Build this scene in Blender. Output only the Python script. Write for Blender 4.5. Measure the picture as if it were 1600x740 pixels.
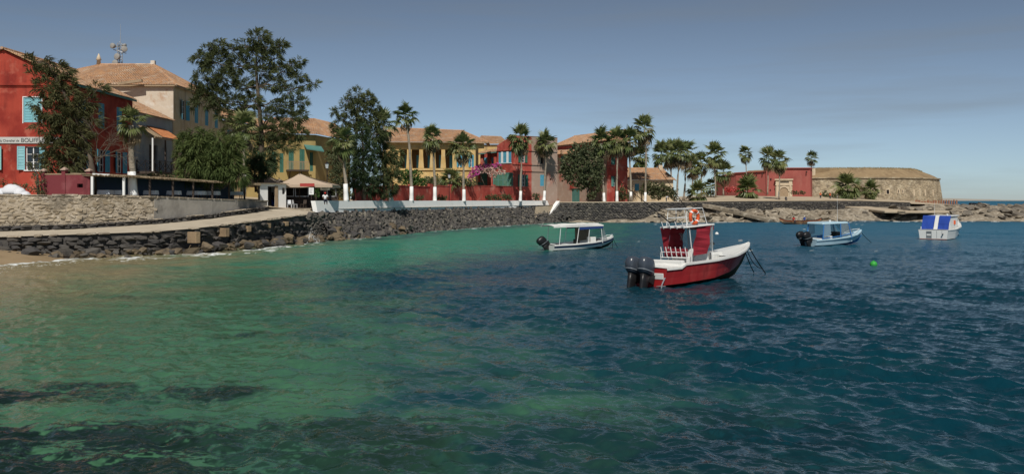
import bpy, bmesh, math, random
import numpy as np
from mathutils import Vector, Matrix
R = math.radians
random.seed(7); rng = np.random.default_rng(7)
for o in list(bpy.data.objects): bpy.data.objects.remove(o)
sc = bpy.context.scene
COL = sc.collection
# ------------------------------------------------------------------ camera, sky, sun, exposure
F = 1386.0; CH = 4.0                      # focal length in photo pixels, eye height above the water
cam = bpy.data.cameras.new('camera'); camo = bpy.data.objects.new('camera', cam); COL.objects.link(camo)
camo.location = (0, 0, CH); camo.rotation_euler = (R(90), 0, 0)
cam.sensor_fit = 'HORIZONTAL'; cam.sensor_width = 36; cam.lens = 36*F/1600; cam.shift_y = -57/1600
cam.clip_start = .1; cam.clip_end = 60000
sc.camera = camo
SUN_EL = 50.0; SUN_AZ = (-.03, -.9995)
sdir = Vector((SUN_AZ[0]*math.cos(R(SUN_EL)), SUN_AZ[1]*math.cos(R(SUN_EL)), math.sin(R(SUN_EL)))).normalized()
sl = bpy.data.lights.new('sun', 'SUN'); sl.energy = 4.2; sl.angle = R(.53); sl.color = (1, .95, .87)
so = bpy.data.objects.new('sun', sl); COL.objects.link(so); so.rotation_euler = sdir.to_track_quat('Z', 'Y').to_euler(); so.location = (-40, -60, 90)
w = bpy.data.worlds.new('World'); sc.world = w; w.use_nodes = True
nt = w.node_tree; nt.nodes.clear()
out = nt.nodes.new('ShaderNodeOutputWorld'); bg = nt.nodes.new('ShaderNodeBackground'); sky = nt.nodes.new('ShaderNodeTexSky')
sky.sky_type = 'NISHITA'; sky.sun_disc = False; sky.sun_elevation = R(SUN_EL); sky.sun_rotation = math.atan2(SUN_AZ[0], SUN_AZ[1])
sky.altitude = 0; sky.air_density = .6; sky.dust_density = .2; sky.ozone_density = 4.0
bg.inputs['Strength'].default_value = .0325
# thin high veil: streaky noise that lightens the sky a little
tc = nt.nodes.new('ShaderNodeTexCoord'); mp = nt.nodes.new('ShaderNodeMapping'); mp.inputs['Scale'].default_value = (1.1, 1.1, 14)
mp.inputs['Rotation'].default_value = (0, R(7), 0)
nz = nt.nodes.new('ShaderNodeTexNoise'); nz.inputs['Scale'].default_value = 2.2; nz.inputs['Detail'].default_value = 6; nz.inputs['Roughness'].default_value = .55
mr = nt.nodes.new('ShaderNodeMapRange'); mr.inputs[1].default_value = .46; mr.inputs[2].default_value = .72; mr.inputs[3].default_value = 0; mr.inputs[4].default_value = .34
mx = nt.nodes.new('ShaderNodeMixRGB'); mx.inputs['Color2'].default_value = (6.2, 6.7, 7.0, 1)
hs = nt.nodes.new('ShaderNodeHueSaturation'); hs.inputs['Saturation'].default_value = .66; hs.inputs['Hue'].default_value = .483
nt.links.new(tc.outputs['Generated'], mp.inputs['Vector']); nt.links.new(mp.outputs[0], nz.inputs['Vector'])
nt.links.new(nz.outputs['Fac'], mr.inputs[0]); nt.links.new(mr.outputs[0], mx.inputs['Fac'])
gm_ = nt.nodes.new('ShaderNodeGamma'); gm_.inputs['Gamma'].default_value = 1.4; nt.links.new(sky.outputs[0], gm_.inputs['Color']); nt.links.new(gm_.outputs[0], hs.inputs['Color']); nt.links.new(hs.outputs[0], mx.inputs['Color1'])
nt.links.new(mx.outputs[0], bg.inputs['Color']); nt.links.new(bg.outputs[0], out.inputs['Surface'])
vs = sc.view_settings; vs.view_transform = 'Standard'; vs.look = 'None'; vs.gamma = 1; vs.use_curve_mapping = False
vs.exposure = 0.0
sc.render.engine = 'CYCLES'
sc.cycles.max_bounces = 6; sc.cycles.diffuse_bounces = 3; sc.cycles.glossy_bounces = 3; sc.cycles.transmission_bounces = 4
sc.cycles.transparent_max_bounces = 6; sc.cycles.caustics_reflective = False; sc.cycles.caustics_refractive = False
sc.cycles.use_denoising = True
# ------------------------------------------------------------------ helpers
def PX(px, Y): return (px-800.)*Y/F
def PZ(py, Y): return CH-(py-313.)*Y/F
def P(px, py, Y): return Vector((PX(px, Y), Y, PZ(py, Y)))
def tag(o, label=None, cat=None, group=None, kind=None):
    if label: o['label'] = label
    if cat: o['category'] = cat
    if group: o['group'] = group
    if kind: o['kind'] = kind
    return o
def thing(name, loc, label, cat, group=None, rz=0):
    o = bpy.data.objects.new(name, None); COL.objects.link(o); o.location = loc; o.rotation_euler = (0, 0, rz)
    o.empty_display_size = .3
    return tag(o, label, cat, group)
def rootloc(o):
    v = Vector((0, 0, 0))
    while o is not None:
        v = v + Vector(o.location); o = o.parent
    return v
def finish(name, me, mats, parent, loc=None):
    if not isinstance(mats, (list, tuple)): mats = [mats]
    for m in mats: me.materials.append(m)
    o = bpy.data.objects.new(name, me); COL.objects.link(o)
    if parent is not None: o.parent = parent
    if loc is not None: o.location = loc
    return o
def inst(name, me, parent, loc, rot=(0, 0, 0), scale=(1, 1, 1), world=True):
    o = bpy.data.objects.new(name, me); COL.objects.link(o)
    L = Vector(loc)
    if parent is not None:
        o.parent = parent
        if world: L = L-rootloc(parent)
    o.location = L; o.rotation_euler = rot; o.scale = scale
    return o
class MB:
    def __init__(s): s.v = []; s.f = []; s.m = []; s.r = []
    def add(s, vs, fs, mi=0, rnd=None):
        b = len(s.v); s.v.extend([tuple(v) for v in vs])
        if rnd is None: rnd = random.random()
        for f in fs: s.f.append(tuple(i+b for i in f)); s.m.append(mi); s.r.append(rnd)
    def quad(s, a, b, c, d, mi=0, rnd=None): s.add([a, b, c, d], [(0, 1, 2, 3)], mi, rnd)
    def box(s, x0, x1, y0, y1, z0, z1, mi=0, rnd=None):
        s.add([(x0,y0,z0),(x1,y0,z0),(x1,y1,z0),(x0,y1,z0),(x0,y0,z1),(x1,y0,z1),(x1,y1,z1),(x0,y1,z1)],
              [(0,3,2,1),(4,5,6,7),(0,1,5,4),(1,2,6,5),(2,3,7,6),(3,0,4,7)], mi, rnd)
    def hexa(s, p, mi=0, rnd=None):       # p: 8 points, bottom ring then top ring
        s.add(p, [(0,3,2,1),(4,5,6,7),(0,1,5,4),(1,2,6,5),(2,3,7,6),(3,0,4,7)], mi, rnd)
    def bar(s, a, b, w, h, up=(0,0,1), mi=0, rnd=None):
        a = Vector(a); b = Vector(b); d = (b-a).normalized(); up = Vector(up)
        x = d.cross(up)
        if x.length < 1e-4: x = d.cross(Vector((1,0,0)))
        x.normalize(); z = x.cross(d)
        x = x*w/2; z = z*h/2
        s.hexa([a-x-z, a+x-z, b+x-z, b-x-z, a-x+z, a+x+z, b+x+z, b-x+z], mi, rnd)
    def tube(s, pts, rad, n=6, mi=0, cap=True, rnd=None):
        pts = [Vector(p) for p in pts]
        if not isinstance(rad, (list, tuple)): rad = [rad]*len(pts)
        rings = []; ref = Vector((0, 0, 1))
        for i, p in enumerate(pts):
            d = (pts[min(i+1, len(pts)-1)]-pts[max(i-1, 0)])
            d = d.normalized() if d.length > 1e-9 else Vector((0, 0, 1))
            x = d.cross(ref)
            if x.length < .05: x = d.cross(Vector((1, 0, 0)))
            x.normalize(); y = x.cross(d)
            rings.append([p+(x*math.cos(2*math.pi*k/n)+y*math.sin(2*math.pi*k/n))*rad[i] for k in range(n)])
        s.loft(rings, mi, cap, rnd)
    def loft(s, rings, mi=0, cap=True, rnd=None, closed=True):
        n = len(rings[0]); vs = [v for r in rings for v in r]; fs = []
        for i in range(len(rings)-1):
            for k in range(n if closed else n-1):
                a = i*n+k; b = i*n+(k+1) % n
                fs.append((a, b, b+n, a+n))
        if cap:
            fs.append(tuple(range(n))[::-1]); fs.append(tuple(range((len(rings)-1)*n, len(rings)*n)))
        s.add(vs, fs, mi, rnd)
    def mesh(s, name, off=Vector((0, 0, 0)), smooth=False):
        me = bpy.data.meshes.new(name)
        me.from_pydata([(v[0]-off[0], v[1]-off[1], v[2]-off[2]) for v in s.v], [], s.f)
        me.polygons.foreach_set('material_index', s.m)
        a = me.attributes.new('rnd', 'FLOAT', 'FACE'); a.data.foreach_set('value', s.r)
        if smooth: me.polygons.foreach_set('use_smooth', [True]*len(s.f))
        bm = bmesh.new(); bm.from_mesh(me); bmesh.ops.recalc_face_normals(bm, faces=bm.faces); bm.to_mesh(me); bm.free()
        me.update(); return me
    def build(s, name, mats, parent=None, local=False, smooth=False, base=None):
        if local: off = Vector((0, 0, 0))
        elif parent is not None: off = rootloc(parent)
        else: off = Vector(base) if base is not None else Vector((0, 0, 0))
        o = finish(name, s.mesh(name, off, smooth), mats, parent, None if parent is not None else off)
        return o
def bevel(o, w=.02, seg=2):
    m = o.modifiers.new('bevel', 'BEVEL'); m.width = w; m.segments = seg; m.limit_method = 'ANGLE'; m.angle_limit = R(40); return o
def np_mesh(name, V, Fa, mats, parent=None, rnd=None, smooth=False, local=False):
    off = np.array(rootloc(parent)) if (parent is not None and not local) else np.zeros(3)
    V = np.asarray(V, dtype=np.float32)-off.astype(np.float32); Fa = np.asarray(Fa, dtype=np.int32); k = Fa.shape[1]; n = len(Fa)
    me = bpy.data.meshes.new(name)
    me.vertices.add(len(V)); me.vertices.foreach_set('co', V.ravel())
    me.loops.add(n*k); me.loops.foreach_set('vertex_index', Fa.ravel())
    me.polygons.add(n); me.polygons.foreach_set('loop_start', np.arange(0, n*k, k, dtype=np.int32))
    me.polygons.foreach_set('loop_total', np.full(n, k, dtype=np.int32))
    if smooth: me.polygons.foreach_set('use_smooth', np.ones(n, dtype=bool))
    if rnd is not None:
        a = me.attributes.new('rnd', 'FLOAT', 'FACE'); a.data.foreach_set('value', np.asarray(rnd, dtype=np.float32))
    me.update(calc_edges=True); me.validate()
    return finish(name, me, mats, parent)
# ------------------------------------------------------------------ materials
MATS = {}
def mat(name, col, rough=.8, layers=(), rnd=None, orand=None, bump=0, bs=6., bd=4, spec=.25, trans=0, metal=0, coat=0, alpha=None, bz=1.):
    m = bpy.data.materials.new(name); m.use_nodes = True; t = m.node_tree; N = t.nodes; L = t.links
    b = N['Principled BSDF']; b.inputs['Roughness'].default_value = rough; b.inputs['Specular IOR Level'].default_value = spec
    b.inputs['Metallic'].default_value = metal; b.inputs['Coat Weight'].default_value = coat
    geo = N.new('ShaderNodeNewGeometry')
    c = N.new('ShaderNodeRGB'); c.outputs[0].default_value = (*col, 1); cur = c.outputs[0]
    def mixc(fac, c2, cur):
        x = N.new('ShaderNodeMixRGB'); L.new(fac, x.inputs['Fac']); L.new(cur, x.inputs['Color1']); x.inputs['Color2'].default_value = (*c2, 1)
        return x.outputs[0]
    if rnd:
        for (c2, lo, hi) in rnd:
            at = N.new('ShaderNodeAttribute'); at.attribute_name = 'rnd'
            r = N.new('ShaderNodeMapRange'); r.inputs[1].default_value = lo; r.inputs[2].default_value = hi; L.new(at.outputs['Fac'], r.inputs[0])
            cur = mixc(r.outputs[0], c2, cur)
    if orand:
        for (c2, lo, hi) in orand:
            at = N.new('ShaderNodeObjectInfo')
            r = N.new('ShaderNodeMapRange'); r.inputs[1].default_value = lo; r.inputs[2].default_value = hi; L.new(at.outputs['Random'], r.inputs[0])
            cur = mixc(r.outputs[0], c2, cur)
    for (c2, scl, lo, hi, sz, amt) in layers:
        mpn = N.new('ShaderNodeMapping'); mpn.inputs['Scale'].default_value = (scl, scl, scl*sz); L.new(geo.outputs['Position'], mpn.inputs['Vector'])
        nn = N.new('ShaderNodeTexNoise'); nn.inputs['Scale'].default_value = 1; nn.inputs['Detail'].default_value = 6; nn.inputs['Roughness'].default_value = .6
        L.new(mpn.outputs[0], nn.inputs['Vector'])
        r = N.new('ShaderNodeMapRange'); r.interpolation_type = 'SMOOTHSTEP'; r.inputs[1].default_value = lo; r.inputs[2].default_value = hi; r.inputs[4].default_value = amt
        L.new(nn.outputs['Fac'], r.inputs[0]); cur = mixc(r.outputs[0], c2, cur)
    L.new(cur, b.inputs['Base Color'])
    if bump:
        mpn = N.new('ShaderNodeMapping'); mpn.inputs['Scale'].default_value = (bs, bs, bs*bz); L.new(geo.outputs['Position'], mpn.inputs['Vector'])
        nn = N.new('ShaderNodeTexNoise'); nn.inputs['Scale'].default_value = 1; nn.inputs['Detail'].default_value = bd; L.new(mpn.outputs[0], nn.inputs['Vector'])
        bu = N.new('ShaderNodeBump'); bu.inputs['Strength'].default_value = 1; bu.inputs['Distance'].default_value = bump
        L.new(nn.outputs['Fac'], bu.inputs['Height']); L.new(bu.outputs[0], b.inputs['Normal'])
    if trans:
        tr = N.new('ShaderNodeBsdfTranslucent'); L.new(cur, tr.inputs['Color']); ms = N.new('ShaderNodeMixShader'); ms.inputs[0].default_value = trans
        o = N['Material Output']; L.new(b.outputs[0], ms.inputs[1]); L.new(tr.outputs[0], ms.inputs[2]); L.new(ms.outputs[0], o.inputs['Surface'])
    if alpha is not None:
        tr = N.new('ShaderNodeBsdfTransparent'); ms = N.new('ShaderNodeMixShader'); ms.inputs[0].default_value = alpha
        o = N['Material Output']; L.new(tr.outputs[0], ms.inputs[1]); L.new(b.outputs[0], ms.inputs[2]); L.new(ms.outputs[0], o.inputs['Surface'])
    MATS[name] = m; return m
red_plaster = mat('red_plaster', (.37,.055,.034), .85, [((.22,.022,.016),.35,.42,.66,1,.9), ((.44,.12,.08),1.3,.52,.7,1,.7), ((.13,.02,.015),.8,.5,.72,.18,.75), ((.46,.22,.16),.55,.6,.7,.8,.7)], bump=.012, bs=3)
coral_plaster = mat('coral_plaster', (.42,.088,.064), .88, [((.28,.038,.03),.3,.42,.64,1,.9), ((.48,.22,.17),.7,.52,.68,1,.75), ((.17,.03,.025),.7,.52,.74,.16,.75)], bump=.012, bs=3)
worn_pink = mat('worn_pink_plaster', (.37,.265,.21), .9, [((.40,.12,.085),.3,.52,.64,1,.8), ((.43,.34,.28),.7,.5,.68,1,.8), ((.27,.16,.13),.5,.6,.85,.3,.6)], bump=.015, bs=3)
maroon_plaster = mat('maroon_plaster', (.17,.035,.042), .85, [((.24,.075,.08),.9,.45,.7,1,.8), ((.07,.02,.022),.6,.55,.8,.4,.7)], bump=.015, bs=4)
ochre_plaster = mat('ochre_plaster', (.58,.40,.165), .88, [((.48,.31,.115),.3,.45,.7,1,.8), ((.6,.47,.26),.9,.48,.68,1,.7), ((.26,.18,.1),.7,.52,.74,.16,.75)], bump=.01, bs=3)
shaded_yellow_plaster = mat('shaded_yellow_plaster', (.36,.27,.11), .88, [((.27,.19,.075),.3,.45,.7,1,.8)], bump=.01, bs=3)  # yellow darkened in the colour itself because this house stands in shade
cream_plaster = mat('cream_plaster', (.54,.43,.28), .88, [((.45,.33,.2),.3,.45,.7,1,.8), ((.6,.52,.4),1.1,.48,.68,1,.7), ((.26,.2,.14),.6,.52,.74,.16,.8)], bump=.01, bs=3)
peeled_plaster = mat('peeled_plaster', (.58,.5,.4), .9, [((.44,.27,.17),.55,.5,.66,1,.9), ((.66,.62,.55),.9,.5,.7,1,.8), ((.25,.2,.16),.5,.6,.85,.2,.8)], bump=.03, bs=2.5)
grey_plaster = mat('grey_blue_plaster', (.30,.34,.36), .88, [((.2,.22,.24),.5,.45,.75,1,.8)], bump=.01, bs=3)
white_paint = mat('white_paint', (.78,.78,.76), .7, [((.62,.62,.6),.7,.5,.8,1,.7), ((.5,.48,.44),.9,.62,.85,.25,.6)], bump=.006, bs=5)
white_trim = mat('white_trim', (.75,.76,.75), .6)
cyan_paint = mat('cyan_shutter_paint', (.20,.46,.52), .6, [((.14,.36,.42),2.,.45,.75,1,.7)], orand=[((.27,.52,.56),0,1)])
blue_paint = mat('blue_shutter_paint', (.07,.30,.44), .6, [((.05,.22,.33),2.,.45,.75,1,.7)], orand=[((.11,.36,.47),0,1)])
green_paint = mat('green_shutter_paint', (.035,.13,.095), .6, [((.06,.18,.13),2.,.45,.75,1,.7)])
teal_paint = mat('teal_door_paint', (.07,.19,.17), .65, [((.12,.24,.21),1.,.45,.75,1,.7)])
pane_mat = mat('window_pane', (.015,.02,.026), .08, spec=.5)
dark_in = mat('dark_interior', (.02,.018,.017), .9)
tile_mat = mat('terracotta_tile', (.50,.285,.15), .85, [((.30,.18,.115),.35,.46,.68,1,.75), ((.52,.42,.31),.9,.5,.7,1,.7), ((.2,.14,.1),.6,.56,.74,1,.6)], rnd=[((.35,.18,.10),0,1),((.58,.42,.29),.55,1.2),((.2,.13,.095),.86,1.1)], bump=.01, bs=8)
tile_new = mat('new_orange_tile', (.52,.22,.09), .8, rnd=[((.42,.16,.07),0,1)], bump=.01, bs=8)
wood_dark = mat('dark_weathered_wood', (.055,.042,.035), .85, [((.11,.085,.065),2.,.45,.75,1,.7)])
wood_tan = mat('sunbleached_wood', (.34,.25,.16), .85, [((.22,.16,.1),2.,.45,.75,1,.7)], bump=.01, bs=5)
thatch = mat('reed_thatch', (.24,.18,.115), .95, [((.14,.1,.065),3.,.45,.7,1,.8)], rnd=[((.33,.26,.17),0,1)], bump=.03, bs=9)
iron_black = mat('black_iron', (.012,.012,.014), .5, spec=.4)

loggia_shade = mat('shaded_loggia_plaster', (.17,.105,.05), .9)  # ochre darkened in colour to stand for the depth shade of the loggia
# ------------------------------------------------------------------ ground, path, sea
sand_dry = mat('pale_dry_earth', (.43,.35,.25), .95, [((.34,.26,.17),.35,.45,.7,1,.8), ((.5,.43,.33),1.5,.5,.8,1,.5)], bump=.04, bs=2)
path_mat = mat('sandy_concrete_path', (.44,.38,.29), .92, [((.34,.29,.22),.5,.45,.7,1,.8), ((.5,.45,.37),1.8,.5,.75,1,.6)], bump=.02, bs=4)
wet_sand = mat('wet_beach_sand', (.30,.22,.13), .6, [((.22,.16,.09),.4,.45,.7,1,.8)], bump=.02, bs=3)
basalt = mat('basalt_stone', (.062,.058,.056), .85, [((.15,.135,.11),1.1,.52,.72,1,.8), ((.03,.03,.032),2.2,.5,.7,1,.6)],
             orand=[((.13,.115,.095),.3,1.2), ((.035,.036,.04),.75,1.3)], rnd=[((.11,.1,.085),.2,1), ((.28,.25,.2),.82,1.15)], bump=.05, bs=3.2)
brown_rock = mat('brown_wet_rock', (.105,.08,.052), .8, [((.2,.15,.09),1.1,.5,.7,1,.8), ((.04,.035,.03),1.6,.5,.7,1,.7)],
             orand=[((.19,.145,.09),.2,1.1), ((.06,.052,.045),.7,1.3)], bump=.06, bs=2.6)
tan_rock = mat('tan_limestone_rock', (.29,.245,.185), .92, [((.18,.15,.11),.4,.42,.62,1,.9), ((.44,.39,.31),1.3,.48,.66,1,.8), ((.07,.06,.05),.8,.54,.68,1,.85)],
             orand=[((.22,.18,.13),0,1)], rnd=[((.2,.17,.125),.1,1)], bump=.12, bs=1.6, bd=6)
grey_rock = mat('grey_shore_rock', (.16,.14,.115), .92, [((.12,.1,.08),.5,.45,.66,1,.9), ((.3,.26,.2),1.3,.5,.72,1,.7), ((.05,.045,.04),.9,.56,.74,1,.8)],
             orand=[((.12,.105,.085),0,1)], rnd=[((.1,.085,.07),.1,1)], bump=.12, bs=1.6, bd=6)
masonry_mortar = mat('old_lime_mortar', (.38,.32,.24), .95, [((.11,.095,.075),.22,.5,.62,1,.75), ((.22,.18,.13),.4,.45,.68,1,.9), ((.5,.44,.35),1.2,.52,.75,1,.7), ((.08,.07,.06),1.4,.56,.7,1,.8), ((.55,.5,.42),2.4,.56,.7,1.6,.7)], bump=.14, bs=3.4, bz=1.6)
masonry_stone = mat('tan_rubble_stone', (.38,.315,.225), .92, [((.13,.11,.085),.22,.5,.62,1,.7), ((.2,.165,.12),.7,.48,.7,1,.85), ((.5,.44,.34),1.6,.55,.75,1,.7)],
             orand=[((.24,.19,.125),.1,.7), ((.52,.46,.37),.65,1.15)], bump=.05, bs=4)
grey_render = mat('grey_cement_render', (.34,.315,.275), .93, [((.13,.12,.105),.18,.5,.6,1,.7), ((.21,.19,.165),.35,.42,.65,1,.9), ((.40,.37,.33),.7,.5,.75,1,.8), ((.09,.08,.075),.55,.6,.76,.5,.7)], bump=.02, bs=3)
fort_red = mat('fort_red_render', (.31,.085,.07), .9, [((.23,.06,.05),.15,.45,.7,1,.8), ((.36,.14,.11),.5,.52,.75,.3,.7), ((.2,.04,.035),.5,.6,.8,.15,.6)], bump=.02, bs=2)
fort_stone = mat('fort_rubble_stone', (.42,.345,.235), .93, [((.2,.16,.11),.32,.46,.62,1,.85), ((.47,.41,.3),.6,.5,.68,1,.8), ((.12,.1,.075),1.3,.56,.7,1,.8)], rnd=[((.23,.18,.12),.2,1), ((.47,.41,.31),.75,1.2)], bump=.1, bs=1.6, bd=5)
fort_cap = mat('fort_earth_cap', (.26,.185,.105), .95, [((.2,.14,.08),.25,.45,.68,1,.9), ((.38,.29,.17),.7,.5,.75,1,.7)], bump=.15, bs=.8)
cream_stone = mat('cream_gate_stone', (.56,.46,.33), .85, [((.44,.35,.24),.6,.45,.7,1,.8)], bump=.02, bs=3)
def lerp_st(st, t):
    for i in range(len(st)-1):
        if st[i][0] <= t <= st[i+1][0]:
            k = (t-st[i][0])/(st[i+1][0]-st[i][0])
            return [a+(b-a)*k for a, b in zip(st[i], st[i+1])]
    return list(st[0] if t < st[0][0] else st[-1])
# ground: front edge of the island at its retaining walls, lofted inland. (x, y, z, inland depth, z inland)
G = [(-75,64,4.1,400,4.6),(-39.4,68.3,4.1,400,4.6),(-34.4,70.3,4.1,400,4.6),(-30,74.3,4.05,400,4.6),(-27.2,80.3,3.85,400,4.4),(-24.5,88.3,3.35,400,4.0),
     (-21.5,91.5,3.05,400,3.8),(-19.7,91,3.1,400,3.7),(-17,100.4,3.1,400,3.6),(-13,116.4,3.1,400,3.6),(-7.3,133.4,3.1,400,3.6),(.2,152.4,3.1,400,3.6),(8.2,165.6,3.15,400,3.6),
     (27.4,164.6,3.3,300,4.2),(49.6,180.6,3.45,280,5.4),(79,200.6,3.5,250,5.2),(96,214.6,3.2,160,4.6),(113.6,222,2.75,90,3.0),(130,222,2.6,40,2.3),(175,222,2.5,40,2.0)]
mb = MB(); cols = []
for (x, y, z, d, z2) in G:
    k = math.hypot(x, y); dx = x/k*.3
    row = []
    for t, f in ((0,0),(.02,.05),(.06,.35),(.12,.8),(.25,1),(.6,1),(1,1)):
        row.append((x+dx*d*t, y+d*t, z+(z2-z)*f))
    row.append((x+dx*d, y+d*1.01, -2))
    cols.append(row)
for i in range(len(cols)-1):
    for j in range(len(cols[0])-1):
        mb.quad(cols[i][j], cols[i+1][j], cols[i+1][j+1], cols[i][j+1])
tag(mb.build('ground', sand_dry, smooth=True), kind='structure')
# ramped path along the lower quay: front edge and back edge
QF = [(-75,61,1.35),(-44,62,1.38),(-36,62.5,1.43),(-31.2,63.5,1.57),(-26.7,66,1.67),(-24.9,69,1.81),(-23.5,74,2.02),(-21.9,80,2.27),(-20.3,87,2.62),(-19.9,89.7,2.85)]
QB = [(-75,66,1.6),(-50,66.4,1.62),(-39.6,68,1.68),(-34.6,70,1.78),(-30.2,74,2.06),(-28.9,76.5,2.2),(-27.4,80,2.42),(-26,84,2.75),(-24.6,88,3.1),(-21.8,91.2,3.2)]
mb = MB()
for i in range(len(QF)-1): mb.quad(QF[i], QF[i+1], QB[i+1], QB[i])
tag(mb.build('path', path_mat), kind='structure')
# beach: the sand rises to the left of a waterline that runs away from the viewer
mb = MB(); xs = np.linspace(-75, -14, 50); ys = np.linspace(4, 64.5, 30)
def bz(x, y):
    e = -31.2+.5*math.sin(y*.45)+.25*math.sin(y*1.3)
    return min(.7, .11*(e-x)) if x < e else max(-1.6, -.07*(x-e))
for i in range(len(xs)-1):
    for j in range(len(ys)-1): mb.quad((xs[i],ys[j],bz(xs[i],ys[j])),(xs[i+1],ys[j],bz(xs[i+1],ys[j])),(xs[i+1],ys[j+1],bz(xs[i+1],ys[j+1])),(xs[i],ys[j+1],bz(xs[i],ys[j+1])))
tag(mb.build('beach', wet_sand, smooth=True), kind='structure')
# waves: filtered random spectra on two tiles
def tile(N, Ls, lo, hi, wd, seed, p=3.4, spread=2):
    r = np.random.default_rng(seed)
    k = np.fft.fftfreq(N, Ls/N)*2*np.pi; kx, ky = np.meshgrid(k, k, indexing='ij'); kk = np.hypot(kx, ky)+1e-9
    c = (kx*wd[0]+ky*wd[1])/kk
    A = kk**(-p/2)*np.exp(-(2*np.pi/hi/kk)**2)*np.exp(-(kk*lo/2/np.pi)**2)*(np.abs(c)**spread*.92+.08)
    A[0, 0] = 0
    h = np.fft.ifft2(A*(r.normal(size=(N, N))+1j*r.normal(size=(N, N)))).real
    return (h/h.std()).astype(np.float32)
def samp(T, Ls, X, Y):
    N = T.shape[0]; u = (X/Ls*N) % N; v = (Y/Ls*N) % N
    i = u.astype(int) % N; j = v.astype(int) % N; fu = u-np.floor(u); fv = v-np.floor(v); i2 = (i+1) % N; j2 = (j+1) % N
    return (T[i, j]*(1-fu)+T[i2, j]*fu)*(1-fv)+(T[i, j2]*(1-fu)+T[i2, j2]*fu)*fv
wd = np.array([-.45, -.89])
T1 = tile(1024, 71., .55, 4.2, wd, 1, p=4.2, spread=2.5)          # chop
T2 = tile(1024, 23., .10, .9, (-.2,-.98), 2, p=3.6, spread=1.2)   # ripples
T4 = tile(1024, 37., .28, 1.9, (-.35,-.93), 6, p=3.9, spread=1.6)  # wavelets
T3 = tile(512, 190., 5, 16., (-.6,-.8), 3, p=3.2, spread=4)       # low swell
TN = tile(512, 64., .8, 9., (1,0), 4, p=3.2, spread=0)            # patch noise
TM = tile(512, 17., .25, 3.0, (1,0), 5, p=2.8, spread=0)
ROWS, COLS = 620, 1040
pyv = np.concatenate([np.linspace(.12, 3, 14)[:-1], np.linspace(3, 640, ROWS)])
Yv = CH*F/pyv[::-1]; tx = np.linspace(-.70, .70, COLS)
Yg, Tg = np.meshgrid(Yv, tx, indexing='ij'); Xg = Yg*Tg
ROWS = len(Yv)
fade = lambda d: 1/(1+(Yg/d)**2)
gust = .65+.45*np.clip(samp(TN, 64*3.1, Xg, Yg), -1.2, 1.5)
# seabed: distance to the edge of the deep tongue
BL = [(.2,6),(-.4,15),(-1.2,19.3),(-3.0,25.5),(-6.1,35.3),(-11.5,46),(-9,52),(-4.6,63.7),(2.8,77),(9,100),(14,140),(18,170)]
def xline(Y): return np.interp(Y, [p[1] for p in BL], [p[0] for p in BL])
dl = xline(Yg)-Xg                                   # >0 : shallow side
shore = [(-75,58),(-44,58.5),(-33,59.5),(-26.5,61.5),(-23.3,65),(-21.2,71),(-20.2,80),(-19.5,87),(-16.3,97),(-12.6,113),(-6.8,129),(.6,146),(7,160),(10,162),(30,162),(48,165),(90,170),(120,172),(170,172)]
def distpoly(pl, X, Y):
    d = np.full(X.shape, 1e9, dtype=np.float32)
    for (a, b), (c, e) in zip(pl[:-1], pl[1:]):
        vx, vy = c-a, e-b; t = np.clip(((X-a)*vx+(Y-b)*vy)/(vx*vx+vy*vy), 0, 1)
        d = np.minimum(d, np.hypot(X-a-t*vx, Y-b-t*vy))
    return d
ds = distpoly(shore, Xg, Yg)
shal = 1/(1+np.exp(-dl/2.6))
calm = 1-.45*shal
h = (.034*samp(T1, 71*.55, Xg, Yg)*fade(120)*gust*calm + .022*samp(T1, 71*.34, Xg*.8-Yg*.6, Xg*.6+Yg*.8)*fade(90)*calm
     + .014*samp(T4, 37., Xg, Yg)*fade(60)*gust*(1-.35*shal)
     + .0105*samp(T2, 23., Xg, Yg)*fade(26)*(.6+.5*gust) + .035*samp(T3, 190., Xg, Yg)*calm)
h = h + 1.6*h*np.abs(h)
h = np.where(ds < 4, h*(.35+.65*ds/4), h)
sx = np.gradient(h, axis=1)/np.gradient(Xg, axis=1); sy = np.gradient(h, axis=0)/np.gradient(Yg, axis=0)
ref = np.clip(.5*(1-np.exp(-np.abs(dl)/8))+.5, 0, 1.4)
Xr = Xg+np.clip(sx, -.5, .5)*ref*1.6; Yr = Yg+np.clip(sy, -.5, .5)*ref*2.4     # where the bent ray meets the seabed
n1 = samp(TN, 64., Xr, Yr); n2 = samp(TM, 17., Xr, Yr)
dl2 = xline(Yr)-Xr+1.7*n1
shal = 1/(1+np.exp(-dl2/2.3))
sm = lambda a, b, x: np.clip((x-a)/(b-a), 0, 1)**2*(3-2*np.clip((x-a)/(b-a), 0, 1))
def mixc(C, c, f): return C*(1-f[..., None])+np.array(c)*f[..., None]
C = np.zeros(Xg.shape+(3,)); C[:] = (.0022,.030,.047)
farb = sm(22, 130, Yr); C = mixc(C, (.006,.090,.150), farb*(.55+.45*sm(5, 45, Xr)))
C = mixc(C, (.050,.135,.072), shal*(1-.0*farb))
C = mixc(C, (.016,.20,.135), shal*sm(36, 62, Yr)*.95)                     # turquoise near the wall
C = mixc(C, (.25,.20,.11), sm(-14, -27, Xr+1.5*n1)*sm(24, 44, Yr)*.95)    # sand near the beach
C = mixc(C, (.17,.16,.08), sm(-9, -19, Xr+2*n1)*sm(20, 40, Yr)*.3)
C = mixc(C, (.015,.032,.045), sm(11, 3, ds)*sm(70, 92, Yr)*.75*sm(-1.3, .6, n1))   # dark stones under water by the wall
nw = samp(TN, 64., Xr*1.1+3, Yr*2.3); nv = samp(TM, 17., Xr*.8, Yr*1.9)
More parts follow.
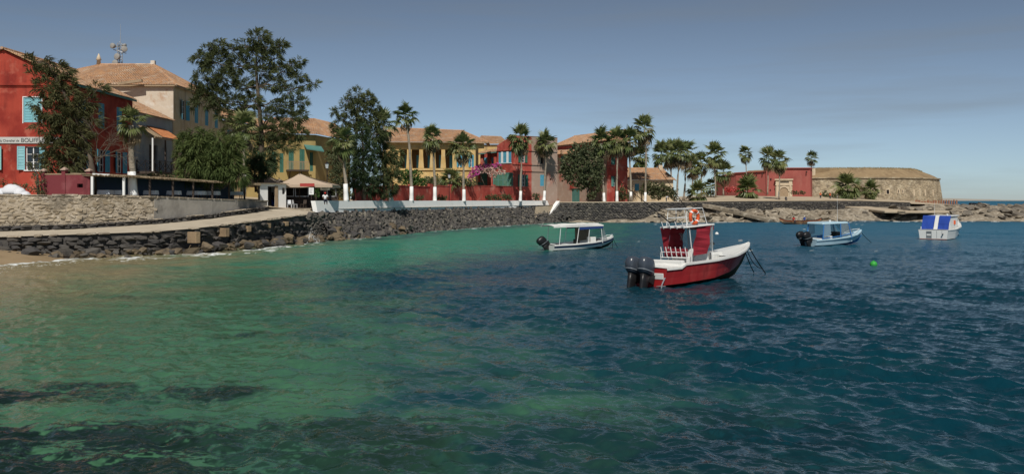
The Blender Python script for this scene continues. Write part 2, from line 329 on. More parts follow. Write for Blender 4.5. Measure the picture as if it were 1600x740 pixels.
wp = (1.15*np.exp(-((Yr-18.6-.12*(Xr+8))/1.15)**2)*sm(-4.2, -7, Xr) + 1.9*sm(17.2, 15.3, Yr-.10*(Xr+3))*sm(8, 2, Xr)
      - .9*np.exp(-((Xr+7.6)/1.3)**2-((Yr-14.6)/.7)**2) - .8*np.exp(-((Xr+9.5)/1.6)**2-((Yr-17.0)/.45)**2)
      + .7*np.exp(-((Xr+8)/1.7)**2-((Yr-26.5)/.8)**2) + .45*np.exp(-((Xr+16)/3.0)**2-((Yr-37)/.9)**2)
      + .8*np.exp(-((Xr+1.2)/2.2)**2-((Yr-20.4-.15*Xr)/.8)**2))
weed_dark = sm(.1, 1.1, wp*(1+.38*nw+.30*nv))  # weed bed, plus painted dimming spread across the near foreground water
C = mixc(C, (.004,.010,.011), weed_dark*.93*np.maximum(shal, .45))
C *= (1+.05*n2*shal)[..., None]
foamn = samp(TM, 17., Xg, Yg)+.7*samp(T2, 23., Xg*1.3, Yg*1.3)
fo = np.clip((1.25-ds/1.35)+.6*foamn-.05, 0, 1)*(ds < 3.6)
fo *= np.clip(.55+.6*samp(TN, 64., Xg+5, Yg), 0, 1)*np.where(Yg > 100, .75, 1)
wl = Xg-(-31.2+.5*np.sin(Yg*.45)+.25*np.sin(Yg*1.3)+.22*foamn); fo = np.maximum(fo, np.clip(1.2-np.abs(wl-.25)/.42, 0, 1)*(Yg < 62)); fo = np.maximum(fo, .55*np.clip(1-np.abs(wl-1.7-.4*foamn)/.3, 0, 1)*(Yg < 62)*(foamn > -.2))   # wash line of the beach
caps = np.clip(samp(TM, 17., Xg*.5, Yg*.9)-2.75, 0, 1)*(Yg > 60)*(Xg > 12)*.8; fo = np.maximum(fo, caps)
V = np.stack([Xg, Yg, h], -1).reshape(-1, 3)
idx = np.arange(ROWS*COLS).reshape(ROWS, COLS)
Fq = np.stack([idx[:-1, :-1], idx[:-1, 1:], idx[1:, 1:], idx[1:, :-1]], -1).reshape(-1, 4)
wm = bpy.data.materials.new('sea_water'); wm.use_nodes = True; t = wm.node_tree; b = t.nodes['Principled BSDF']
at = t.nodes.new('ShaderNodeAttribute'); at.attribute_name = 'bed'; af = t.nodes.new('ShaderNodeAttribute'); af.attribute_name = 'foam'
mxn = t.nodes.new('ShaderNodeMixRGB'); mxn.inputs['Color2'].default_value = (.72,.75,.74, 1)
t.links.new(at.outputs['Color'], mxn.inputs['Color1']); t.links.new(af.outputs['Fac'], mxn.inputs['Fac']); t.links.new(mxn.outputs[0], b.inputs['Base Color'])
b.inputs['IOR'].default_value = 1.33; b.inputs['Specular IOR Level'].default_value = .30
rr = t.nodes.new('ShaderNodeMapRange'); rr.inputs[3].default_value = 0; rr.inputs[4].default_value = .7; t.links.new(af.outputs['Fac'], rr.inputs[0])
ar = t.nodes.new('ShaderNodeAttribute'); ar.attribute_name = 'chop'; ad = t.nodes.new('ShaderNodeMath'); ad.operation = 'ADD'; t.links.new(ar.outputs['Fac'], ad.inputs[0]); t.links.new(rr.outputs[0], ad.inputs[1]); t.links.new(ad.outputs[0], b.inputs['Roughness'])
ge = t.nodes.new('ShaderNodeNewGeometry'); prev = None
for scl, dist, dv in (((.9,.75,1), .30, 2), ((3.8,2.8,1), .085, 3)):
    mpn = t.nodes.new('ShaderNodeMapping'); mpn.inputs['Scale'].default_value = scl; mpn.inputs['Rotation'].default_value = (0, 0, R(18)); t.links.new(ge.outputs['Position'], mpn.inputs['Vector'])
    nn = t.nodes.new('ShaderNodeTexNoise'); nn.inputs['Scale'].default_value = 1; nn.inputs['Detail'].default_value = dv; t.links.new(mpn.outputs[0], nn.inputs['Vector'])
    bu = t.nodes.new('ShaderNodeBump'); bu.inputs['Distance'].default_value = dist; bu.inputs['Strength'].default_value = .8; t.links.new(nn.outputs['Fac'], bu.inputs['Height'])
    if prev: t.links.new(prev.outputs[0], bu.inputs['Normal'])
    prev = bu
t.links.new(prev.outputs[0], b.inputs['Normal'])
sea = np_mesh('sea', V, Fq, wm, smooth=True)
a = sea.data.attributes.new('bed', 'FLOAT_COLOR', 'POINT'); a.data.foreach_set('color', np.concatenate([C.reshape(-1, 3), np.ones((ROWS*COLS, 1))], 1).astype(np.float32).ravel())
a = sea.data.attributes.new('foam', 'FLOAT', 'POINT'); a.data.foreach_set('value', fo.astype(np.float32).ravel())
a = sea.data.attributes.new('chop', 'FLOAT', 'POINT'); a.data.foreach_set('value', (.10+.30*(1-1/(1+(Yg/70)**2))).astype(np.float32).ravel())   # unresolved wavelets far out
tag(sea, kind='structure')
# ------------------------------------------------------------------ walls, quays
def hull_rock(seed, n=13, flat=1.0, sq=.0):
    r = random.Random(seed); bm = bmesh.new()
    for i in range(n):
        v = Vector((r.gauss(0,1), r.gauss(0,1), r.gauss(0,1))).normalized()*r.uniform(.82, 1.1)
        if sq: v = Vector([max(-1, min(1, c*(1+sq))) for c in v])
        bm.verts.new((v.x, v.y, v.z*flat))
    g = bmesh.ops.convex_hull(bm, input=bm.verts)
    bmesh.ops.delete(bm, geom=[v for v in bm.verts if not v.link_faces], context='VERTS')
    return bm
def rock_mesh(name, seed, m, n=13, flat=1., sq=0., rough=True):
    bm = hull_rock(seed, n, flat, sq)
    me = bpy.data.meshes.new(name)
    if rough:
        bmesh.ops.subdivide_edges(bm, edges=bm.edges, cuts=1, use_grid_fill=True)
        r = random.Random(seed+99)
        for v in bm.verts: v.co *= 1+r.uniform(-.07, .07)
    bmesh.ops.recalc_face_normals(bm, faces=bm.faces)
    bm.to_mesh(me); bm.free(); me.materials.append(m); return me
ROCK = [hull_rock(s, 12) for s in range(10)]
BLOCK = [hull_rock(40+s, 16, 1., .55) for s in range(8)]
def bm_arrays(bm):
    bm.verts.ensure_lookup_table(); bm.verts.index_update()
    return np.array([v.co[:] for v in bm.verts]), [tuple(v.index for v in f.verts) for f in bm.faces]
ROCKA = [bm_arrays(b) for b in ROCK]; BLOCKA = [bm_arrays(b) for b in BLOCK]
def rotm(rx, ry, rz): return np.array(Matrix.Rotation(rz,3,'Z') @ Matrix.Rotation(ry,3,'Y') @ Matrix.Rotation(rx,3,'X'))
def rocks_stuff(name, items, m, parent=None, lib=None, kind='stuff'):
    lib = lib or ROCKA; mb = MB(); off = rootloc(parent) if parent else None
    for (p, s, r) in items:
        va, fa = random.choice(lib); vv = (va*np.array(s)) @ rotm(*r).T+np.array(p)
        mb.add(vv.tolist(), fa)
    o = mb.build(name, m, parent)
    return tag(o, kind=kind)
def resample(pl, step):
    """points along a polyline at a spacing; yields (Vector, tangent)"""
    pl = [Vector(p) for p in pl]; out = []; carry = 0
    for a, b in zip(pl[:-1], pl[1:]):
        d = b-a; L = d.length; t = carry
        while t < L:
            out.append((a+d*(t/L), d.normalized())); t += step if not callable(step) else step()
        carry = t-L
    return out
def ribbon_wall(mb, bot, top, thick, mi=0):
    """wall of a given thickness behind a front face given by bottom and top polylines"""
    n = len(bot); bot = [Vector(p) for p in bot]; top = [Vector(p) for p in top]
    nb = []
    for i in range(n):
        d = bot[min(i+1, n-1)]-bot[max(i-1, 0)]; nb.append(Vector((-d.y, d.x, 0)).normalized()*thick)
    rings = [[bot[i], top[i], top[i]+nb[i], bot[i]+nb[i]] for i in range(n)]
    mb.loft(rings, mi)
# upper rubble retaining wall -----------------------------------------------------------------
UB = [(-75,64,1.6),(-48,66,1.62),(-39.3,68,1.66),(-34.3,70,1.76),(-29.9,74,2.04),(-27.1,80,2.4),(-24.3,88,3.05)]
UT = [(-75,64.4,4.4),(-48,66.3,4.42),(-39.25,68.3,4.43),(-34.35,70.3,4.42),(-29.95,74.3,4.31),(-27.15,80.2,4.13),(-24.35,88.2,3.94)]
rw = thing('retaining_wall', (-34.3,70,1.7), 'tall tan rubble stone retaining wall turning to grey render below the terrace', 'wall')
mb = MB(); ribbon_wall(mb, [(p[0],p[1],p[2]-.6) for p in UB[:5]]+[], UT[:5], .7); mb.build('mortar_core', masonry_mortar, rw)
mb = MB(); ribbon_wall(mb, [(p[0]+.02,p[1]-.02,p[2]-.6) for p in UB[4:]], [(p[0]+.02,p[1]-.02,p[2]+.005) for p in UT[4:]], .7); mb.build('rendered_face', grey_render, rw)
mb = MB()   # uneven coping
for (p, d) in resample([(q[0],q[1],q[2]) for q in UT], lambda: random.uniform(.7, 1.3)):
    n = Vector((-d.y, d.x, 0)); c = p+n*.32; l = random.uniform(.35,.6); hz = random.uniform(.03,.08)
    e = d*l; f = n*.4; u = Vector((0,0,hz))
    mb.hexa([c-e-f-u, c+e-f-u, c+e+f-u, c-e+f-u, c-e-f+u, c+e-f+u, c+e+f+u, c-e+f+u])
mb.build('coping', masonry_mortar, rw)
stone_me = [rock_mesh('stone', 60+s, masonry_stone, 15, 1, .5, False) for s in range(7)]
cnt = 0
ust = resample([UB[1]]+UB[2:5], .5)
utp = resample([UT[1]]+UT[2:5], .5)
for row in range(10):
    for i, ((pb, d), (pt, _)) in enumerate(zip(ust, utp)):
        if pb.x < -41.5 or cnt >= 300: continue
        f = (row+.5+random.uniform(-.15, .15))/10
        if pb.x > -31.4 and random.random() < .3+.6*f: continue
        p = pb.lerp(pt, f)+d*random.uniform(-.2, .2)+d*(.25 if row % 2 else 0)
        n = Vector((d.y, -d.x, 0)); s = (random.uniform(.11, .33), random.uniform(.045, .065), random.uniform(.07, .17))
        inst('stone', random.choice(stone_me), rw, p+n*random.uniform(-.03, -.005), (random.uniform(-.15,.15), random.uniform(-.25,.25), math.atan2(d.y, d.x)+random.uniform(-.1,.1)), s); cnt += 1
# low dark ledge along the foot of the wall
ledge = thing('stone_ledge', (-34,69,1.7), 'low dark stone ledge running along the foot of the retaining wall', 'ledge')
LB = [(p[0]+.30, p[1]-.62, p[2]) for p in UB[1:]]; 
core = MB(); ribbon_wall(core, [(p[0],p[1]+.12,p[2]-.5) for p in LB], [(p[0],p[1]+.12,p[2]+.34) for p in LB], .6); core.build('core', basalt, ledge)
blk = [rock_mesh('ledge_stone', 80+s, basalt, 16, 1, .6, False) for s in range(5)]
for row in range(2):
    for (p, d) in resample(LB, lambda: random.uniform(.5,.85)):
        if p.x < -41.5: continue
        inst('ledge_stone', random.choice(blk), ledge, p+Vector((0, 0, .1+.2*row)), (0, random.uniform(-.1,.1), math.atan2(d.y,d.x)), (random.uniform(.24,.38), .2, random.uniform(.08,.115)))
mb = MB()
for (p, d) in resample(LB, lambda: random.uniform(.6,1.1)):
    if random.random() < .6: 
        c = p+Vector((0,.28,.4)); e = d*random.uniform(.25,.45); n = Vector((-d.y,d.x,0))*.28; u = Vector((0,0,.035))
        mb.hexa([c-e-n-u,c+e-n-u,c+e+n-u,c-e+n-u,c-e-n+u,c+e-n+u,c+e+n+u,c-e+n+u])
tag(mb.build('capping', masonry_mortar, ledge), kind='stuff')
# lower quay of dark stone courses ---------------------------------------------------------------
quay = thing('quay_wall', (-31,63,0), 'rough quay wall of dark basalt courses with a broken pale coping beside the water', 'wall')
core = MB(); QFc = QF[1:]
ribbon_wall(core, [(p[0],p[1]+.18,-.8) for p in QFc], [(p[0],p[1]+.18,p[2]-.03) for p in QFc], .8); core.build('core', basalt, quay)
qst = [rock_mesh('stone', 120+s, basalt, 16, 1, .55) for s in range(8)]
cnt = 0
for row in range(7):
    sp = random.Random(row)
    for (p, d) in resample(QFc, lambda: sp.uniform(.55, 1.15)):
        z = .08+row*.29
        if z > p.z-.2 or p.x < -42 or cnt > 290: continue
        if p.y > 68 and random.random() < .35: continue
        inst('stone', random.choice(qst), quay, Vector((p.x, p.y+.16+random.uniform(-.08,.05), z)), (random.uniform(-.1,.1), random.uniform(-.12,.12), math.atan2(d.y,d.x)+random.uniform(-.1,.1)),
             (random.uniform(.3,.5), random.uniform(.22,.32), random.uniform(.13,.18))); cnt += 1
cop = rock_mesh('coping_stone', 150, masonry_mortar, 16, 1, .6, False)
for (p, d) in resample(QFc, lambda: random.uniform(.55,1.3)):
    if p.x < -42 or random.random() < .3: continue
    inst('coping_stone', cop, quay, p+Vector((0,.1,-.02)), (random.uniform(-.06,.06), random.uniform(-.06,.06), math.atan2(d.y,d.x)), (random.uniform(.22,.5), random.uniform(.22,.35), random.uniform(.06,.12)))
buttress = mat('tan_block', (.30,.215,.13), .9, [((.2,.14,.085),.9,.45,.7,1,.8)], bump=.03, bs=4)
for px, py, Y, wd_, hh in ((304,371,67.5,.42,.85),(350,363,72.2,.42,.7),(385,357.5,76.2,.4,.5),(416,352.5,80,.4,.45),(444,349.5,82.8,.4,.42)):
    c = P(px, py, Y); m = MB(); d = Vector((.85,-.53,0)); m.bar(c+d*.42, c-d*.6, wd_, hh)
    bevel(m.build('pier_block', buttress, quay), .04)
mb = MB(); ribbon_wall(mb, [(-20.05,88.6,-.6),(-19.6,90.3,-.6),(-18.6,92.2,-.6)], [(-20.05,88.8,2.75),(-19.7,90.4,2.8),(-18.9,92.4,2.8)], 1.2); mb.build('end_core', basalt, quay)
its = []
for k in range(150):
    q = Vector((-20.3,87.6,0)).lerp(Vector((-18.9,91.2,0)), random.random()); zz0 = random.random()*2.6
    its.append(((q.x+.1, q.y-.1, zz0), (random.uniform(.2,.42), .24, random.uniform(.14,.24)), (random.random(), random.uniform(-.3,.3), 1.2)))
rocks_stuff('end_stones', its, basalt, quay, BLOCKA)
# boulders at the water's edge --------------------------------------------------------------------
bold_b = [rock_mesh('boulder', 200+s, brown_rock, 14, .8) for s in range(7)]
bold_d = [rock_mesh('boulder', 230+s, basalt, 14, .85) for s in range(6)]
def boulder(p, s, me, label, group):
    big = 'large' if s[0] > .62 else ('middling' if s[0] > .45 else 'small'); label = big+' '+('basalt black' if me is bold_d else 'brown')+' '+label
    o = inst('boulder', random.choice(me), None, p, (random.uniform(-.4,.4), random.uniform(-.4,.4), random.uniform(0,6.3)), s)
    return tag(o, label, 'boulder', group)
BLn = [(-43,61.2,0),(-36,61.3,0),(-31.2,62,0),(-26.6,64.2,0),(-24.3,67.5,0),(-22.5,72.5,0),(-20.9,79,0),(-19.6,86,0),(-18.6,89.5,0)]
for (p, d) in resample(BLn, lambda: random.uniform(.42,.8)):
    n = Vector((d.y,-d.x,0)); far = p.y > 66
    for k in range(2 if not far else 3):
        s = random.choice((random.uniform(.18,.34), random.uniform(.3,.62)))*(1.0 if far else .95)
        q = p+n*random.uniform(-.5, 1.0 if not far else 1.4); q.z = random.uniform(-.1,.22)+(.2 if k == 0 else 0)+(.25*k*random.random() if far else 0)
        if far: boulder(q, (s*1.2,s,s*.85), bold_b if random.random() < .7 else bold_d, 'boulder at the waterline below '+('the two square tan pier blocks' if p.y < 74 else ('the middle of the sloping path' if p.y < 81 else 'the upper end of the path')), 'boulders below the sloping path')
        else: boulder(q, (s*1.3,s,s*.8), bold_d if random.random() < .5 else bold_b, 'boulder at the quay foot '+('behind the sandy beach' if p.x < -34.5 else ('just right of the beach' if p.x < -30 else 'left of the first tan pier block')), 'boulders at the foot of the quay')
# white parapet of the promenade ---------------------------------------------------------------------
WB = [(-19.75,90.2),(-17.2,100),(-13.3,116),(-7.6,133),(0,152),(7.2,165.2)]
WB = [(p.x, p.y) for p, d in resample([(x,y,0) for x,y in WB], 3.)]+[(7.2,165.2)]
pw = thing('parapet_wall', (-13.3,116,2.8), 'long low white painted parapet wall curving along the palm promenade', 'wall')
mb = MB(); ribbon_wall(mb, [(x,y,2.72+.02*math.sin(i)) for i,(x,y) in enumerate(WB)], [(x-.27,y+.1,3.96+.012*math.sin(i*1.7)) for i,(x,y) in enumerate(WB)], .5)
mb.build('wall', white_paint, pw)
dm = MB(); dm.box(-.07,.07,-.03,.05,-.06,.06); dme = dm.mesh('drain_hole'); dme.materials.append(dark_in)
for i in range(3, len(WB)-1, 2):
    x, y = WB[i]; d = Vector((WB[i+1][0]-x, WB[i+1][1]-y, 0)); inst('drain_hole', dme, pw, (x, y, 2.98), (0,0,math.atan2(d.y,d.x)), (1.3,1,1.2))
# rubble revetment below the parapet
RT = [(x+.05, y-.1, 2.78) for x, y in WB]; RB = [(-17.4,88.5,-.5),(-14.2,97.5,-.5),(-10.6,112.5,-.5),(-4.9,129,-.5),(2.4,146.5,-.5),(9,161,-.5)]
RBs = [p for p, d in resample(RB, 1)]
rev = MB(); n = len(RT); rb2 = []
for i in range(n):
    k = i/(n-1)*(len(RB)-1); j = min(int(k), len(RB)-2); rb2.append(Vector(RB[j]).lerp(Vector(RB[j+1]), k-j))
for i in range(n-1):
    a0, a1, b0, b1 = Vector(RT[i]), Vector(RT[i+1]), rb2[i], rb2[i+1]
    for j in range(4):
        rev.quad(a0.lerp(b0,j/4)-Vector((0,0,.12)), a1.lerp(b1,j/4)-Vector((0,0,.12)), a1.lerp(b1,(j+1)/4)-Vector((0,0,.12)), a0.lerp(b0,(j+1)/4)-Vector((0,0,.12)))
revt = thing('rubble_revetment', (-10,116,0), 'sloping bank of dark loose rubble stones under the white parapet', 'rubble bank')
rev.build('slope', basalt, revt)
items = []
for i in range(n-1):
    L = (Vector(RT[i+1])-Vector(RT[i])).length; cntr = int(L*22)
    for k in range(cntr):
        u = random.random(); v = random.random()
        p = Vector(RT[i]).lerp(Vector(RT[i+1]), u).lerp(rb2[i].lerp(rb2[i+1], u), v)
        s = random.uniform(.14,.3)*(1+.35*v)
        items.append((p, (s*1.2, s, s*.9), (random.random()*6, random.random()*6, random.random()*6)))
rocks_stuff('rubble', items, basalt, revt)
for k in range(26):
    u = random.random()**1.5*.32; v = random.uniform(.55,1.0)
    kk = u*(n-1); i = int(kk); p = Vector(RT[i]).lerp(Vector(RT[i+1]), kk-i).lerp(rb2[i].lerp(rb2[i+1], kk-i), v); s = random.uniform(.4,.85)
    boulder(p+Vector((0,0,.1)), (s*1.2,s,s*.9), bold_d if random.random() < .5 else bold_b, 'boulder under the rubble bank near the white wall end', 'boulders at the end of the white wall')
# black stone sea wall with white slanted coping, right of the parapet
BW = [(8.3,165.0),(12,163.4),(27,164),(38,172.2),(49,180),(64,190),(78.5,200),(96,214)]
BWt = [3.62,3.6,3.65,3.75,3.86,3.9,3.92,3.5]
sw = thing('sea_wall', (27,164,0), 'dark basalt sea wall with a level top behind the moored white canopy boat', 'wall')
mb = MB(); ribbon_wall(mb, [(x,y-.35,-.6) for x,y in BW], [(x,y,z) for (x,y),z in zip(BW,BWt)], .9); mb.build('core', basalt, sw)
items = []
for (p, d), k in zip(resample([(x,y,z) for (x,y),z in zip(BW,BWt)], .5), range(10000)):
    for row in range(13):
        z = .05+row*.285
        if z > p.z-.12: continue
        q = Vector((p.x, p.y-.36*(1-z/p.z)+random.uniform(-.05,.03), z+random.uniform(-.05,.05)))+d*(.25*(row % 2)+random.uniform(-.08,.08))
        items.append((q, (random.uniform(.2,.31), .16, random.uniform(.1,.16)), (0, random.uniform(-.2,.2), math.atan2(d.y,d.x)+random.uniform(-.15,.15))))
rocks_stuff('wall_stones', items, basalt, sw, BLOCKA)
mb = MB(); ribbon_wall(mb, [(x,y-.12,z+.005) for (x,y),z in zip(BW,BWt)], [(x,y-.12,z+.14) for (x,y),z in zip(BW,BWt)], 1.05); mb.build('coping', cream_stone, sw)
mb = MB(); a = Vector((8.6,165,3.72)); b_ = Vector((6.0,160.6,.55)); mb.bar(a, b_, .75, .42); mb.bar(b_+Vector((0,.1,.3)), b_+Vector((-.02,0,-1.2)), .7, .5, (0,1,0)); mb.build('slanted_coping', white_paint, sw)
mb = MB()
mb.add([(6.2,160.7,-.5),(12,163.1,-.5),(12,163.1,3.5),(8.5,165,3.5),(6.3,161,.7)], [(0,1,2,3,4)]); mb.build('end_face', basalt, sw)
its = []
for k in range(330):
    u, v = random.random(), random.random(); q = Vector((6.4,160.6,0)).lerp(Vector((12,163,0)), u); zt = .6+2.9*min(1,u*2.2)
    its.append(((q.x, q.y-.02, v*zt), (random.uniform(.18,.3), .15, random.uniform(.1,.17)), (0, random.uniform(-.3,.3), .4)))
rocks_stuff('end_stones', its, basalt, sw, BLOCKA)
# sandy gap between parapet and sea wall
mb = MB(); mb.add([(4.2,157.6,2.9),(8.4,165.3,3.1),(6.6,160.9,.9),(5.4,157,.2),(3.6,152,-.4)], [(0,1,2,3),(0,3,4)]); tag(mb.build('sand_bank', sand_dry), kind='structure')
# ---------------------------------------------------------------- rocky shore at the right
from mathutils import noise as mnoise
ST = [ # x, water y, back y, z back, roughness
 (10,161.6,163.3,.3,.2),(24,161.5,164,.5,.35),(27,160.5,165.5,2.1,.7),(31,160.5,168,2.6,.8),(35,161.5,171,2.2,.8),(40,163,175,1.5,.8),(46,164,179,1.9,.8),(52,164,182,2.0,.9),(57,166,186,1.3,.8),(63,168,190,1.8,.7),
 (70,172,195,2.0,.7),(78,170,200,2.3,.6),(88,168,208,2.5,.6),(100,167,215,2.55,.8),(112,166,222,2.6,.7),(126,165,224,2.6,.9),(145,166,224,2.5,.7),(180,166,224,2.5,.7)]
NX, NY = 260, 34
xs = np.linspace(10, 180, NX); Vv = []; 
for x in xs:
    _, y0, y1, z1, ro = lerp_st(ST, x)
    for j in range(NY):
        t = j/(NY-1); y = y0+(y1-y0)*t
        prof = -.5+(z1+.5)*min(1, (t*2.6)**.75) if x > 66 else -.5+(z1+.5)*(t**.6)
        d = mnoise.fractal(Vector((x*.22, y*.22, 3)), .9, 2.2, 5)*ro*1.3+abs(mnoise.noise(Vector((x*.6,y*.6,1))))*ro*.9
        if x > 66: d *= 1 if t < .42 else max(.12, 1-(t-.42)*5)
        Vv.append((x+random.uniform(-.1,.1), y, prof+d*min(1, t*4+.15)))
idx = np.arange(NX*NY).reshape(NX, NY)
Fq = np.stack([idx[:-1,:-1], idx[1:,:-1], idx[1:,1:], idx[:-1,1:]], -1).reshape(-1, 4)
rs = np_mesh('rocky_shore', Vv, Fq, tan_rock, rnd=rng.random(len(Fq))); tag(rs, kind='structure')
tb = [rock_mesh('shore_rock', 300+s, tan_rock, 14, .75) for s in range(6)]; gb = [rock_mesh('shore_rock', 330+s, grey_rock, 14, .7) for s in range(6)]
def shore_rocks(n, x0, x1, t0, t1, s0, s1, me, label, group):
    for k in range(n):
        x = random.uniform(x0, x1); _, y0, y1, z1, ro = lerp_st(ST, x); t = random.uniform(t0, t1)
        prof = -.5+(z1+.5)*min(1, (t*2.6)**.75) if x > 66 else -.5+(z1+.5)*(t**.6)
        s = random.uniform(s0, s1)
        o = inst('shore_rock', random.choice(me), None, (x, y0+(y1-y0)*t, prof+.15+s*.1), (random.uniform(-.3,.3), random.uniform(-.3,.3), random.uniform(0,6.3)), (s*1.35, s, s*.75))
        tag(o, ('large ' if s > s0+.6*(s1-s0) else ('middling ' if s > s0+.3*(s1-s0) else 'small '))+label+(', toward its left' if x < x0+.34*(x1-x0) else (', toward its middle' if x < x0+.67*(x1-x0) else ', toward its right')), 'rock', group)
shore_rocks(30, 25.5, 37, .02, .8, .4, 1.15, tb, 'pale rock of the outcrop behind the red boat', 'rocks behind the red boat')
shore_rocks(55, 38, 66, .0, .8, .35, 1.2, tb, 'tan rock on the shore under the sea wall', 'rocks below the sea wall')
shore_rocks(60, 68, 98, .0, .4, .35, 1.0, gb+tb[:2], 'rock on the shore below the round fort', 'rocks below the fort')
shore_rocks(90, 96, 140, .0, .4, .5, 1.5, gb, 'dark rock along the edge of the low spit', 'rocks on the low spit')
shore_rocks(22, 95, 130, .5, .95, .5, 1.1, gb+tb, 'rock on the sandy top of the spit', 'rocks on top of the spit')
# broken slab leaning down to the water
sb = thing('broken_slab', (44,168,0), 'long tan broken concrete slab slanting from the sea wall to the water', 'slab')
mb = MB(); a = P(1090,318,173); b_ = P(1206,345,163); c_ = a.lerp(b_,.55)+Vector((0,0,.15))
mb.bar(a+Vector((0,0,-.1)), c_, 2.2, .75); mb.bar(c_+Vector((-.2,0,-.12)), b_, 2.6, .62); bevel(mb.build('slab', tan_rock, sb), .12)
mb = MB(); mb.box(c_.x-.6,c_.x+.4,c_.y-.2,c_.y+1.0,-.5,c_.z-.2); bevel(mb.build('prop', basalt, sb), .1)
# flat sunlit ledge with dark gap below the fort
mb = MB(); q0 = P(1338,324,190); q1 = P(1402,331,172); mb.bar(q0, q1, 5, .5); mb.bar(q1, P(1470,331,174), 5, .5)
o = mb.build('sand_ledge', sand_dry, base=(84,180,2)); bevel(o, .15); tag(o, kind='structure')
# ------------------------------------------------------------------ building kit
class Wall:
    def __init__(s, o, e):
        s.o = Vector((o[0], o[1], 0)); d = Vector((e[0]-o[0], e[1]-o[1], 0)); s.L = d.length; s.u = d.normalized(); s.n = Vector((s.u.y, -s.u.x, 0))
    def pt(s, u, z, d=0): p = s.o+s.u*u+s.n*d; return Vector((p.x, p.y, z))
    def box(s, mb, u0, u1, z0, z1, d0, d1, mi=0, rnd=None):
        q = s.pt; mb.hexa([q(u0,z0,d1), q(u1,z0,d1), q(u1,z0,d0), q(u0,z0,d0), q(u0,z1,d1), q(u1,z1,d1), q(u1,z1,d0), q(u0,z1,d0)], mi, rnd)
    def u_at(s, px):               # where the sight line of a photo column meets this wall
        k = (px-800.)/F; return (k*s.o.y-s.o.x)/(s.u.x-k*s.u.y)
    def z_at(s, u, py): p = s.pt(u, 0); return PZ(py, p.y)
def wall_face(mb, W, z0, z1, holes=(), depth=.28, u0=0., u1=None, mi=0, top=None):
    u1 = W.L if u1 is None else u1
    us = sorted({u0, u1, *[h[0] for h in holes], *[h[1] for h in holes]}); zs = sorted({z0, z1, *[h[2] for h in holes], *[h[3] for h in holes]})
    for a, b in zip(us[:-1], us[1:]):
        for c, d in zip(zs[:-1], zs[1:]):
            um, zm = (a+b)/2, (c+d)/2
            if any(h[0] < um < h[1] and h[2] < zm < h[3] for h in holes): continue
            mb.quad(W.pt(a,c), W.pt(b,c), W.pt(b,d), W.pt(a,d), mi, .5)
    for (a, b, c, d) in [h[:4] for h in holes]:
        q = W.pt
        mb.quad(q(a,c), q(a,d), q(a,d,-depth), q(a,c,-depth), mi, .5); mb.quad(q(b,c), q(b,c,-depth), q(b,d,-depth), q(b,d), mi, .5)
        mb.quad(q(a,d), q(b,d), q(b,d,-depth), q(a,d,-depth), mi, .5); mb.quad(q(a,c), q(a,c,-depth), q(b,c,-depth), q(b,c), mi, .5)
def closer(mb, pts, z0, z1):       # plain back walls of a block
    for a, b in zip(pts[:-1], pts[1:]): mb.quad((*a,z0), (*b,z0), (*b,z1), (*a,z1), 0, .5)
def shutter(W, u0, u1, z0, z1, m, parent, d=.02, swing=0):
    """louvred leaf: stiles, rails and slats. swing opens it out about its u0 edge"""
    mb = MB(); w_ = u1-u0; sgn = 1 if w_ > 0 else -1; w = abs(w_)
    ca, sa = math.cos(swing), math.sin(swing)
    def q(t, z, e):                # t along the leaf, e off its face
        return W.pt(u0+sgn*(t*ca-e*sa*0), z, d+t*sa+e)
    def bx(t0, t1, a, b, e0, e1): mb.hexa([q(t0,a,e1), q(t1,a,e1), q(t1,a,e0), q(t0,a,e0), q(t0,b,e1), q(t1,b,e1), q(t1,b,e0), q(t0,b,e0)])
    s = min(.09, w*.16)
    bx(0,s,z0,z1,0,.05); bx(w-s,w,z0,z1,0,.05)
    zm = z0+(z1-z0)*.58
    for a in (z0, zm-s/2, z1-s): bx(s,w-s,a,a+s,0,.05)
    n = 9
    for a, b in ((z0+s, zm-s/2), (zm+s/2, z1-s)):
        k = max(3, int((b-a)/.13))
        for i in range(k):
            za = a+(b-a)*i/k; zb = a+(b-a)*(i+.8)/k
            mb.quad(q(s,za,.04), q(w-s,za,.04), q(w-s,zb,.012), q(s,zb,.012))
        mb.quad(q(s,a,.006), q(w-s,a,.006), q(w-s,b,.006), q(s,b,.006))
    return mb.build('shutter', m, parent)
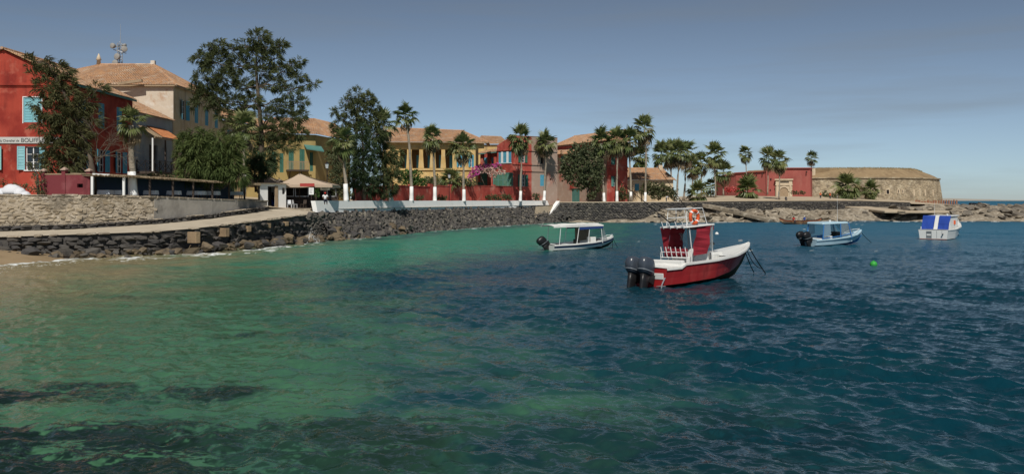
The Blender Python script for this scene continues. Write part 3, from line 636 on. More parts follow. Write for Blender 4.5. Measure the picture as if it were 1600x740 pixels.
def window(W, u0, u1, z0, z1, parent, frame=None, depth=.16, leaf=None, mode='closed', swing=0.25, sill=None, bars=True, trim=None):
    """frame in the reveal > pane, shutters, sill"""
    frame = frame or white_trim; mb = MB(); s = .07
    W.box(mb,u0,u0+s,z0,z1,-depth-.05,-depth+.03); W.box(mb,u1-s,u1,z0,z1,-depth-.05,-depth+.03)
    W.box(mb,u0+s,u1-s,z0,z0+s,-depth-.05,-depth+.03); W.box(mb,u0+s,u1-s,z1-s,z1,-depth-.05,-depth+.03)
    um = (u0+u1)/2
    if bars:
        W.box(mb,um-.04,um+.04,z0+s,z1-s,-depth-.045,-depth+.02)
        for k in (1, 2): z = z0+(z1-z0)*k/3; W.box(mb,u0+s,um-.04,z-.02,z+.02,-depth-.04,-depth+.01); W.box(mb,um+.04,u1-s,z-.02,z+.02,-depth-.04,-depth+.01)
    if trim:
        t_ = trim; W.box(mb,u0-t_,u0-.002,z0-t_,z1+t_,.003,.04); W.box(mb,u1+.002,u1+t_,z0-t_,z1+t_,.003,.04); W.box(mb,u0,u1,z1+.002,z1+t_,.003,.04)
    o = mb.build('window', frame, parent)
    g = MB(); g.quad(W.pt(u0,z0,-depth-.02), W.pt(u1,z0,-depth-.02), W.pt(u1,z1,-depth-.02), W.pt(u0,z1,-depth-.02)); g.build('pane', pane_mat, o)
    if sill: m = MB(); W.box(m,u0-.12,u1+.12,z0-.1,z0-.003,-.1,.1); m.build('sill', sill, o)
    if leaf:
        w = (u1-u0)/2
        if mode == 'closed': shutter(W,u0+.01,um-.01,z0+.01,z1-.01,leaf,o,-.06); shutter(W,u1-.01,um+.01,z0+.01,z1-.01,leaf,o,-.06)
        elif mode == 'open': shutter(W,u0-.02,u0-.02-w,z0,z1,leaf,o,.03,swing); shutter(W,u1+.02,u1+.02+w,z0,z1,leaf,o,.03,swing)
        elif mode == 'ajar': shutter(W,u0+.01,u0+.01+w*.8,z0+.01,z1-.01,leaf,o,.0,.6); shutter(W,u1-.01,u1-.01-w*.8,z0+.01,z1-.01,leaf,o,.0,.6)
    return o
def tiles(mb, e0, e1, r0, r1, cw=.28, ch=.34, lift=.05, jit=.012):
    """overlapping tiles on a slope: eave e0-e1, ridge r0-r1"""
    e0, e1, r0, r1 = map(Vector, (e0, e1, r0, r1)); n = (e1-e0).cross(r0-e0 if (r0-e0).length > .1 else r1-e0).normalized()
    if n.z < 0: n = -n
    rows = max(2, int(((r0+r1)/2-(e0+e1)/2).length/ch))
    mb.quad(e0, e1, r1, r0, 0, .1)
    for i in range(rows):
        a, b = e0.lerp(r0, i/rows), e1.lerp(r1, i/rows); c, d = e0.lerp(r0, (i+1.15)/rows), e1.lerp(r1, (i+1.15)/rows)
        k = max(1, int((b-a).length/cw))
        for j in range(k):
            p0, p1 = a.lerp(b, j/k), a.lerp(b, (j+.94)/k); q0, q1 = c.lerp(d, j/k), c.lerp(d, (j+.94)/k)
            l0 = n*(lift+random.uniform(-jit, jit)); l1 = n*(.012+random.uniform(-.004, .004)); m_ = (p0+p1)/2+l0+n*.03; mq = (q0+q1)/2+l1+n*.03
            mb.add([p0+l0*.6, m_, p1+l0*.6, q1+l1, mq, q0+l1, p0, p1], [(0,1,4,5),(1,2,3,4),(0,6,7,2)])
def roof(parent, slopes, m=None, edge=None):
    mb = MB()
    for s in slopes: tiles(mb, *s)
    o = mb.build('roof', m or tile_mat, parent)
    return o
def ridge(parent, pts, m=None, r=.13):
    mb = MB()
    for (p, d) in [x for a, b in zip(pts[:-1], pts[1:]) for x in resample([a, b], .42)]:
        mb.tube([p-d*.02, p+d*.44], [r, r*.85], 6)
    return mb.build('ridge_tiles', m or tile_mat, parent)
def fascia(parent, a, b, m, h=.22, w=.06, name='fascia'):
    mb = MB(); mb.bar(a, b, w, h); return mb.build(name, m, parent)
# ------------------------------------------------------------------ red inn at the left
RX0, RX1, RY0, RY1 = -50.9, -38.5, 78., 90.
inn = thing('red_inn', (-44.7,80,4.1), 'big red plastered inn with cyan shutters, white name board and tiled gable roof', 'building')
Wf = Wall((RX0,RY0), (RX1,RY0)); Ws = Wall((RX1,RY0), (RX1,RY1))
mb = MB(); fw = []; fh = []
for xc in (-42.15,-46.0,-49.6):
    u = xc-RX0; fh.append((u-.62,u+.62,6.68,8.75)); fw.append((u-.8,u+.8,10.85,13.05))
wall_face(mb, Wf, 3.6, 14.3, fh+fw)
ap = Vector((-44.7,RY0,17.2)); mb.add([(RX0,RY0,14.3),(RX1,RY0,14.3),ap], [(0,1,2)])
swl = []; swu = []
for y in (79.5,83.2,87.0): swl.append((y-RY0-.62,y-RY0+.62,6.65,8.75)); swu.append((y-RY0-.6,y-RY0+.6,10.75,13.1))
wall_face(mb, Ws, 3.6, 14.3, swl+swu); closer(mb, [(RX1,RY1),(RX0,RY1),(RX0,RY0)], 3.6, 14.3)
mb.add([(RX0,RY1,14.3),(RX1,RY1,14.3),(ap.x,RY1,17.2)], [(0,1,2)])
mb.build('wall', red_plaster, inn)
for i, h in enumerate(fh): window(Wf, *h, inn, leaf=cyan_paint, mode='open', swing=.3, sill=white_trim)
for h in fw: window(Wf, *h, inn, leaf=cyan_paint, mode='closed', trim=.08)
for h in swl: window(Ws, *h, inn, leaf=blue_paint, mode='open', swing=.25)
for h in swu: window(Ws, *h, inn, leaf=blue_paint, mode='closed')
m = MB(); Wf.box(m,-.15,Wf.L+.12,14.1,14.32,.003,.16); Wf.box(m,-.1,Wf.L+.07,13.98,14.1,.003,.08); m.build('cornice', red_plaster, inn)
roof(inn, [((RX1+.35,RY0-.25,14.22),(RX1+.35,RY1+.2,14.22),(ap.x,RY0-.25,17.3),(ap.x,RY1+.2,17.3)), ((RX0-.35,RY0-.25,14.22),(RX0-.35,RY1+.2,14.22),(ap.x,RY0-.25,17.3),(ap.x,RY1+.2,17.3))])
ridge(inn, [(ap.x,RY0-.3,17.36),(ap.x,RY1+.3,17.36)])
fascia(inn, (RX1+.33,RY0-.2,14.1), (RX1+.33,RY1+.2,14.1), teal_paint, .2)
sg = MB(); Wf.box(sg, .3, RX1-RX0-.9, 9.0, 9.56, .02, .09); sgo = sg.build('sign_board', mat('greyed_sign_paint', (.5,.5,.48), .7, [((.38,.37,.35),1.5,.45,.7,1,.7)]), inn)
letter = mat('sign_lettering', (.03,.035,.04), .6)
def text(body, size, W, u, z, d, m, parent, name='lettering', sx=1.):
    c = bpy.data.curves.new(name, 'FONT'); c.body = body; c.size = size; c.extrude = .004
    o = bpy.data.objects.new(name, c); COL.objects.link(o)
    dg = bpy.context.evaluated_depsgraph_get(); dg.update(); me = bpy.data.meshes.new_from_object(o.evaluated_get(dg)); bpy.data.objects.remove(o)
    me.name = name; me.materials.clear(); me.materials.append(m)
    M = Matrix((( W.u.x*sx, 0, W.n.x, 0), (W.u.y*sx, 0, W.n.y, 0), (0, 1, 0, 0), (0, 0, 0, 1)))
    p = W.pt(u, z, d); M.translation = p-rootloc(parent); me.transform(M)
    t = bpy.data.objects.new(name, me); COL.objects.link(t); t.parent = parent; return t
text('BOUFFLERS', .52, Wf, PX(33.5,RY0)-RX0, 9.1, .1, letter, sgo, sx=1.0)
text('du Chevalier de', .3, Wf, PX(0,RY0)-RX0-.05, 9.14, .1, letter, sgo, sx=.93)
# ------------------------------------------------------------------ grey house with tiled balcony
gh = thing('balcony_house', (-40,95,4.1), 'small grey blue house with dark railed balcony under an orange tile awning', 'building')
BX1, BY0, BY1 = -38.3, 90.3, 100.
Wb = Wall((BX1,BY0), (BX1,BY1)); mb = MB()
u = Wb.u_at; hb = [(u(217),u(226),7.5,9.9),(u(233),u(246),7.0,9.9),(u(252),u(261),7.5,9.9)]
wall_face(mb, Wb, 3.6, 13.0, hb); closer(mb, [(BX1,BY1),(-46,BY1),(-46,BY0),(BX1,BY0)], 3.6, 13.0); mb.add([(-46,BY0,13.0),(BX1,BY0,13.0),(-46,BY0,16.6)], [(0,1,2)])
mb.build('wall', grey_plaster, gh)
window(Wb, *hb[0], gh, leaf=grey_plaster, mode='closed'); window(Wb, *hb[2], gh, leaf=grey_plaster, mode='closed')
m = MB(); Wb.box(m, *hb[1][:2], 7.0, 9.9, -.27, -.2); m.build('door', wood_dark, gh)
roof(gh, [((BX1+.35,BY0-.1,12.95),(BX1+.35,BY1+.1,12.95),(-45.5,BY0-.1,16.7),(-45.5,BY1+.1,16.7))])
PJ = 1.9
m = MB(); Wb.box(m, .05, Wb.L-.4, 6.72, 6.98, .003, PJ); m.build('balcony_floor', wood_dark, gh)
m = MB(); Wb.box(m, .3, Wb.L-.4, 6.46, 6.72, PJ-.45, PJ+.04); m.build('balcony_edge', cream_plaster, gh)
cr0 = [Wb.pt(.08,0,.08), Wb.pt(.08,0,PJ-.08), Wb.pt(Wb.L-.45,0,PJ-.08)]
rp_ = [cr0[0], cr0[0].lerp(cr0[1],.5)]+[cr0[1].lerp(cr0[2],k/6) for k in range(7)]
for p in rp_:
    m = MB(); m.box(p.x-.045,p.x+.045,p.y-.045,p.y+.045,6.98,8.15); m.build('railing_post', iron_black, gh)
for a_, b_ in zip(rp_[:-1], rp_[1:]):
    d = (b_-a_).normalized()*.05; a2, b2 = a_+d, b_-d; up = lambda v, z_: Vector((v.x,v.y,z_)); m = MB()
    for z_ in (7.1, 8.06): m.bar(up(a2,z_), up(b2,z_), .05, .06)
    m.bar(up(a2,7.13), up(b2,8.03), .045, .045); m.bar(up(a2,8.03), up(b2,7.13), .04, .05); m.build('railing_panel', iron_black, gh)
roof(gh, [(Wb.pt(1.7,10.55,PJ+.2), Wb.pt(6.9,10.55,PJ+.2), Wb.pt(2.6,11.8,.03), Wb.pt(7.6,11.8,.03))], tile_new)
for k in range(4):
    m = MB(); m.bar(Wb.pt(.2+.55*k,11.75,.05), Wb.pt(.1+.5*k,10.5,PJ+.15), .1, .08); m.build('rafter', wood_tan, gh)
m = MB(); m.bar(Wb.pt(.05,10.42,PJ), Wb.pt(7.0,10.42,PJ), .1, .12); m.build('awning_beam', wood_tan, gh)
for uu, mm_ in ((.1,white_trim),(3.4,wood_dark),(6.6,wood_dark)): m = MB(); Wb.box(m, uu-.07, uu+.07, 6.98, 10.36, PJ-.28, PJ-.14); m.build('post', mm_, gh)
for uu in (.5,3.,5.5,8.): m = MB(); m.bar(Wb.pt(uu,5.4,.05), Wb.pt(uu,6.7,PJ-.3), .13, .13); m.build('bracket', wood_dark, gh)
# ------------------------------------------------------------------ cream house with hip roof
ch = thing('cream_house', (-46,108,4.1), 'tall cream house with peeling end wall, turquoise shutters and tiled hip roof', 'building')
CX0, CX1, CY0, CY1 = -57., -38.25, 100.2, 116.4
Wc = Wall((CX0,CY0), (CX1,CY0)); Wr = Wall((CX1,CY0), (CX1,CY1))
mb = MB(); wall_face(mb, Wc, 3.6, 17.0); mb.build('end_wall', peeled_plaster, ch)
hs_ = []
for px in (287,307,323,338):
    uu = Wr.u_at(px); hs_.append((uu-.6,uu+.6,13.35,15.65))
hs2 = [(a,b,7.6,9.9) for a,b,c,d in hs_]
mb = MB(); wall_face(mb, Wr, 3.6, 17.0, hs_+hs2); closer(mb, [(CX1,CY1),(CX0,CY1),(CX0,CY0)], 3.6, 17.0); mb.build('wall', cream_plaster, ch)
for i, h in enumerate(hs_): window(Wr, *h, ch, leaf=blue_paint, mode='open' if i < 1 else 'closed', swing=.35)
for h in hs2: window(Wr, *h, ch, leaf=blue_paint, mode='closed')
ez = 17.02; rz = 20.6; A, B, C_, D = (CX0-.4,CY0-.4,ez), (CX1+.4,CY0-.4,ez), (CX1+.4,CY1+.3,ez), (CX0-.4,CY1+.3,ez); r0, r1 = (-50.5,108.4,rz), (-43.8,108.4,rz)
roof(ch, [(A,B,r0,r1), (B,C_,r1,r1), (D,C_,r0,r1), (A,D,r0,r0)])
ridge(ch, [r0,r1]); ridge(ch, [r1,B]); ridge(ch, [r1,C_])
m = MB(); m.tube([Vector(r0)+Vector((0,0,k)) for k in (0,.5,.55,.9,1.3)],[.28,.22,.34,.2,.05],8); m.build('finial', cream_stone, ch, smooth=True)
m = MB(); m.box(-44.1,-43.6,108.2,108.6,rz-.1,rz+.45); m.build('chimney', peeled_plaster, ch)
fascia(ch, (CX1+.38,CY0-.38,16.9), (CX1+.38,CY1+.2,16.9), wood_tan, .16); fascia(ch, (CX0,CY0-.38,16.9), (CX1+.3,CY0-.38,16.9), wood_tan, .16)
m = MB(); m.bar(P(185,131,99.2), P(222,126,99.2), .35, .3); m.build('roof_plank', wood_tan, ch)
# telecom mast
ms = thing('telecom_mast', (PX(187,109.5),109.5,20.2), 'steel telecom mast with round grey dishes on the cream roof', 'mast')
galv = mat('galvanised_steel', (.42,.43,.44), .5, metal=.6); dish_m = mat('dish_grey', (.3,.29,.27), .7)
mz = PZ(68,109.5); X0 = ms.location.x; mb = MB()
for a in range(3): q = (X0+.32*math.cos(a*2.1),109.5+.32*math.sin(a*2.1)); mb.tube([(*q,20.0),(*q,mz)],.05,5)
for k in range(9):
    z = 20.2+k*.38; p = [(X0+.32*math.cos(a*2.1),109.5+.32*math.sin(a*2.1),z+.38*(a % 2)) for a in range(3)]
    for a in range(3): mb.tube([p[a],p[(a+1)%3]],.03,4)
mb.tube([(X0+.1,109.5,mz),(X0+.1,109.5,PZ(38,109.5))],[.04,.015],5); mb.tube([(X0-.7,109.3,PZ(78,109.5)),(X0+.9,109.3,PZ(84,109.5))],.05,5); mb.build('lattice', galv, ms)
for px, py, r, dr in ((177,72,.42,(-.5,-1,0)),(194,77,.46,(.6,-1,0)),(184,89,.5,(-.4,-1,0)),(181,99,.5,(-.3,-1,0)),(194,71,.25,(1,-.4,0))):
    c = Vector((PX(px,109.0),109.0,PZ(py,109.0))); d = Vector(dr).normalized(); m = MB(); r *= .8; m.tube([c-d*.3, c-d*.2, c+d*.05, c+d*.22, c+d*.24],[r*.3,r*.7,r,r,r*.9],14); m.tube([c-d*.3, Vector((X0,109.5,c.z))],.05,5); m.build('dish', dish_m, ms, smooth=True)
# ------------------------------------------------------------------ row of cream and yellow houses behind the tall tree
rh = thing('row_house', (-36,124,4.1), 'long cream house with blue shutters half hidden behind the tall casuarina', 'building')
Wq = Wall((-38.25,116.6), (-34.5,134)); mb = MB(); hh = []
for uu in (2.2,6,10,14): hh += [(uu-.6,uu+.6,11.2,13.4),(uu-.6,uu+.6,6.4,8.7)]
wall_face(mb, Wq, 3.6, 14.6, hh); closer(mb, [(-34.5,134),(-48,134),(-48,116.6),(-38.25,116.6)], 3.6, 14.6); mb.build('wall', cream_plaster, rh)
for h in hh: window(Wq, *h, rh, leaf=blue_paint, mode='closed')
roof(rh, [((-37.9,116.6,14.6),(-34.1,134.3,14.6),(-44,116.6,17.4),(-41,134.3,17.4))])
yh = thing('yellow_balcony_house', (-31,124,4.), 'yellow house with grey balcony and green awning above the cafe parasols', 'building')
Wy = Wall((PX(385,119),119), (PX(493,122),122)); mb = MB(); u = Wy.u_at
hy = [(u(424),u(431),7.9,10.6),(u(437),u(443),7.8,10.4),(u(451),u(459),8.2,11.0),(u(468),u(476),8.2,11.0),(u(484),u(489),8.0,10.6),(u(402),u(409),7.9,10.6)]
wall_face(mb, Wy, 3.6, 13.0, hy); e = Wy.pt(Wy.L,0); closer(mb, [(e.x,e.y),(e.x+2.2,e.y+14),(-38,e.y+14),(PX(385,119),119)], 3.6, 13.0); mb.build('wall', shaded_yellow_plaster, yh)
for h in hy: window(Wy, *h, yh, leaf=green_paint, mode='closed')
m = MB(); Wy.box(m, u(447), u(481), 7.95, 8.15, .003, 1.5); m.build('balcony_floor', wood_dark, yh)
m = MB()
for a in np.linspace(u(448), u(480), 15): Wy.box(m, a-.03, a+.03, 8.15, 9.2, 1.38, 1.44)
Wy.box(m, u(447.5), u(480.5), 9.2, 9.28, 1.36, 1.46); m.build('railing', wood_tan, yh)
m = MB(); m.hexa([Wy.pt(u(477),10.9,1.6),Wy.pt(u(504),10.6,1.6),Wy.pt(u(502),11.3,0),Wy.pt(u(475),11.5,0),Wy.pt(u(477),11.05,1.6),Wy.pt(u(504),10.75,1.6),Wy.pt(u(502),11.45,0),Wy.pt(u(475),11.65,0)]); m.build('awning', teal_paint, yh)
for px in (452,470): m = MB(); m.bar(Wy.pt(u(px),6.9,.02), Wy.pt(u(px),7.93,1.3), .12, .12); m.build('bracket', wood_dark, yh)
roof(yh, [((PX(380,118),118.2,13.05),(e.x+.4,e.y-.6,13.05),(-34,126.5,15.8),(e.x-1.5,e.y+6,15.8)), ((e.x+.4,e.y-.6,13.05),(e.x+2.8,e.y+14.5,13.05),(e.x-1.5,e.y+6,15.8),(e.x-.2,e.y+14.5,15.8))])
# ------------------------------------------------------------------ loggia house
lg = thing('loggia_house', (-13.5,152,3.4), 'ochre colonial house with an upper loggia of tapered columns and tiled roof', 'building')
LY = 150.; Wl = Wall((PX(598,LY),LY), (PX(743,LY),LY)); u = Wl.u_at; z = lambda py: PZ(py, LY); mb = MB()
op = [(u(624.6),u(636)),(u(643),u(655)),(u(661),u(672.6)),(u(680),u(689.6)),(u(695.5),u(707))]
low = [(u(627),u(634),3.4,6.6),(u(645),u(653),3.4,6.6),(u(664),u(671),3.4,6.6)]
ws_ = [(u(713.5),u(722),z(261),z(242)),(u(732),u(740.5),z(261),z(242))]
wall_face(mb, Wl, 3.2, z(222), [(a,b,z(263),z(233.5)) for a,b in op]+low+ws_, depth=.5); e0, e1 = Wl.pt(0,0), Wl.pt(Wl.L,0)
closer(mb, [(e1.x,LY),(e1.x,LY+13),(e0.x,LY+13),(e0.x,LY)], 3.2, z(222)); mb.build('wall', ochre_plaster, lg)
m = MB(); Wl.box(m, u(622), u(709), z(264), z(263)-.02, -3.0, -.02); m.build('loggia_floor', cream_stone, lg)
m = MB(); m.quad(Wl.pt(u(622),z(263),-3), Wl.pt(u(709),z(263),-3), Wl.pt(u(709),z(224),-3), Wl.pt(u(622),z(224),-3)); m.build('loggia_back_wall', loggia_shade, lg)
for a, b in op:
    m = MB(); c = (a+b)/2; Wl.box(m, c-.1, c+.42, z(262.5), z(241), -2.98, -2.9); m.build('shutter', blue_paint, lg)
for (a0, b0), (a1, b1) in zip(op[:-1], op[1:]):
    m = MB(); q = Wl.pt; w0 = .14
    m.hexa([q(b0-w0,z(262.8),.12), q(a1+w0,z(262.8),.12), q(a1+w0,z(262.8),-.6), q(b0-w0,z(262.8),-.6), q(b0+.05,z(234.2),.08), q(a1-.05,z(234.2),.08), q(a1-.05,z(234.2),-.4), q(b0+.05,z(234.2),-.4)]); m.build('column', ochre_plaster, lg)
m = MB(); Wl.box(m, u(622), u(743), z(266), z(263.3), .003, .22); Wl.box(m, u(600), u(743)+.1, z(231.5), z(229.5), .003, .12); m.build('cornice', ochre_plaster, lg)
for h in ws_: window(Wl, *h, lg, leaf=blue_paint, mode='ajar')
for h in low: m = MB(); Wl.box(m, h[0], h[1], h[2], h[3], -.5, -.42); m.build('door', wood_dark, lg)
m = MB(); Wl.box(m, u(743)+.01, u(756), z(231), z(224), -2, .0); m.build('cornice', ochre_plaster, lg)
ez = z(221.5); rzz = PZ(199.5, LY+7)
E0, E1, R0, R1 = (PX(598,LY)-.6,LY-.9,ez), (PX(757,LY)+.7,LY-.9,ez-.12), (PX(607,LY+7),LY+7,rzz), (PX(722,LY+7),LY+7,PZ(204,LY+7))
roof(lg, [(E0,E1,R0,R1), (E1,(E1[0],LY+14,ez),R1,R1)]); ridge(lg, [R0,R1]); ridge(lg, [R1,E1]); fascia(lg, (E0[0],E0[1],ez-.1), (E1[0],E1[1],ez-.2), wood_tan, .14)
bh = thing('rear_house', (-5,190,3.5), 'low hipped tile roof of a house seen between the ochre and red houses', 'building')
mb = MB(); closer(mb, [(PX(742,186),186),(PX(792,186),186),(PX(792,186),198),(PX(742,186),198),(PX(742,186),186)], 3.2, PZ(226,186)); mb.build('wall', ochre_plaster, bh)
ee = PZ(225,186); roof(bh, [((PX(738,186),185.5,ee),(PX(796,186),185.5,ee),(PX(752,192),192,PZ(212,192)),(PX(783,192),192,PZ(213,192)))])
# ------------------------------------------------------------------ red corner house
cr = thing('red_corner_house', (0,163,3.2), 'two storey red corner house, right half weathered to bare pink grey plaster', 'building')
c0, cl, crr = (.1,160.), (-2.75,162.8), (8.5,166.)
Wl2 = Wall(cl, c0); Wr2 = Wall(c0, crr); zc = lambda py: PZ(py, 160.); tz = zc(211.6)
mb = MB(); u = Wl2.u_at; hw = (u(779),u(799),zc(254),zc(236)); wall_face(mb, Wl2, 3., zc(231), [hw]); q = Wl2.pt
mb.add([q(0,zc(231)), q(Wl2.L,zc(231)), q(Wl2.L,tz), q(0,zc(225.5))], [(0,1,2,3)]); closer(mb, [cl,(-2.75+5,162.8+9)], 3., zc(226)); mb.build('wall', coral_plaster, cr)
wo = window(Wl2, *hw, cr, leaf=blue_paint, mode='closed', sill=white_trim)
for k in (.2,.62): m = MB(); a_ = hw[0]+(hw[1]-hw[0])*k; Wl2.box(m, a_, a_+(hw[1]-hw[0])*.16, hw[2]+.05, hw[3]-.05, -.002, .03); m.build('white_blind', white_trim, wo)
u = Wr2.u_at; us_ = u(830.5)
zz = lambda a, py: Wr2.z_at(a, py)
hr = [(u(813),u(820),zc(253.5),zc(241)), (u(813),u(820.5),zc(291),zc(272.5))]
mb = MB(); wall_face(mb, Wr2, 3., tz, hr, u1=us_); mb.build('wall', coral_plaster, cr)
for h in hr: window(Wr2, *h, cr, leaf=green_paint, mode='open', swing=.12)
hg = [(u(845),u(850),zc(254.5),zc(243)), (u(844),u(852),zc(290),zc(272)), (u(859),u(862),zc(280.5),zc(277.5))]
mb = MB(); wall_face(mb, Wr2, 3., tz, hg, u0=us_); closer(mb, [crr,(crr[0]-4,crr[1]+9)], 3., tz); mb.build('weathered_wall', worn_pink, cr)
m = MB()
for h in (hg[0],hg[2]): Wr2.box(m, h[0], h[1], h[2], h[3], -.4, -.3)
m.build('opening', dark_in, cr); window(Wr2, *hg[1], cr, leaf=blue_paint, mode='closed')
for py, hz in ((234,.2),(256,.22),(266.5,.2)):
    m = MB(); Wr2.box(m, -.05, us_, zc(py)-hz/2, zc(py)+hz/2, .003, .14); m.build('cornice', coral_plaster, cr)
    m = MB(); Wr2.box(m, us_+.002, Wr2.L+.05, zc(py)-hz/2, zc(py)+hz/2, .003, .14); m.build('cornice', worn_pink, cr)
    m = MB(); Wl2.box(m, 0, Wl2.L+.05, zc(py)-hz/2, zc(py)+hz/2, .003, .14)
    if py < 250: m.build('cornice', coral_plaster, cr)
m = MB(); Wr2.box(m, 0, Wr2.L, tz-.02, tz+.06, -.3, .05); m.build('parapet_cap', worn_pink, cr)
# veranda wing
vr = thing('red_veranda', (-4.5,165,3.2), 'red veranda wing with square pillars under a small lean-to tile roof', 'veranda')
Wv = Wall((PX(741,166),166), (PX(778,163.5),163.5)); u = Wv.u_at; zv = lambda py: PZ(py, 164.8)
mb = MB(); wall_face(mb, Wv, 3., zv(259)); mb.quad(Wv.pt(0,zv(259),-3), Wv.pt(Wv.L,zv(259),-3), Wv.pt(Wv.L,zv(230),-3), Wv.pt(0,zv(240),-3)); mb.build('wall', coral_plaster, vr)
m = MB(); Wv.box(m, -.1, Wv.L, zv(260), zv(258.8), -3, .1); m.build('floor', cream_stone, vr)
for a in (742,752.5,763.5,773.5):
    m = MB(); Wv.box(m, u(a)-.28, u(a)+.28, zv(258.8), zv(239), -.55, 0.02); m.build('pillar', coral_plaster, vr)
for a in (747,758,769): m = MB(); Wv.box(m, u(a)-.42, u(a)+.42, zv(258.5), zv(245), -2.98, -2.9); m.build('door', blue_paint, vr)
roof(vr, [(Wv.pt(-.4,zv(241),.6), Wv.pt(Wv.L+.1,zv(237.5),.6), Wv.pt(2.1,zv(232),-3), Wv.pt(Wv.L+.1,zv(229),-3))]); fascia(vr, Wv.pt(-.4,zv(241)-.1,.55), Wv.pt(Wv.L,zv(237.5)-.1,.55), teal_paint, .18)
# green lattice screens
lat = mat('green_mesh_screen', (.06,.15,.10), .8, [((.12,.2,.15),.9,.45,.7,1,.8)])
for px0, px1, py0, py1, Y, lab in ((741,761,291,270,160.5,'green framed lattice screen with dark gap under the bougainvillea'),(771,801,292,270,158.5,'dark green mesh screen standing against the red corner house')):
    t_ = thing('lattice_screen', (PX((px0+px1)/2,Y),Y,3.2), lab, 'screen'); Wz = Wall((PX(px0,Y),Y), (PX(px1,Y),Y-.3)); m = MB(); a, b_ = PZ(py0,Y), PZ(py1,Y)
    for k in range(5): x = Wz.L*k/4; Wz.box(m, x-.06, x+.06, 3.1, b_, -.06, .06)
    for zz_ in (a, (a+b_)/2, b_): Wz.box(m, .06, Wz.L-.06, zz_-.05, zz_+.05, -.04, .04)
    m.build('frame', teal_paint, t_)
    if px0 > 765: m = MB(); Wz.box(m, .06, Wz.L-.06, a, b_, -.015, .015); m.build('mesh', lat, t_)
    else: m = MB(); Wz.box(m, .06, Wz.L-.06, a, a+.8, -.015, .015); Wz.box(m, Wz.L*.55, Wz.L-.06, a+.85, b_, -.015, .015); m.build('mesh', lat, t_)
rp = MB(); rp.box(PX(762.5,160),PX(769,160),159.7,160.3,3.1,PZ(272,160)); o = rp.build('red_pillar', coral_plaster, base=(PX(766,160),160,3.1)); tag(o,'red square pillar between the two green lattice screens','pillar')
# red garden wall behind the promenade
gw = thing('garden_wall', (-9,140,3.1), 'low red plastered garden wall with square piers behind the promenade palms', 'wall')
GW = [(PX(556,112),112),(PX(610,122),122),(PX(672,136),136),(PX(735,147),147),(PX(806,158.6),158.6)]
for a, b_ in zip(GW[:-1], GW[1:]):
    Wg = Wall(a, b_); m = MB(); hz = PZ(291, (a[1]+b_[1])/2); Wg.box(m, 0, Wg.L, 2.9, hz, -.3, 0); m.build('wall', coral_plaster, gw)
    m = MB(); Wg.box(m, -.1, Wg.L+.1, hz+.003, hz+.1, -.36, .06); m.build('coping', coral_plaster, gw)
    for px_ in (0.02, .5): m = MB(); x = Wg.L*px_; Wg.box(m, x-.35, x+.35, 2.9, hz+.3, -.4, .08); m.build('pier', coral_plaster, gw)
# ------------------------------------------------------------------ red house behind the round tree
rr_ = thing('red_tiled_house', (18,176,3.2), 'long weathered red house with tiled roof behind the round green tree', 'building')
Wg1 = Wall((PX(866,190),190), (PX(948,172),172)); Wg2 = Wall((PX(948,172),172), (PX(980.5,175.5),175.5)); z2 = lambda py: PZ(py, 172.)
u = Wg1.u_at; mb = MB(); hd = [(u(893),u(905.5),3.0,PZ(294.5,184)), (u(876),u(881),PZ(254,186),PZ(243,186))]; wall_face(mb, Wg1, 3., z2(219), hd); mb.build('wall', worn_pink, rr_)
m = MB(); Wg1.box(m, 0, Wg1.L, z2(232), z2(222), .003, .1); m.build('painted_band', coral_plaster, rr_)
m = MB(); h = hd[0]; mm = (h[0]+h[1])/2; Wg1.box(m, h[0], mm-.02, h[2], h[3], -.2, -.12); Wg1.box(m, mm+.02, h[1], h[2], h[3], -.2, -.12); m.build('door', teal_paint, rr_)
m = MB(); Wg1.box(m, u(891), u(897), h[3]+.02, PZ(283,184), .003, .15); m.build('lintel_block', coral_plaster, rr_)
h = hd[1]; m = MB(); Wg1.box(m, h[0], h[1], h[2], h[3], -.2, -.1); m.build('shutter', teal_paint, rr_)
u = Wg2.u_at; hw2 = [(u(955),u(961.5),z2(257),z2(244)), (u(955),u(961.5),z2(291),z2(275))]; mb = MB(); wall_face(mb, Wg2, 3., z2(216), hw2); e = Wg2.pt(Wg2.L,0); closer(mb, [(e.x,e.y),(e.x-4,e.y+14)], 3., z2(222)); mb.build('wall', coral_plaster, rr_)
for i, h in enumerate(hw2): window(Wg2, *h, rr_, leaf=teal_paint, mode='closed' if i == 0 else 'ajar')
for py in (260.5,266): m = MB(); Wg2.box(m, -.05, Wg2.L+.05, z2(py)-.12, z2(py)+.12, .003, .15); m.build('cornice', coral_plaster, rr_)
a0 = Wg1.pt(-.3,z2(220),.7); a1 = Wg1.pt(Wg1.L+.2,z2(220),.7); b0 = Wg1.pt(0,z2(220)+2.4,-5); b1 = Wg1.pt(Wg1.L-1,z2(220)+2.4,-5); a2 = Wg2.pt(Wg2.L+.3,z2(220),.5)
roof(rr_, [(a0,a1,b0,b1), (a1,a2,b1,Wg2.pt(Wg2.L-1.5,z2(220)+2.2,-4))]); ridge(rr_, [b0,b1]); roof(rr_, [(Wg1.pt(0,PZ(241,188),1.6), Wg1.pt(Wg1.L*.5,PZ(240,180),1.6), Wg1.pt(0,PZ(233,188),.05), Wg1.pt(Wg1.L*.5,PZ(232,180),.05))])
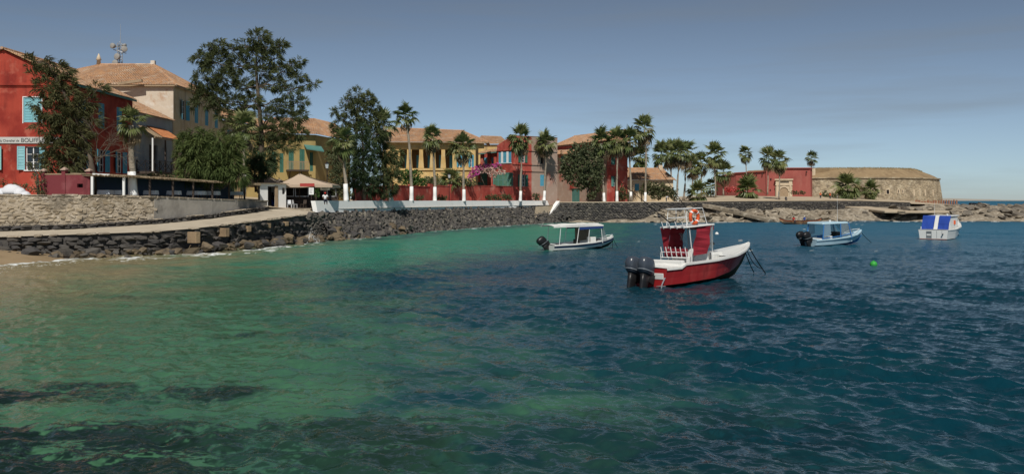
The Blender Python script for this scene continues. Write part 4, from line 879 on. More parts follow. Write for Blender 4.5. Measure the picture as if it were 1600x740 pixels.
# low cream cottage
kt = thing('cream_cottage', (28,182,3.2), 'low cream cottage with a sunlit tile roof between palms', 'building')
Wk = Wall((PX(976,179),179), (PX(1052,179),179)); u = Wk.u_at; zk = lambda py: PZ(py, 179.); hk = [(u(992),u(998.5),zk(298),zk(287))]
mb = MB(); wall_face(mb, Wk, 3., zk(281), hk); e = Wk.pt(Wk.L,0); s_ = Wk.pt(0,0); closer(mb, [(e.x,179),(e.x,189),(s_.x,189),(s_.x,179)], 3., zk(281)); mb.build('wall', cream_plaster, kt)
window(Wk, *hk[0], kt, leaf=blue_paint, mode='closed')
ka, kb = (PX(974,178.5),178.4,zk(281)), (PX(1055,178.5),178.4,zk(281)); kr0, kr1 = (PX(974,184),184,PZ(262.5,184)), (PX(1034,184),184,PZ(263,184))
roof(kt, [(ka,kb,kr0,kr1), (kb,(kb[0],190,kb[2]),kr1,kr1)]); ridge(kt, [kr0,kr1]); ridge(kt, [kr1,kb])
m = MB(); m.box(PX(1029,183.5),PX(1035,183.5),183.2,184,PZ(266,183.5),PZ(258,183.5)); m.build('chimney', cream_stone, kt)
# ------------------------------------------------------------------ fort
fo_r = thing('red_fort_gate', (60,250,5), 'red rendered fort wall with a cream stone gateway', 'fort')
pts = [(1121,268),(1133,262),(1150,257),(1196,250.2),(1197,249.6),(1240,247.5),(1266,246.4),(1269,249)]
tops = [277,274,270.5,268,263.5,263,263,263.5]
bt = [(PX(p,Y),Y-.6) for p, Y in pts]
mb = MB(); n = len(pts)
for i in range(n-1):
    (x0,y0),(x1,y1) = bt[i], bt[i+1]; Y0, Y1 = pts[i][1], pts[i+1][1]
    mb.quad((x0,y0,3.8), (x1,y1,3.8), (PX(pts[i+1][0],Y1),Y1,PZ(tops[i+1],Y1)), (PX(pts[i][0],Y0),Y0,PZ(tops[i],Y0)))
    a, b_ = Vector((PX(pts[i][0],Y0),Y0,PZ(tops[i],Y0))), Vector((PX(pts[i+1][0],Y1),Y1,PZ(tops[i+1],Y1)))
    mb.quad(a, b_, b_+Vector((0,2.2,0)), a+Vector((0,2.2,0))); mb.quad(a+Vector((0,2.2,0)), b_+Vector((0,2.2,0)), b_+Vector((0,2.2,-8)), a+Vector((0,2.2,-8)))
mb.build('wall', fort_red, fo_r)
for i in (0,1,2,4,5,6):
    m = MB(); Y0, Y1 = pts[i][1], pts[i+1][1]; m.bar(P(pts[i][0],tops[i],Y0-.15)+Vector((0,0,.1)), P(pts[i+1][0],tops[i+1],Y1-.15)+Vector((0,0,.1)), .6, .22); m.build('coping', fort_red, fo_r)
GY = 248.2; Wt = Wall((PX(1212,247.9),247.9), (PX(1238,246.6),246.6)); L = Wt.L; zg = lambda py: PZ(py, GY); gp = MB()
Wt.box(gp, 0, L, 4, zg(281.5), -.6, .25); gpo = gp.build('gateway', cream_stone, fo_r)
m = MB(); Wt.box(m, -.25, L+.25, zg(281.5), zg(279.5), -.4, .55); Wt.box(m, -.1, L+.1, zg(289.5), zg(288), .255, .45); m.build('cornice', cream_stone, gpo)
for a in (.25, L-.75): m = MB(); Wt.box(m, a, a+.5, 4.2, zg(289.5), .255, .5); m.build('pilaster', cream_stone, gpo)
m = MB(); arc = [Wt.pt(L/2+1.15*math.cos(t), zg(299)+1.15*math.sin(t), .27) for t in np.linspace(0, math.pi, 13)]; m.add([Wt.pt(L/2+1.15,4.3,.27)]+arc+[Wt.pt(L/2-1.15,4.3,.27)], [tuple(range(15))]); m.build('arch_recess', wood_tan, gpo)
m = MB()
for k in range(12):
    t0, t1 = math.pi*k/12, math.pi*(k+1)/12; c = (L/2, zg(299)); q = lambda t, r, d: Wt.pt(c[0]+r*math.cos(t), c[1]+r*math.sin(t), d)
    m.hexa([q(t0,1.15,.28), q(t1,1.15,.28), q(t1,1.55,.28), q(t0,1.55,.28), q(t0,1.15,.46), q(t1,1.15,.46), q(t1,1.55,.46), q(t0,1.55,.46)])
m.build('arch', cream_stone, gpo)
m = MB(); Wt.box(m, .9, L-.9, zg(285.5), zg(283.8), .255, .3); m.build('inscription_slot', dark_in, gpo)
for px, py in ((1204,280),(1245,278.5),(1211,297),(1203,297)):
    m = MB(); c = P(px,py,249.2); m.box(c.x-.16,c.x+.16,c.y-.4,c.y+.5,c.z-.22,c.z+.22); m.build('loophole', dark_in, fo_r)
for px, Y in ((1168,254.2),(1182,252.2),(1191,250.8),(1260,246.4)): m = MB(); c = P(px,271 if px < 1200 else 268,Y); m.bar(c+Vector((.1,.6,.05)), c+Vector((-.1,-.7,-.1)), .28, .25); m.build('water_spout', wood_dark, fo_r)
fs = thing('stone_fort', (104,275,4.5), 'round stone fort with loopholes and a grassy earth rampart', 'fort')
CXF, CYF, RF = 98.6, 276., 31.
fx = lambda t, r: CXF+r*math.cos(t); fy = lambda t, r: CYF+r*math.sin(t)
zt = PZ(278.5, 246)
mb = MB(); ts = np.linspace(-math.pi*.98, .25, 90)
prof = [(RF+.9, 3.2), (RF, zt-.5), (RF, zt)]
for a, b_ in zip(ts[:-1], ts[1:]):
    for (r0_, z0_), (r1_, z1_) in zip(prof[:-1], prof[1:]): mb.quad((fx(a,r0_),fy(a,r0_),z0_), (fx(b_,r0_),fy(b_,r0_),z0_), (fx(b_,r1_),fy(b_,r1_),z1_), (fx(a,r1_),fy(a,r1_),z1_))
mb.build('wall', fort_stone, fs)
items = []
for k in range(2600):
    t = random.uniform(-2.35, -.02); z_ = random.uniform(4.2, zt-.6); r = RF+.9*(zt-.5-z_)/(zt-3.7); s = random.uniform(.16,.4)
    items.append(((fx(t,r),fy(t,r),z_), (s*1.3,.1,s*.75), (0, random.uniform(-.2,.2), t+math.pi/2)))
rocks_stuff('face_stones', items, fort_stone, fs, BLOCKA)
m = MB()
for a, b_ in zip(ts[:-1], ts[1:]):
    q = lambda t, r, z_: (fx(t,r),fy(t,r),z_)
    m.hexa([q(a,RF+.35,zt+.01), q(b_,RF+.35,zt+.01), q(b_,RF-.3,zt+.01), q(a,RF-.3,zt+.01), q(a,RF+.35,zt+.3), q(b_,RF+.35,zt+.3), q(b_,RF-.3,zt+.3), q(a,RF-.3,zt+.3)])
m.build('cornice', fort_stone, fs)
V_, F_ = [], []; nr = 10
for i, t in enumerate(ts):
    for j in range(nr):
        k = j/(nr-1); r = RF-.2-9.5*k; hgt = zt+.25+(2.75*min(1,k*1.8))*(1-.35*max(0,(t+.8)/1.0))
        V_.append((fx(t,r), fy(t,r), hgt+.25*mnoise.noise(Vector((t*9,k*3,2)))*(k > .05)))
for i in range(len(ts)-1):
    for j in range(nr-1): a = i*nr+j; F_.append((a,a+nr,a+nr+1,a+1))
np_mesh('rampart', V_, F_, fort_cap, fs, smooth=True)
blade = []
for k in range(2600):
    t = random.uniform(-2.3,-.15); kk = random.uniform(.45,1); r = RF-.2-9.5*kk; z_ = zt+.2+(2.75*min(1,kk*1.8))*(1-.35*max(0,(t+.8)/1.0))
    blade.append((fx(t,r),fy(t,r),z_))
dry = mat('dry_grass', (.24,.17,.075), .9, rnd=[((.12,.12,.05),.2,1)])
gm = MB()
for b_ in blade: a = Vector(b_); s = random.uniform(.2,.5); d = Vector((random.uniform(-.1,.1),random.uniform(-.1,.1),s)); gm.add([a+Vector((-.06,0,0)), a+Vector((.06,0,0)), a+d], [(0,1,2)])
tag(gm.build('dry_grass', dry, fs), kind='stuff')
m = MB(); c0_, c1_ = P(1270,262.5,252), P(1306,278,252); m.box(c0_.x,c1_.x,250.5,258,c1_.z,c0_.z); m.build('upper_block', fort_cap, fs)
m = MB(); m.box(c0_.x-1.4,c0_.x-.02,249.8,258,c1_.z-4,c0_.z-.2); m.build('corner_pier', cream_stone, fs)
def fort_open(px, py0, py1, w, m_, dep=.3, nm='opening'):
    lo, hi = -3., 0.
    for _ in range(40):
        t = (lo+hi)/2
        if fx(t,RF+.4)/fy(t,RF+.4)*F+800 < px: lo = t
        else: hi = t
    t = (lo+hi)/2; Y = fy(t,RF+.4); r = RF+.45; c = Vector((fx(t,r),fy(t,r),0)); uu = Vector((-math.sin(t),math.cos(t),0)); nn = Vector((math.cos(t),math.sin(t),0))
    z0_, z1_ = PZ(py1,Y), PZ(py0,Y); m = MB(); a = c-uu*w/2; b_ = c+uu*w/2
    def q(v, z_, d): return Vector((v.x,v.y,z_))+nn*d
    m.hexa([q(a,z0_,.32), q(b_,z0_,.32), q(b_,z0_,-.6), q(a,z0_,-.6), q(a,z1_,.16), q(b_,z1_,.16), q(b_,z1_,-.6), q(a,z1_,-.6)]); o = m.build(nm, m_, fs)
    if m_ is dark_in:
        for (v0, v1, za, zb) in ((a-uu*.22,a,z0_-.2,z1_+.2),(b_,b_+uu*.22,z0_-.2,z1_+.2),(a,b_,z1_,z1_+.2),(a,b_,z0_-.2,z0_)):
            f = MB(); f.hexa([q(v0,za,.42), q(v1,za,.42), q(v1,za,-.3), q(v0,za,-.3), q(v0,zb,.3), q(v1,zb,.3), q(v1,zb,-.3), q(v0,zb,-.3)]); f.build('surround', cream_stone, o)
for px in (1371,1386): fort_open(px,296.3,303,.85,dark_in)
for px in (1402.5,1409): fort_open(px,296.5,301.5,.3,dark_in)
for px in (1427,1436,1444.5,1457): fort_open(px,296,306,.5,cream_stone,nm='blocked_embrasure')
gun_m = mat('gun_iron', (.03,.032,.035), .5)
for i, (px, lab) in enumerate(((1307,'old black cannon on white carriage beside the square block on the fort'),(1361,'old black cannon on white carriage on the fort rampart, middle one'),(1388,'left of two cannons close together on the fort rampart'),(1399,'right of two cannons close together on the fort rampart'))):
    c = P(px,267.5,254); t_ = thing('cannon', c, lab, 'cannon', 'cannons on the fort rampart'); m = MB()
    m.tube([c+Vector((1.1,-.3,.55)), c+Vector((.9,-.25,.55)), c+Vector((-1.3,.3,.75)), c+Vector((-1.5,.35,.77))],[.1,.27,.17,.21],8); m.build('barrel', gun_m, t_)
    m = MB(); m.hexa([c+Vector(v) for v in ((-.7,-.3,-.3),(.9,-.3,-.3),(.9,.3,-.3),(-.7,.3,-.3),(-.4,-.25,.45),(.7,-.25,.35),(.7,.25,.35),(-.4,.25,.45))]); m.build('carriage', white_trim, t_)
    for sx_ in (-.45,.6): m = MB(); m.tube([c+Vector((sx_,-.4,-.15)), c+Vector((sx_,-.32,-.15))],.22,10); m.build('wheel', gun_m, t_)
# low reddish fence and stones at the fort's right foot
rf = thing('rusty_fence', (100,236,2.9), 'row of rusty brown panels at the right foot of the round fort', 'fence'); rust = mat('rusty_panel', (.22,.10,.06), .9, [((.34,.2,.13),.9,.45,.7,1,.8)])
for k in range(7): m = MB(); p0 = P(1430+k*4.6,322,232); m.box(p0.x,p0.x+.62,232,232.1,2.4,PZ(313+random.uniform(-1,1.5),232)); m.build('panel', rust, rf)
for k in range(9): m = MB(); p0 = P(1462+k*4,318,236); m.box(p0.x,p0.x+.35,236,236.2,2.4,PZ(312+random.uniform(-1,1),236)); m.build('post', rust, rf)
# small white boat hauled out on the spit
# ------------------------------------------------------------------ maroon garden wall, terrace pergola, cafe
mw = thing('maroon_wall', (-36,72.5,4.1), 'low maroon plaster wall with capped piers in front of the red inn', 'wall')
Wm = Wall((PX(66,72.6),72.6), (PX(141,72.2),72.2)); u = Wm.u_at; zm = lambda py: PZ(py, 72.4); m = MB()
wall_face(m, Wm, 3.9, zm(273), [(u(120.5),u(129.5),zm(293),zm(287))], depth=.3); m.quad(Wm.pt(0,zm(273)), Wm.pt(Wm.L,zm(273)), Wm.pt(Wm.L,zm(273),-.3), Wm.pt(0,zm(273),-.3)); m.build('wall', maroon_plaster, mw)
m = MB(); Wm.box(m, u(120),u(130),zm(293.5),zm(286.5),-.36,-.3); m.build('opening', dark_in, mw)
for px, py in ((67,268),(99.5,266),(138,268)):
    m = MB(); x = u(px); Wm.box(m, x-.16, x+.16, 3.9, zm(py), -.34, .06); m.build('pier', maroon_plaster, mw)
    m = MB(); Wm.box(m, x-.24, x+.24, zm(py), zm(py)+.1, -.42, .14); q = Wm.pt; m.hexa([q(x-.2,zm(py)+.102,.1), q(x+.2,zm(py)+.102,.1), q(x+.2,zm(py)+.102,-.38), q(x-.2,zm(py)+.102,-.38), q(x-.04,zm(py)+.26,-.1), q(x+.04,zm(py)+.26,-.1), q(x+.04,zm(py)+.26,-.18), q(x-.04,zm(py)+.26,-.18)]); m.build('pier_cap', worn_pink, mw)
m = MB(); Wm.box(m, u(70), u(97), zm(273)+.01, zm(271), -.3, .02); Wm.box(m, u(102), u(136), zm(273)+.01, zm(271.5), -.3, .02); m.build('coping', wood_tan, mw)
# tarpaulin heap
tp = MB(); tarp = mat('white_tarpaulin', (.62,.63,.66), .6, bump=.03, bs=4)
for (px, py, rx, rz) in ((4,299,.5,.3),(18,297,.75,.5),(31,299,.45,.35),(39,301,.4,.16)):
    c = P(px,py,69.8); n_ = 10; rings = []
    for j in range(6):
        ph = j/5*math.pi/2; rr2 = math.cos(ph); rings.append([Vector((c.x+rx*1.2*rr2*math.cos(2*math.pi*k/n_)*random.uniform(.85,1.15), c.y+.5*rr2*math.sin(2*math.pi*k/n_), c.z-.3+(rz+.25)*math.sin(ph)*random.uniform(.9,1.1))) for k in range(n_)])
    tp.loft(rings)
tag(tp.build('tarpaulin_heap', tarp, base=(PX(18,69.8),69.8,4.3), smooth=True), 'crumpled white tarpaulin heap on top of the stone wall at far left', 'tarpaulin')
# pergola
pg = thing('pergola', (-28,77,4.0), 'long low reed roofed pergola on slim posts over the terrace tables', 'pergola')
PF = [(PX(145,71.6),71.6,PZ(275.5,71.6)),(PX(207,73.4),73.4,PZ(277.5,73.4)),(PX(270,77),77,PZ(281.5,77)),(PX(340,82),82,PZ(286,82)),(PX(407,88.4),88.4,PZ(290.5,88.4))]
PB = [(x-3.2,y+1.8,z_+.18) for x,y,z_ in PF]
m = MB(); 
for (a, b_, c, d) in zip(PF[:-1],PF[1:],PB[1:],PB[:-1]): a,b_,c,d = map(Vector,(a,b_,c,d)); t_ = Vector((0,0,.12)); m.hexa([a,b_,c,d,a+t_,b_+t_,c+t_,d+t_])
for (p, d) in resample(PF, .16): m.bar(p+Vector((0,0,.16+random.uniform(-.03,.03))), p+Vector((random.uniform(.1,.35),random.uniform(-.25,-.05),.1+random.uniform(-.08,.05))), .07, .05); 
for (p, d) in resample(PF, .22): m.bar(p+Vector((0,0,.17+random.uniform(-.02,.03))), p+Vector((-3.1,1.75,.33+random.uniform(-.02,.03))), .12, .05)
m.build('reed_roof', thatch, pg)
for i, (p, d) in enumerate(resample(PF, 2.4)):
    m = MB(); w_ = .075 if i > 1 else .09; p = p+Vector((-.08,.1,0)); m.box(p.x-w_,p.x+w_,p.y-w_,p.y+w_,3.6,p.z-.003); m.build('post', white_trim if i in (0,1) else wood_dark, pg)
m = MB(); p0, p1 = Vector(PF[0]), Vector(PF[0]).lerp(Vector(PF[1]),.42); m.bar(p0+Vector((0,-.05,.19)), p1+Vector((0,-.05,.17)), .12, .12); m.build('front_rail', white_trim, pg)
tb_ = mat('blue_tarpaulin', (.07,.105,.16), .7, [((.06,.09,.13),.8,.45,.7,1,.8)], bump=.03, bs=1.4, bz=.2)
m = MB(); 
for a, b_ in zip(PB[:-1], PB[1:]): m.quad((a[0],a[1],3.7),(b_[0],b_[1],3.7),(b_[0],b_[1],b_[2]),(a[0],a[1],a[2]))
m.build('tarpaulin_back', tb_, pg)
cloth = mat('white_tablecloth', (.6,.64,.68), .8); chairm = mat('white_plastic', (.6,.62,.64), .5)
def table(px, Y, lab, w=1.1):
    c = Vector((PX(px,Y),Y,4.08)); t_ = thing('terrace_table', c, lab, 'table', 'tables under the pergola'); m = MB(); m.box(c.x-w/2,c.x+w/2,c.y-.4,c.y+.4,c.z+.72,c.z+.76); m.build('table_top', wood_tan, t_)
    m = MB(); d = .3; m.hexa([c+Vector(v) for v in ((-w/2-.05,-.45,.72-d),(w/2+.05,-.45,.72-d),(w/2+.05,.45,.72-d),(-w/2-.05,.45,.72-d),(-w/2-.01,-.41,.775),(w/2+.01,-.41,.775),(w/2+.01,.41,.775),(-w/2-.01,.41,.775))]); m.build('tablecloth', cloth, t_)
    for sx_ in (-1,1):
        for sy_ in (-1,1): m = MB(); m.box(c.x+sx_*(w/2-.08)-.03,c.x+sx_*(w/2-.08)+.03,c.y+sy_*.32-.03,c.y+sy_*.32+.03,c.z,c.z+.72); m.build('leg', wood_dark, t_)
for i, (px, Y) in enumerate(((165,73.5),(184,74.5),(236,76.5),(272,78.6),(303,80.8),(312,81.4),(334,83),(370,86.2))):
    table(px, Y, ['white clothed table under the white framed end of the pergola','white clothed table just left of the whitewashed palm trunk','white clothed table just right of the whitewashed palm trunk','white clothed table below the round bush end of the balcony','pale clothed table in the middle of the pergola, left of a close pair','pale clothed table in the middle of the pergola, right of a close pair','white clothed table just left of the slim palm by the tall tree','white clothed table nearest the cafe end of the pergola'][i], .95)
# cafe end: white pillar block, board walls, parasols
cf = thing('cafe_kiosk', (PX(412,89.5),89.5,3.3), 'white painted kiosk with an open dark doorway at the end of the pergola', 'kiosk')
Wk2 = Wall((PX(404,89.2),89.2), (PX(447,92),92)); u = Wk2.u_at; zk2 = lambda py: PZ(py, 90.); m = MB(); wall_face(m, Wk2, 3.1, zk2(287), [(u(418.5),u(432),3.1,zk2(291)),(u(441),u(446.5),zk2(303),zk2(293))], depth=.3); e = Wk2.pt(Wk2.L,0); closer(m, [(e.x,e.y),(e.x-1,e.y+3),(PX(404,89.2)-1,92.5),(PX(404,89.2),89.2)], 3.1, zk2(287)); m.build('wall', white_paint, cf)
m = MB(); Wk2.box(m, u(418.5),u(432),3.1,zk2(291),-.9,-.8); m.build('doorway', dark_in, cf); m = MB(); Wk2.box(m, u(429),u(433.5),3.1,zk2(290),.02,.1); m.build('door', wood_tan, cf); m = MB(); Wk2.box(m, u(402),u(449),zk2(287)+.003,zk2(286),-3,.3); m.build('roof', thatch, cf)
canv = mat('beige_canvas', (.52,.41,.31), .85, trans=.2, bump=.01, bs=2); redc = mat('red_valance', (.36,.05,.045), .8)
def parasol(px, py_top, py_edge, pxl, pxr, Y, lab, rows=8):
    c = Vector((PX(px,Y),Y,3.2)); t_ = thing('cafe_parasol', c, lab, 'parasol', 'parasols at the cafe'); zt_, ze = PZ(py_top,Y), PZ(py_edge,Y); xl, xr = PX(pxl,Y)-c.x, PX(pxr,Y)-c.x; dp = 2.6
    cr_ = [(xl,-dp*.8),(xr,-dp),(xr*.96,dp),(xl*.96,dp)]; m = MB(); ap_ = c+Vector((0,0,zt_-c.z)); vm = MB()
    for (a, b_) in zip(cr_, cr_[1:]+cr_[:1]):
        a3, b3 = Vector((c.x+a[0],c.y+a[1],ze)), Vector((c.x+b_[0],c.y+b_[1],ze)); k = 6
        for i in range(k):
            p0, p1 = a3.lerp(b3,i/k), a3.lerp(b3,(i+1)/k); prev_ = (p0,p1)
            for j in range(1,7):
                f = j/6; sag = -.12*math.sin(f*math.pi); q0, q1 = p0.lerp(ap_,f)+Vector((0,0,sag)), p1.lerp(ap_,f)+Vector((0,0,sag)); m.quad(prev_[0],prev_[1],q1,q0); prev_ = (q0,q1)
            vm.quad(p0,p1,p1-Vector((0,0,.28)),p0-Vector((0,0,.28)))
    m.build('canopy', canv, t_); vm.build('valance', canv, t_)
    m = MB(); m.tube([c,ap_],.04,6); m.build('pole', wood_dark, t_)
    m = MB(); m.tube([ap_,ap_+Vector((0,0,.18))],[.06,.02],6); m.build('finial', wood_dark, t_)
    for q in cr_: m = MB(); m.tube([ap_-Vector((0,0,.1)), Vector((c.x+q[0],c.y+q[1],ze-.03))],.025,4); m.build('rib', wood_dark, t_)
    return t_
parasol(468,271,289,437,527,94.5,'wide beige canvas parasol nearest the white parapet end')
parasol(411,270,288,384,446,95.5,'beige canvas parasol behind the tall tree trunk, left one')
parasol(436,279,290,420,462,99,'smaller shaded parasol seen between the two beige ones')
m = MB(); c = P(480,288.5,91.8); m.box(c.x-.75,c.x+.75,91.78,91.82,c.z-.18,c.z+.14); tag(m.build('red_banner', redc, base=c),'small red banner hanging from the edge of the beige parasol','banner')
for px, py, w_, h_, Y, lab in ((486.5,298.5,.5,.7,91.5,'white rectangular notice hanging beside a plant at the cafe'),(508,293.5,1.0,.5,95,'white board sign behind the seated person in the red cap')):
    c = P(px,py,Y); t_ = thing('sign_board', c, lab, 'sign'); m = MB(); m.box(c.x-w_/2,c.x+w_/2,Y-.03,Y,c.z-h_/2,c.z+h_/2); m.build('panel', white_trim, t_); m = MB(); m.tube([(c.x,Y+.02,3.1),(c.x,Y+.02,c.z+h_/2)],.03,5); m.build('post', wood_dark, t_)
    m = MB(); [m.box(c.x-w_*.35,c.x+w_*random.uniform(.1,.35),Y-.036,Y-.031,c.z+h_*k-.015,c.z+h_*k+.015) for k in (-.25,-.08,.1,.26)]; m.build('print', letter, t_)
def chair(c, rz, lab, m_):
    t_ = thing('cafe_chair', c, lab, 'chair', 'chairs at the cafe', rz); m = MB(); m.box(-.22,.22,-.22,.22,.42,.46); m.build('seat', m_, t_, local=True)
    m = MB(); m.hexa([Vector(v) for v in ((-.22,.19,.5),(.22,.19,.5),(.22,.23,.5),(-.22,.23,.5),(-.2,.27,.9),(.2,.27,.9),(.2,.31,.9),(-.2,.31,.9))]); m.build('backrest', m_, t_, local=True)
    for sx_ in (-.19,.19):
        for sy_ in (-.19,.19): m = MB(); m.box(sx_-.02,sx_+.02,sy_-.02,sy_+.02,0,.42); m.build('leg', m_, t_, local=True)
for i, (px, Y, rz, lab) in enumerate(((452,92.5,.4,'white plastic cafe chair at the left below the big parasol'),(460,93.5,2.4,'white plastic cafe chair turned away below the big parasol'),(474,92.5,-.5,'dark cafe chair near the hanging white notice'),(437,92.3,1.4,'pale chair by the kiosk doorway'))):
    chair(Vector((PX(px,Y),Y,3.15)), rz, lab, chairm if i != 2 else wood_dark)
for px, Y, lab in ((466,94,'dark round cafe table between white chairs'),(446,93,'small cafe table beside the kiosk')):
    c = Vector((PX(px,Y),Y,3.15)); t_ = thing('cafe_table', c, lab, 'table'); m = MB(); m.tube([c+Vector((0,0,.7)),c+Vector((0,0,.74))],.45,14); m.build('table_top', wood_dark, t_); m = MB(); m.tube([c,c+Vector((0,0,.7))],.04,6); m.build('leg', iron_black, t_)
# kerb steps at the end of the path
st_ = thing('stone_steps', (-22.5,90,2.9), 'low pale stone steps at the top end of the sloping path', 'steps')
for k in range(3): m = MB(); m.bar((-24.1,88.7+k*.55,2.93+.09*k), (-20.6,90.0+k*.5,2.93+.09*k), .5, .16); bevel(m.build('step', masonry_mortar, st_), .03)
# street lamps
def lamp(px, py, Y, z0_, lab):
    c = Vector((PX(px,Y),Y,z0_)); t_ = thing('street_lamp', c, lab, 'street lamp'); zt_ = PZ(py,Y); m = MB(); m.tube([c,c+Vector((0,0,.5)),c+Vector((0,0,.55)),Vector((c.x,Y,zt_))],[.12,.1,.06,.045],8); m.build('post', iron_black, t_)
    m = MB(); q = Vector((c.x,Y,zt_)); m.tube([q,q+Vector((0,0,.5))],[.13,.24],6); m.build('lantern', mat('lantern_glass', (.55,.58,.6), .2, spec=.5), t_); m = MB(); m.tube([q+Vector((0,0,.5)),q+Vector((0,0,.7)),q+Vector((0,0,.78))],[.27,.06,.02],6); m.build('lantern_cap', iron_black, t_)
lamp(511,263,98,3.1,'black street lamp with pale lantern in front of the dark trees'); lamp(702,278,133.5,3.1,'slim dark lamp post before the red garden wall')

# hut with white window frames; dark walls added for the shade behind the cafe
hut = thing('cafe_shade_hut', (PX(468,101),101,3.2), 'added cafe hut, dark for the shade behind the parasol, with white framed openings', 'hut')
Wh = Wall((PX(440,99.5),99.5), (PX(528,102.5),102.5)); u = Wh.u_at; zh = lambda py: PZ(py, 100.5); hh_ = [(u(444),u(458),zh(306),zh(294)),(u(462),u(481),zh(306),zh(293)),(u(492),u(505),3.2,zh(293)),(u(512),u(524),zh(306),zh(294))]
m = MB(); wall_face(m, Wh, 3.0, zh(287), hh_, depth=.2); e = Wh.pt(Wh.L,0); closer(m, [(e.x,e.y),(e.x-1,e.y+5),(PX(440,99.5)-1,105),(PX(440,99.5),99.5)], 3.0, zh(287)); m.build('wall', wood_dark, hut)
m = MB(); Wh.box(m, u(442), u(526), 3.1, zh(288), -1.4, -1.3); m.build('inner_wall', wood_dark, hut)
for h in hh_:
    if h[2] > 3.5:
        m = MB(); Wh.box(m, h[0]-.08, h[0], h[2]-.08, h[3]+.08, .003, .06); Wh.box(m, h[1], h[1]+.08, h[2]-.08, h[3]+.08, .003, .06); Wh.box(m, h[0], h[1], h[3], h[3]+.08, .003, .06); Wh.box(m, h[0], h[1], h[2]-.08, h[2], .003, .06); m.build('window_frame', white_trim, hut)
m = MB(); Wh.box(m, -.4, Wh.L+.4, zh(287)+.003, zh(286), -5, .5); m.build('roof', thatch, hut)
# ------------------------------------------------------------------ vegetation
bark = mat('grey_brown_bark', (.085,.065,.05), .95, [((.15,.12,.09),1.4,.45,.7,.3,.8)], bump=.04, bs=6, bz=.3)
palm_bark = mat('palm_trunk_bark', (.31,.265,.205), .95, [((.19,.16,.125),.9,.45,.7,3,.8)], bump=.05, bs=3, bz=3)
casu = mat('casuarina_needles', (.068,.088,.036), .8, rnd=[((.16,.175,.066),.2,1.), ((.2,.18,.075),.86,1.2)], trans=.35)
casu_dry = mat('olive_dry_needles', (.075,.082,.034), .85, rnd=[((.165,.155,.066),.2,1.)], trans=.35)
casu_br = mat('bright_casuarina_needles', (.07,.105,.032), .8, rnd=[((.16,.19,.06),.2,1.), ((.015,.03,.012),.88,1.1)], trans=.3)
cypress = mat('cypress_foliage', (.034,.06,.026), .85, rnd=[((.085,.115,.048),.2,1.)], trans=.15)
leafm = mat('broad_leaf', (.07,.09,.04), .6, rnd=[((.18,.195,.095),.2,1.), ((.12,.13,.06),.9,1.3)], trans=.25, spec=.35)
leafb = mat('bright_broad_leaf', (.045,.11,.02), .6, rnd=[((.09,.17,.04),.2,1.)], trans=.3, spec=.35)
leafo = mat('olive_shrub_leaf', (.07,.085,.035), .7, rnd=[((.13,.13,.06),.2,1.)], trans=.25)
twigm = mat('bare_twig', (.13,.105,.08), .9)
def unit(n): v = rng.normal(size=(n,3)); return v/np.linalg.norm(v,axis=1,keepdims=True)
def strands(name, cen, dirs, ln, wd_, m, parent, rnd, bend=None):
    """thin pointed leaves: each a bent strip of two quads"""
    n = len(cen); side = np.cross(dirs, unit(n)); side /= np.linalg.norm(side,axis=1,keepdims=True)+1e-9
    ln = ln[:,None]; wd_ = wd_[:,None]; mid = cen+dirs*ln*.5; tip = cen+dirs*ln+(bend if bend is not None else 0)*ln
    V = np.stack([cen-side*wd_*.25, mid-side*wd_*.5, tip, mid+side*wd_*.5], 1).reshape(-1,3)
    Fa = np.arange(n*4).reshape(n,4)
    return tag(np_mesh(name, V, Fa, m, parent, rnd), kind='stuff')
def in_ell(n, c, r, shell=.45):
    d = unit(n); k = (shell+(1-shell)*rng.random(n))**(1/2.); return c+d*np.array(r)*k[:,None], d
def px_ell(e, Y):                        # (px, py, rx px, ry px, dy m, ry m) -> centre, radii
    px, py, rx, rz = e[:4]; dy = e[4] if len(e) > 4 else 0; Ye = Y+dy; s = Ye/F
    return np.array(P(px, py, Ye)), np.array((rx*s, e[5] if len(e) > 5 else min(rx, rz*1.3)*s*.9, rz*s))
def limb(mb, a, b, r0, r1, sag=.12, n=4):
    a, b = Vector(a), Vector(b); pts = []
    for i in range(n+1):
        t = i/n; p = a.lerp(b,t); p.z += math.sin(t*math.pi)*sag*(b-a).length*-.6; 
        if 0 < i < n: p += Vector((random.uniform(-1,1),random.uniform(-1,1),random.uniform(-1,1)))*(b-a).length*.05
        pts.append(p)
    mb.tube(pts, [r0+(r1-r0)*i/n for i in range(n+1)], 6); return pts
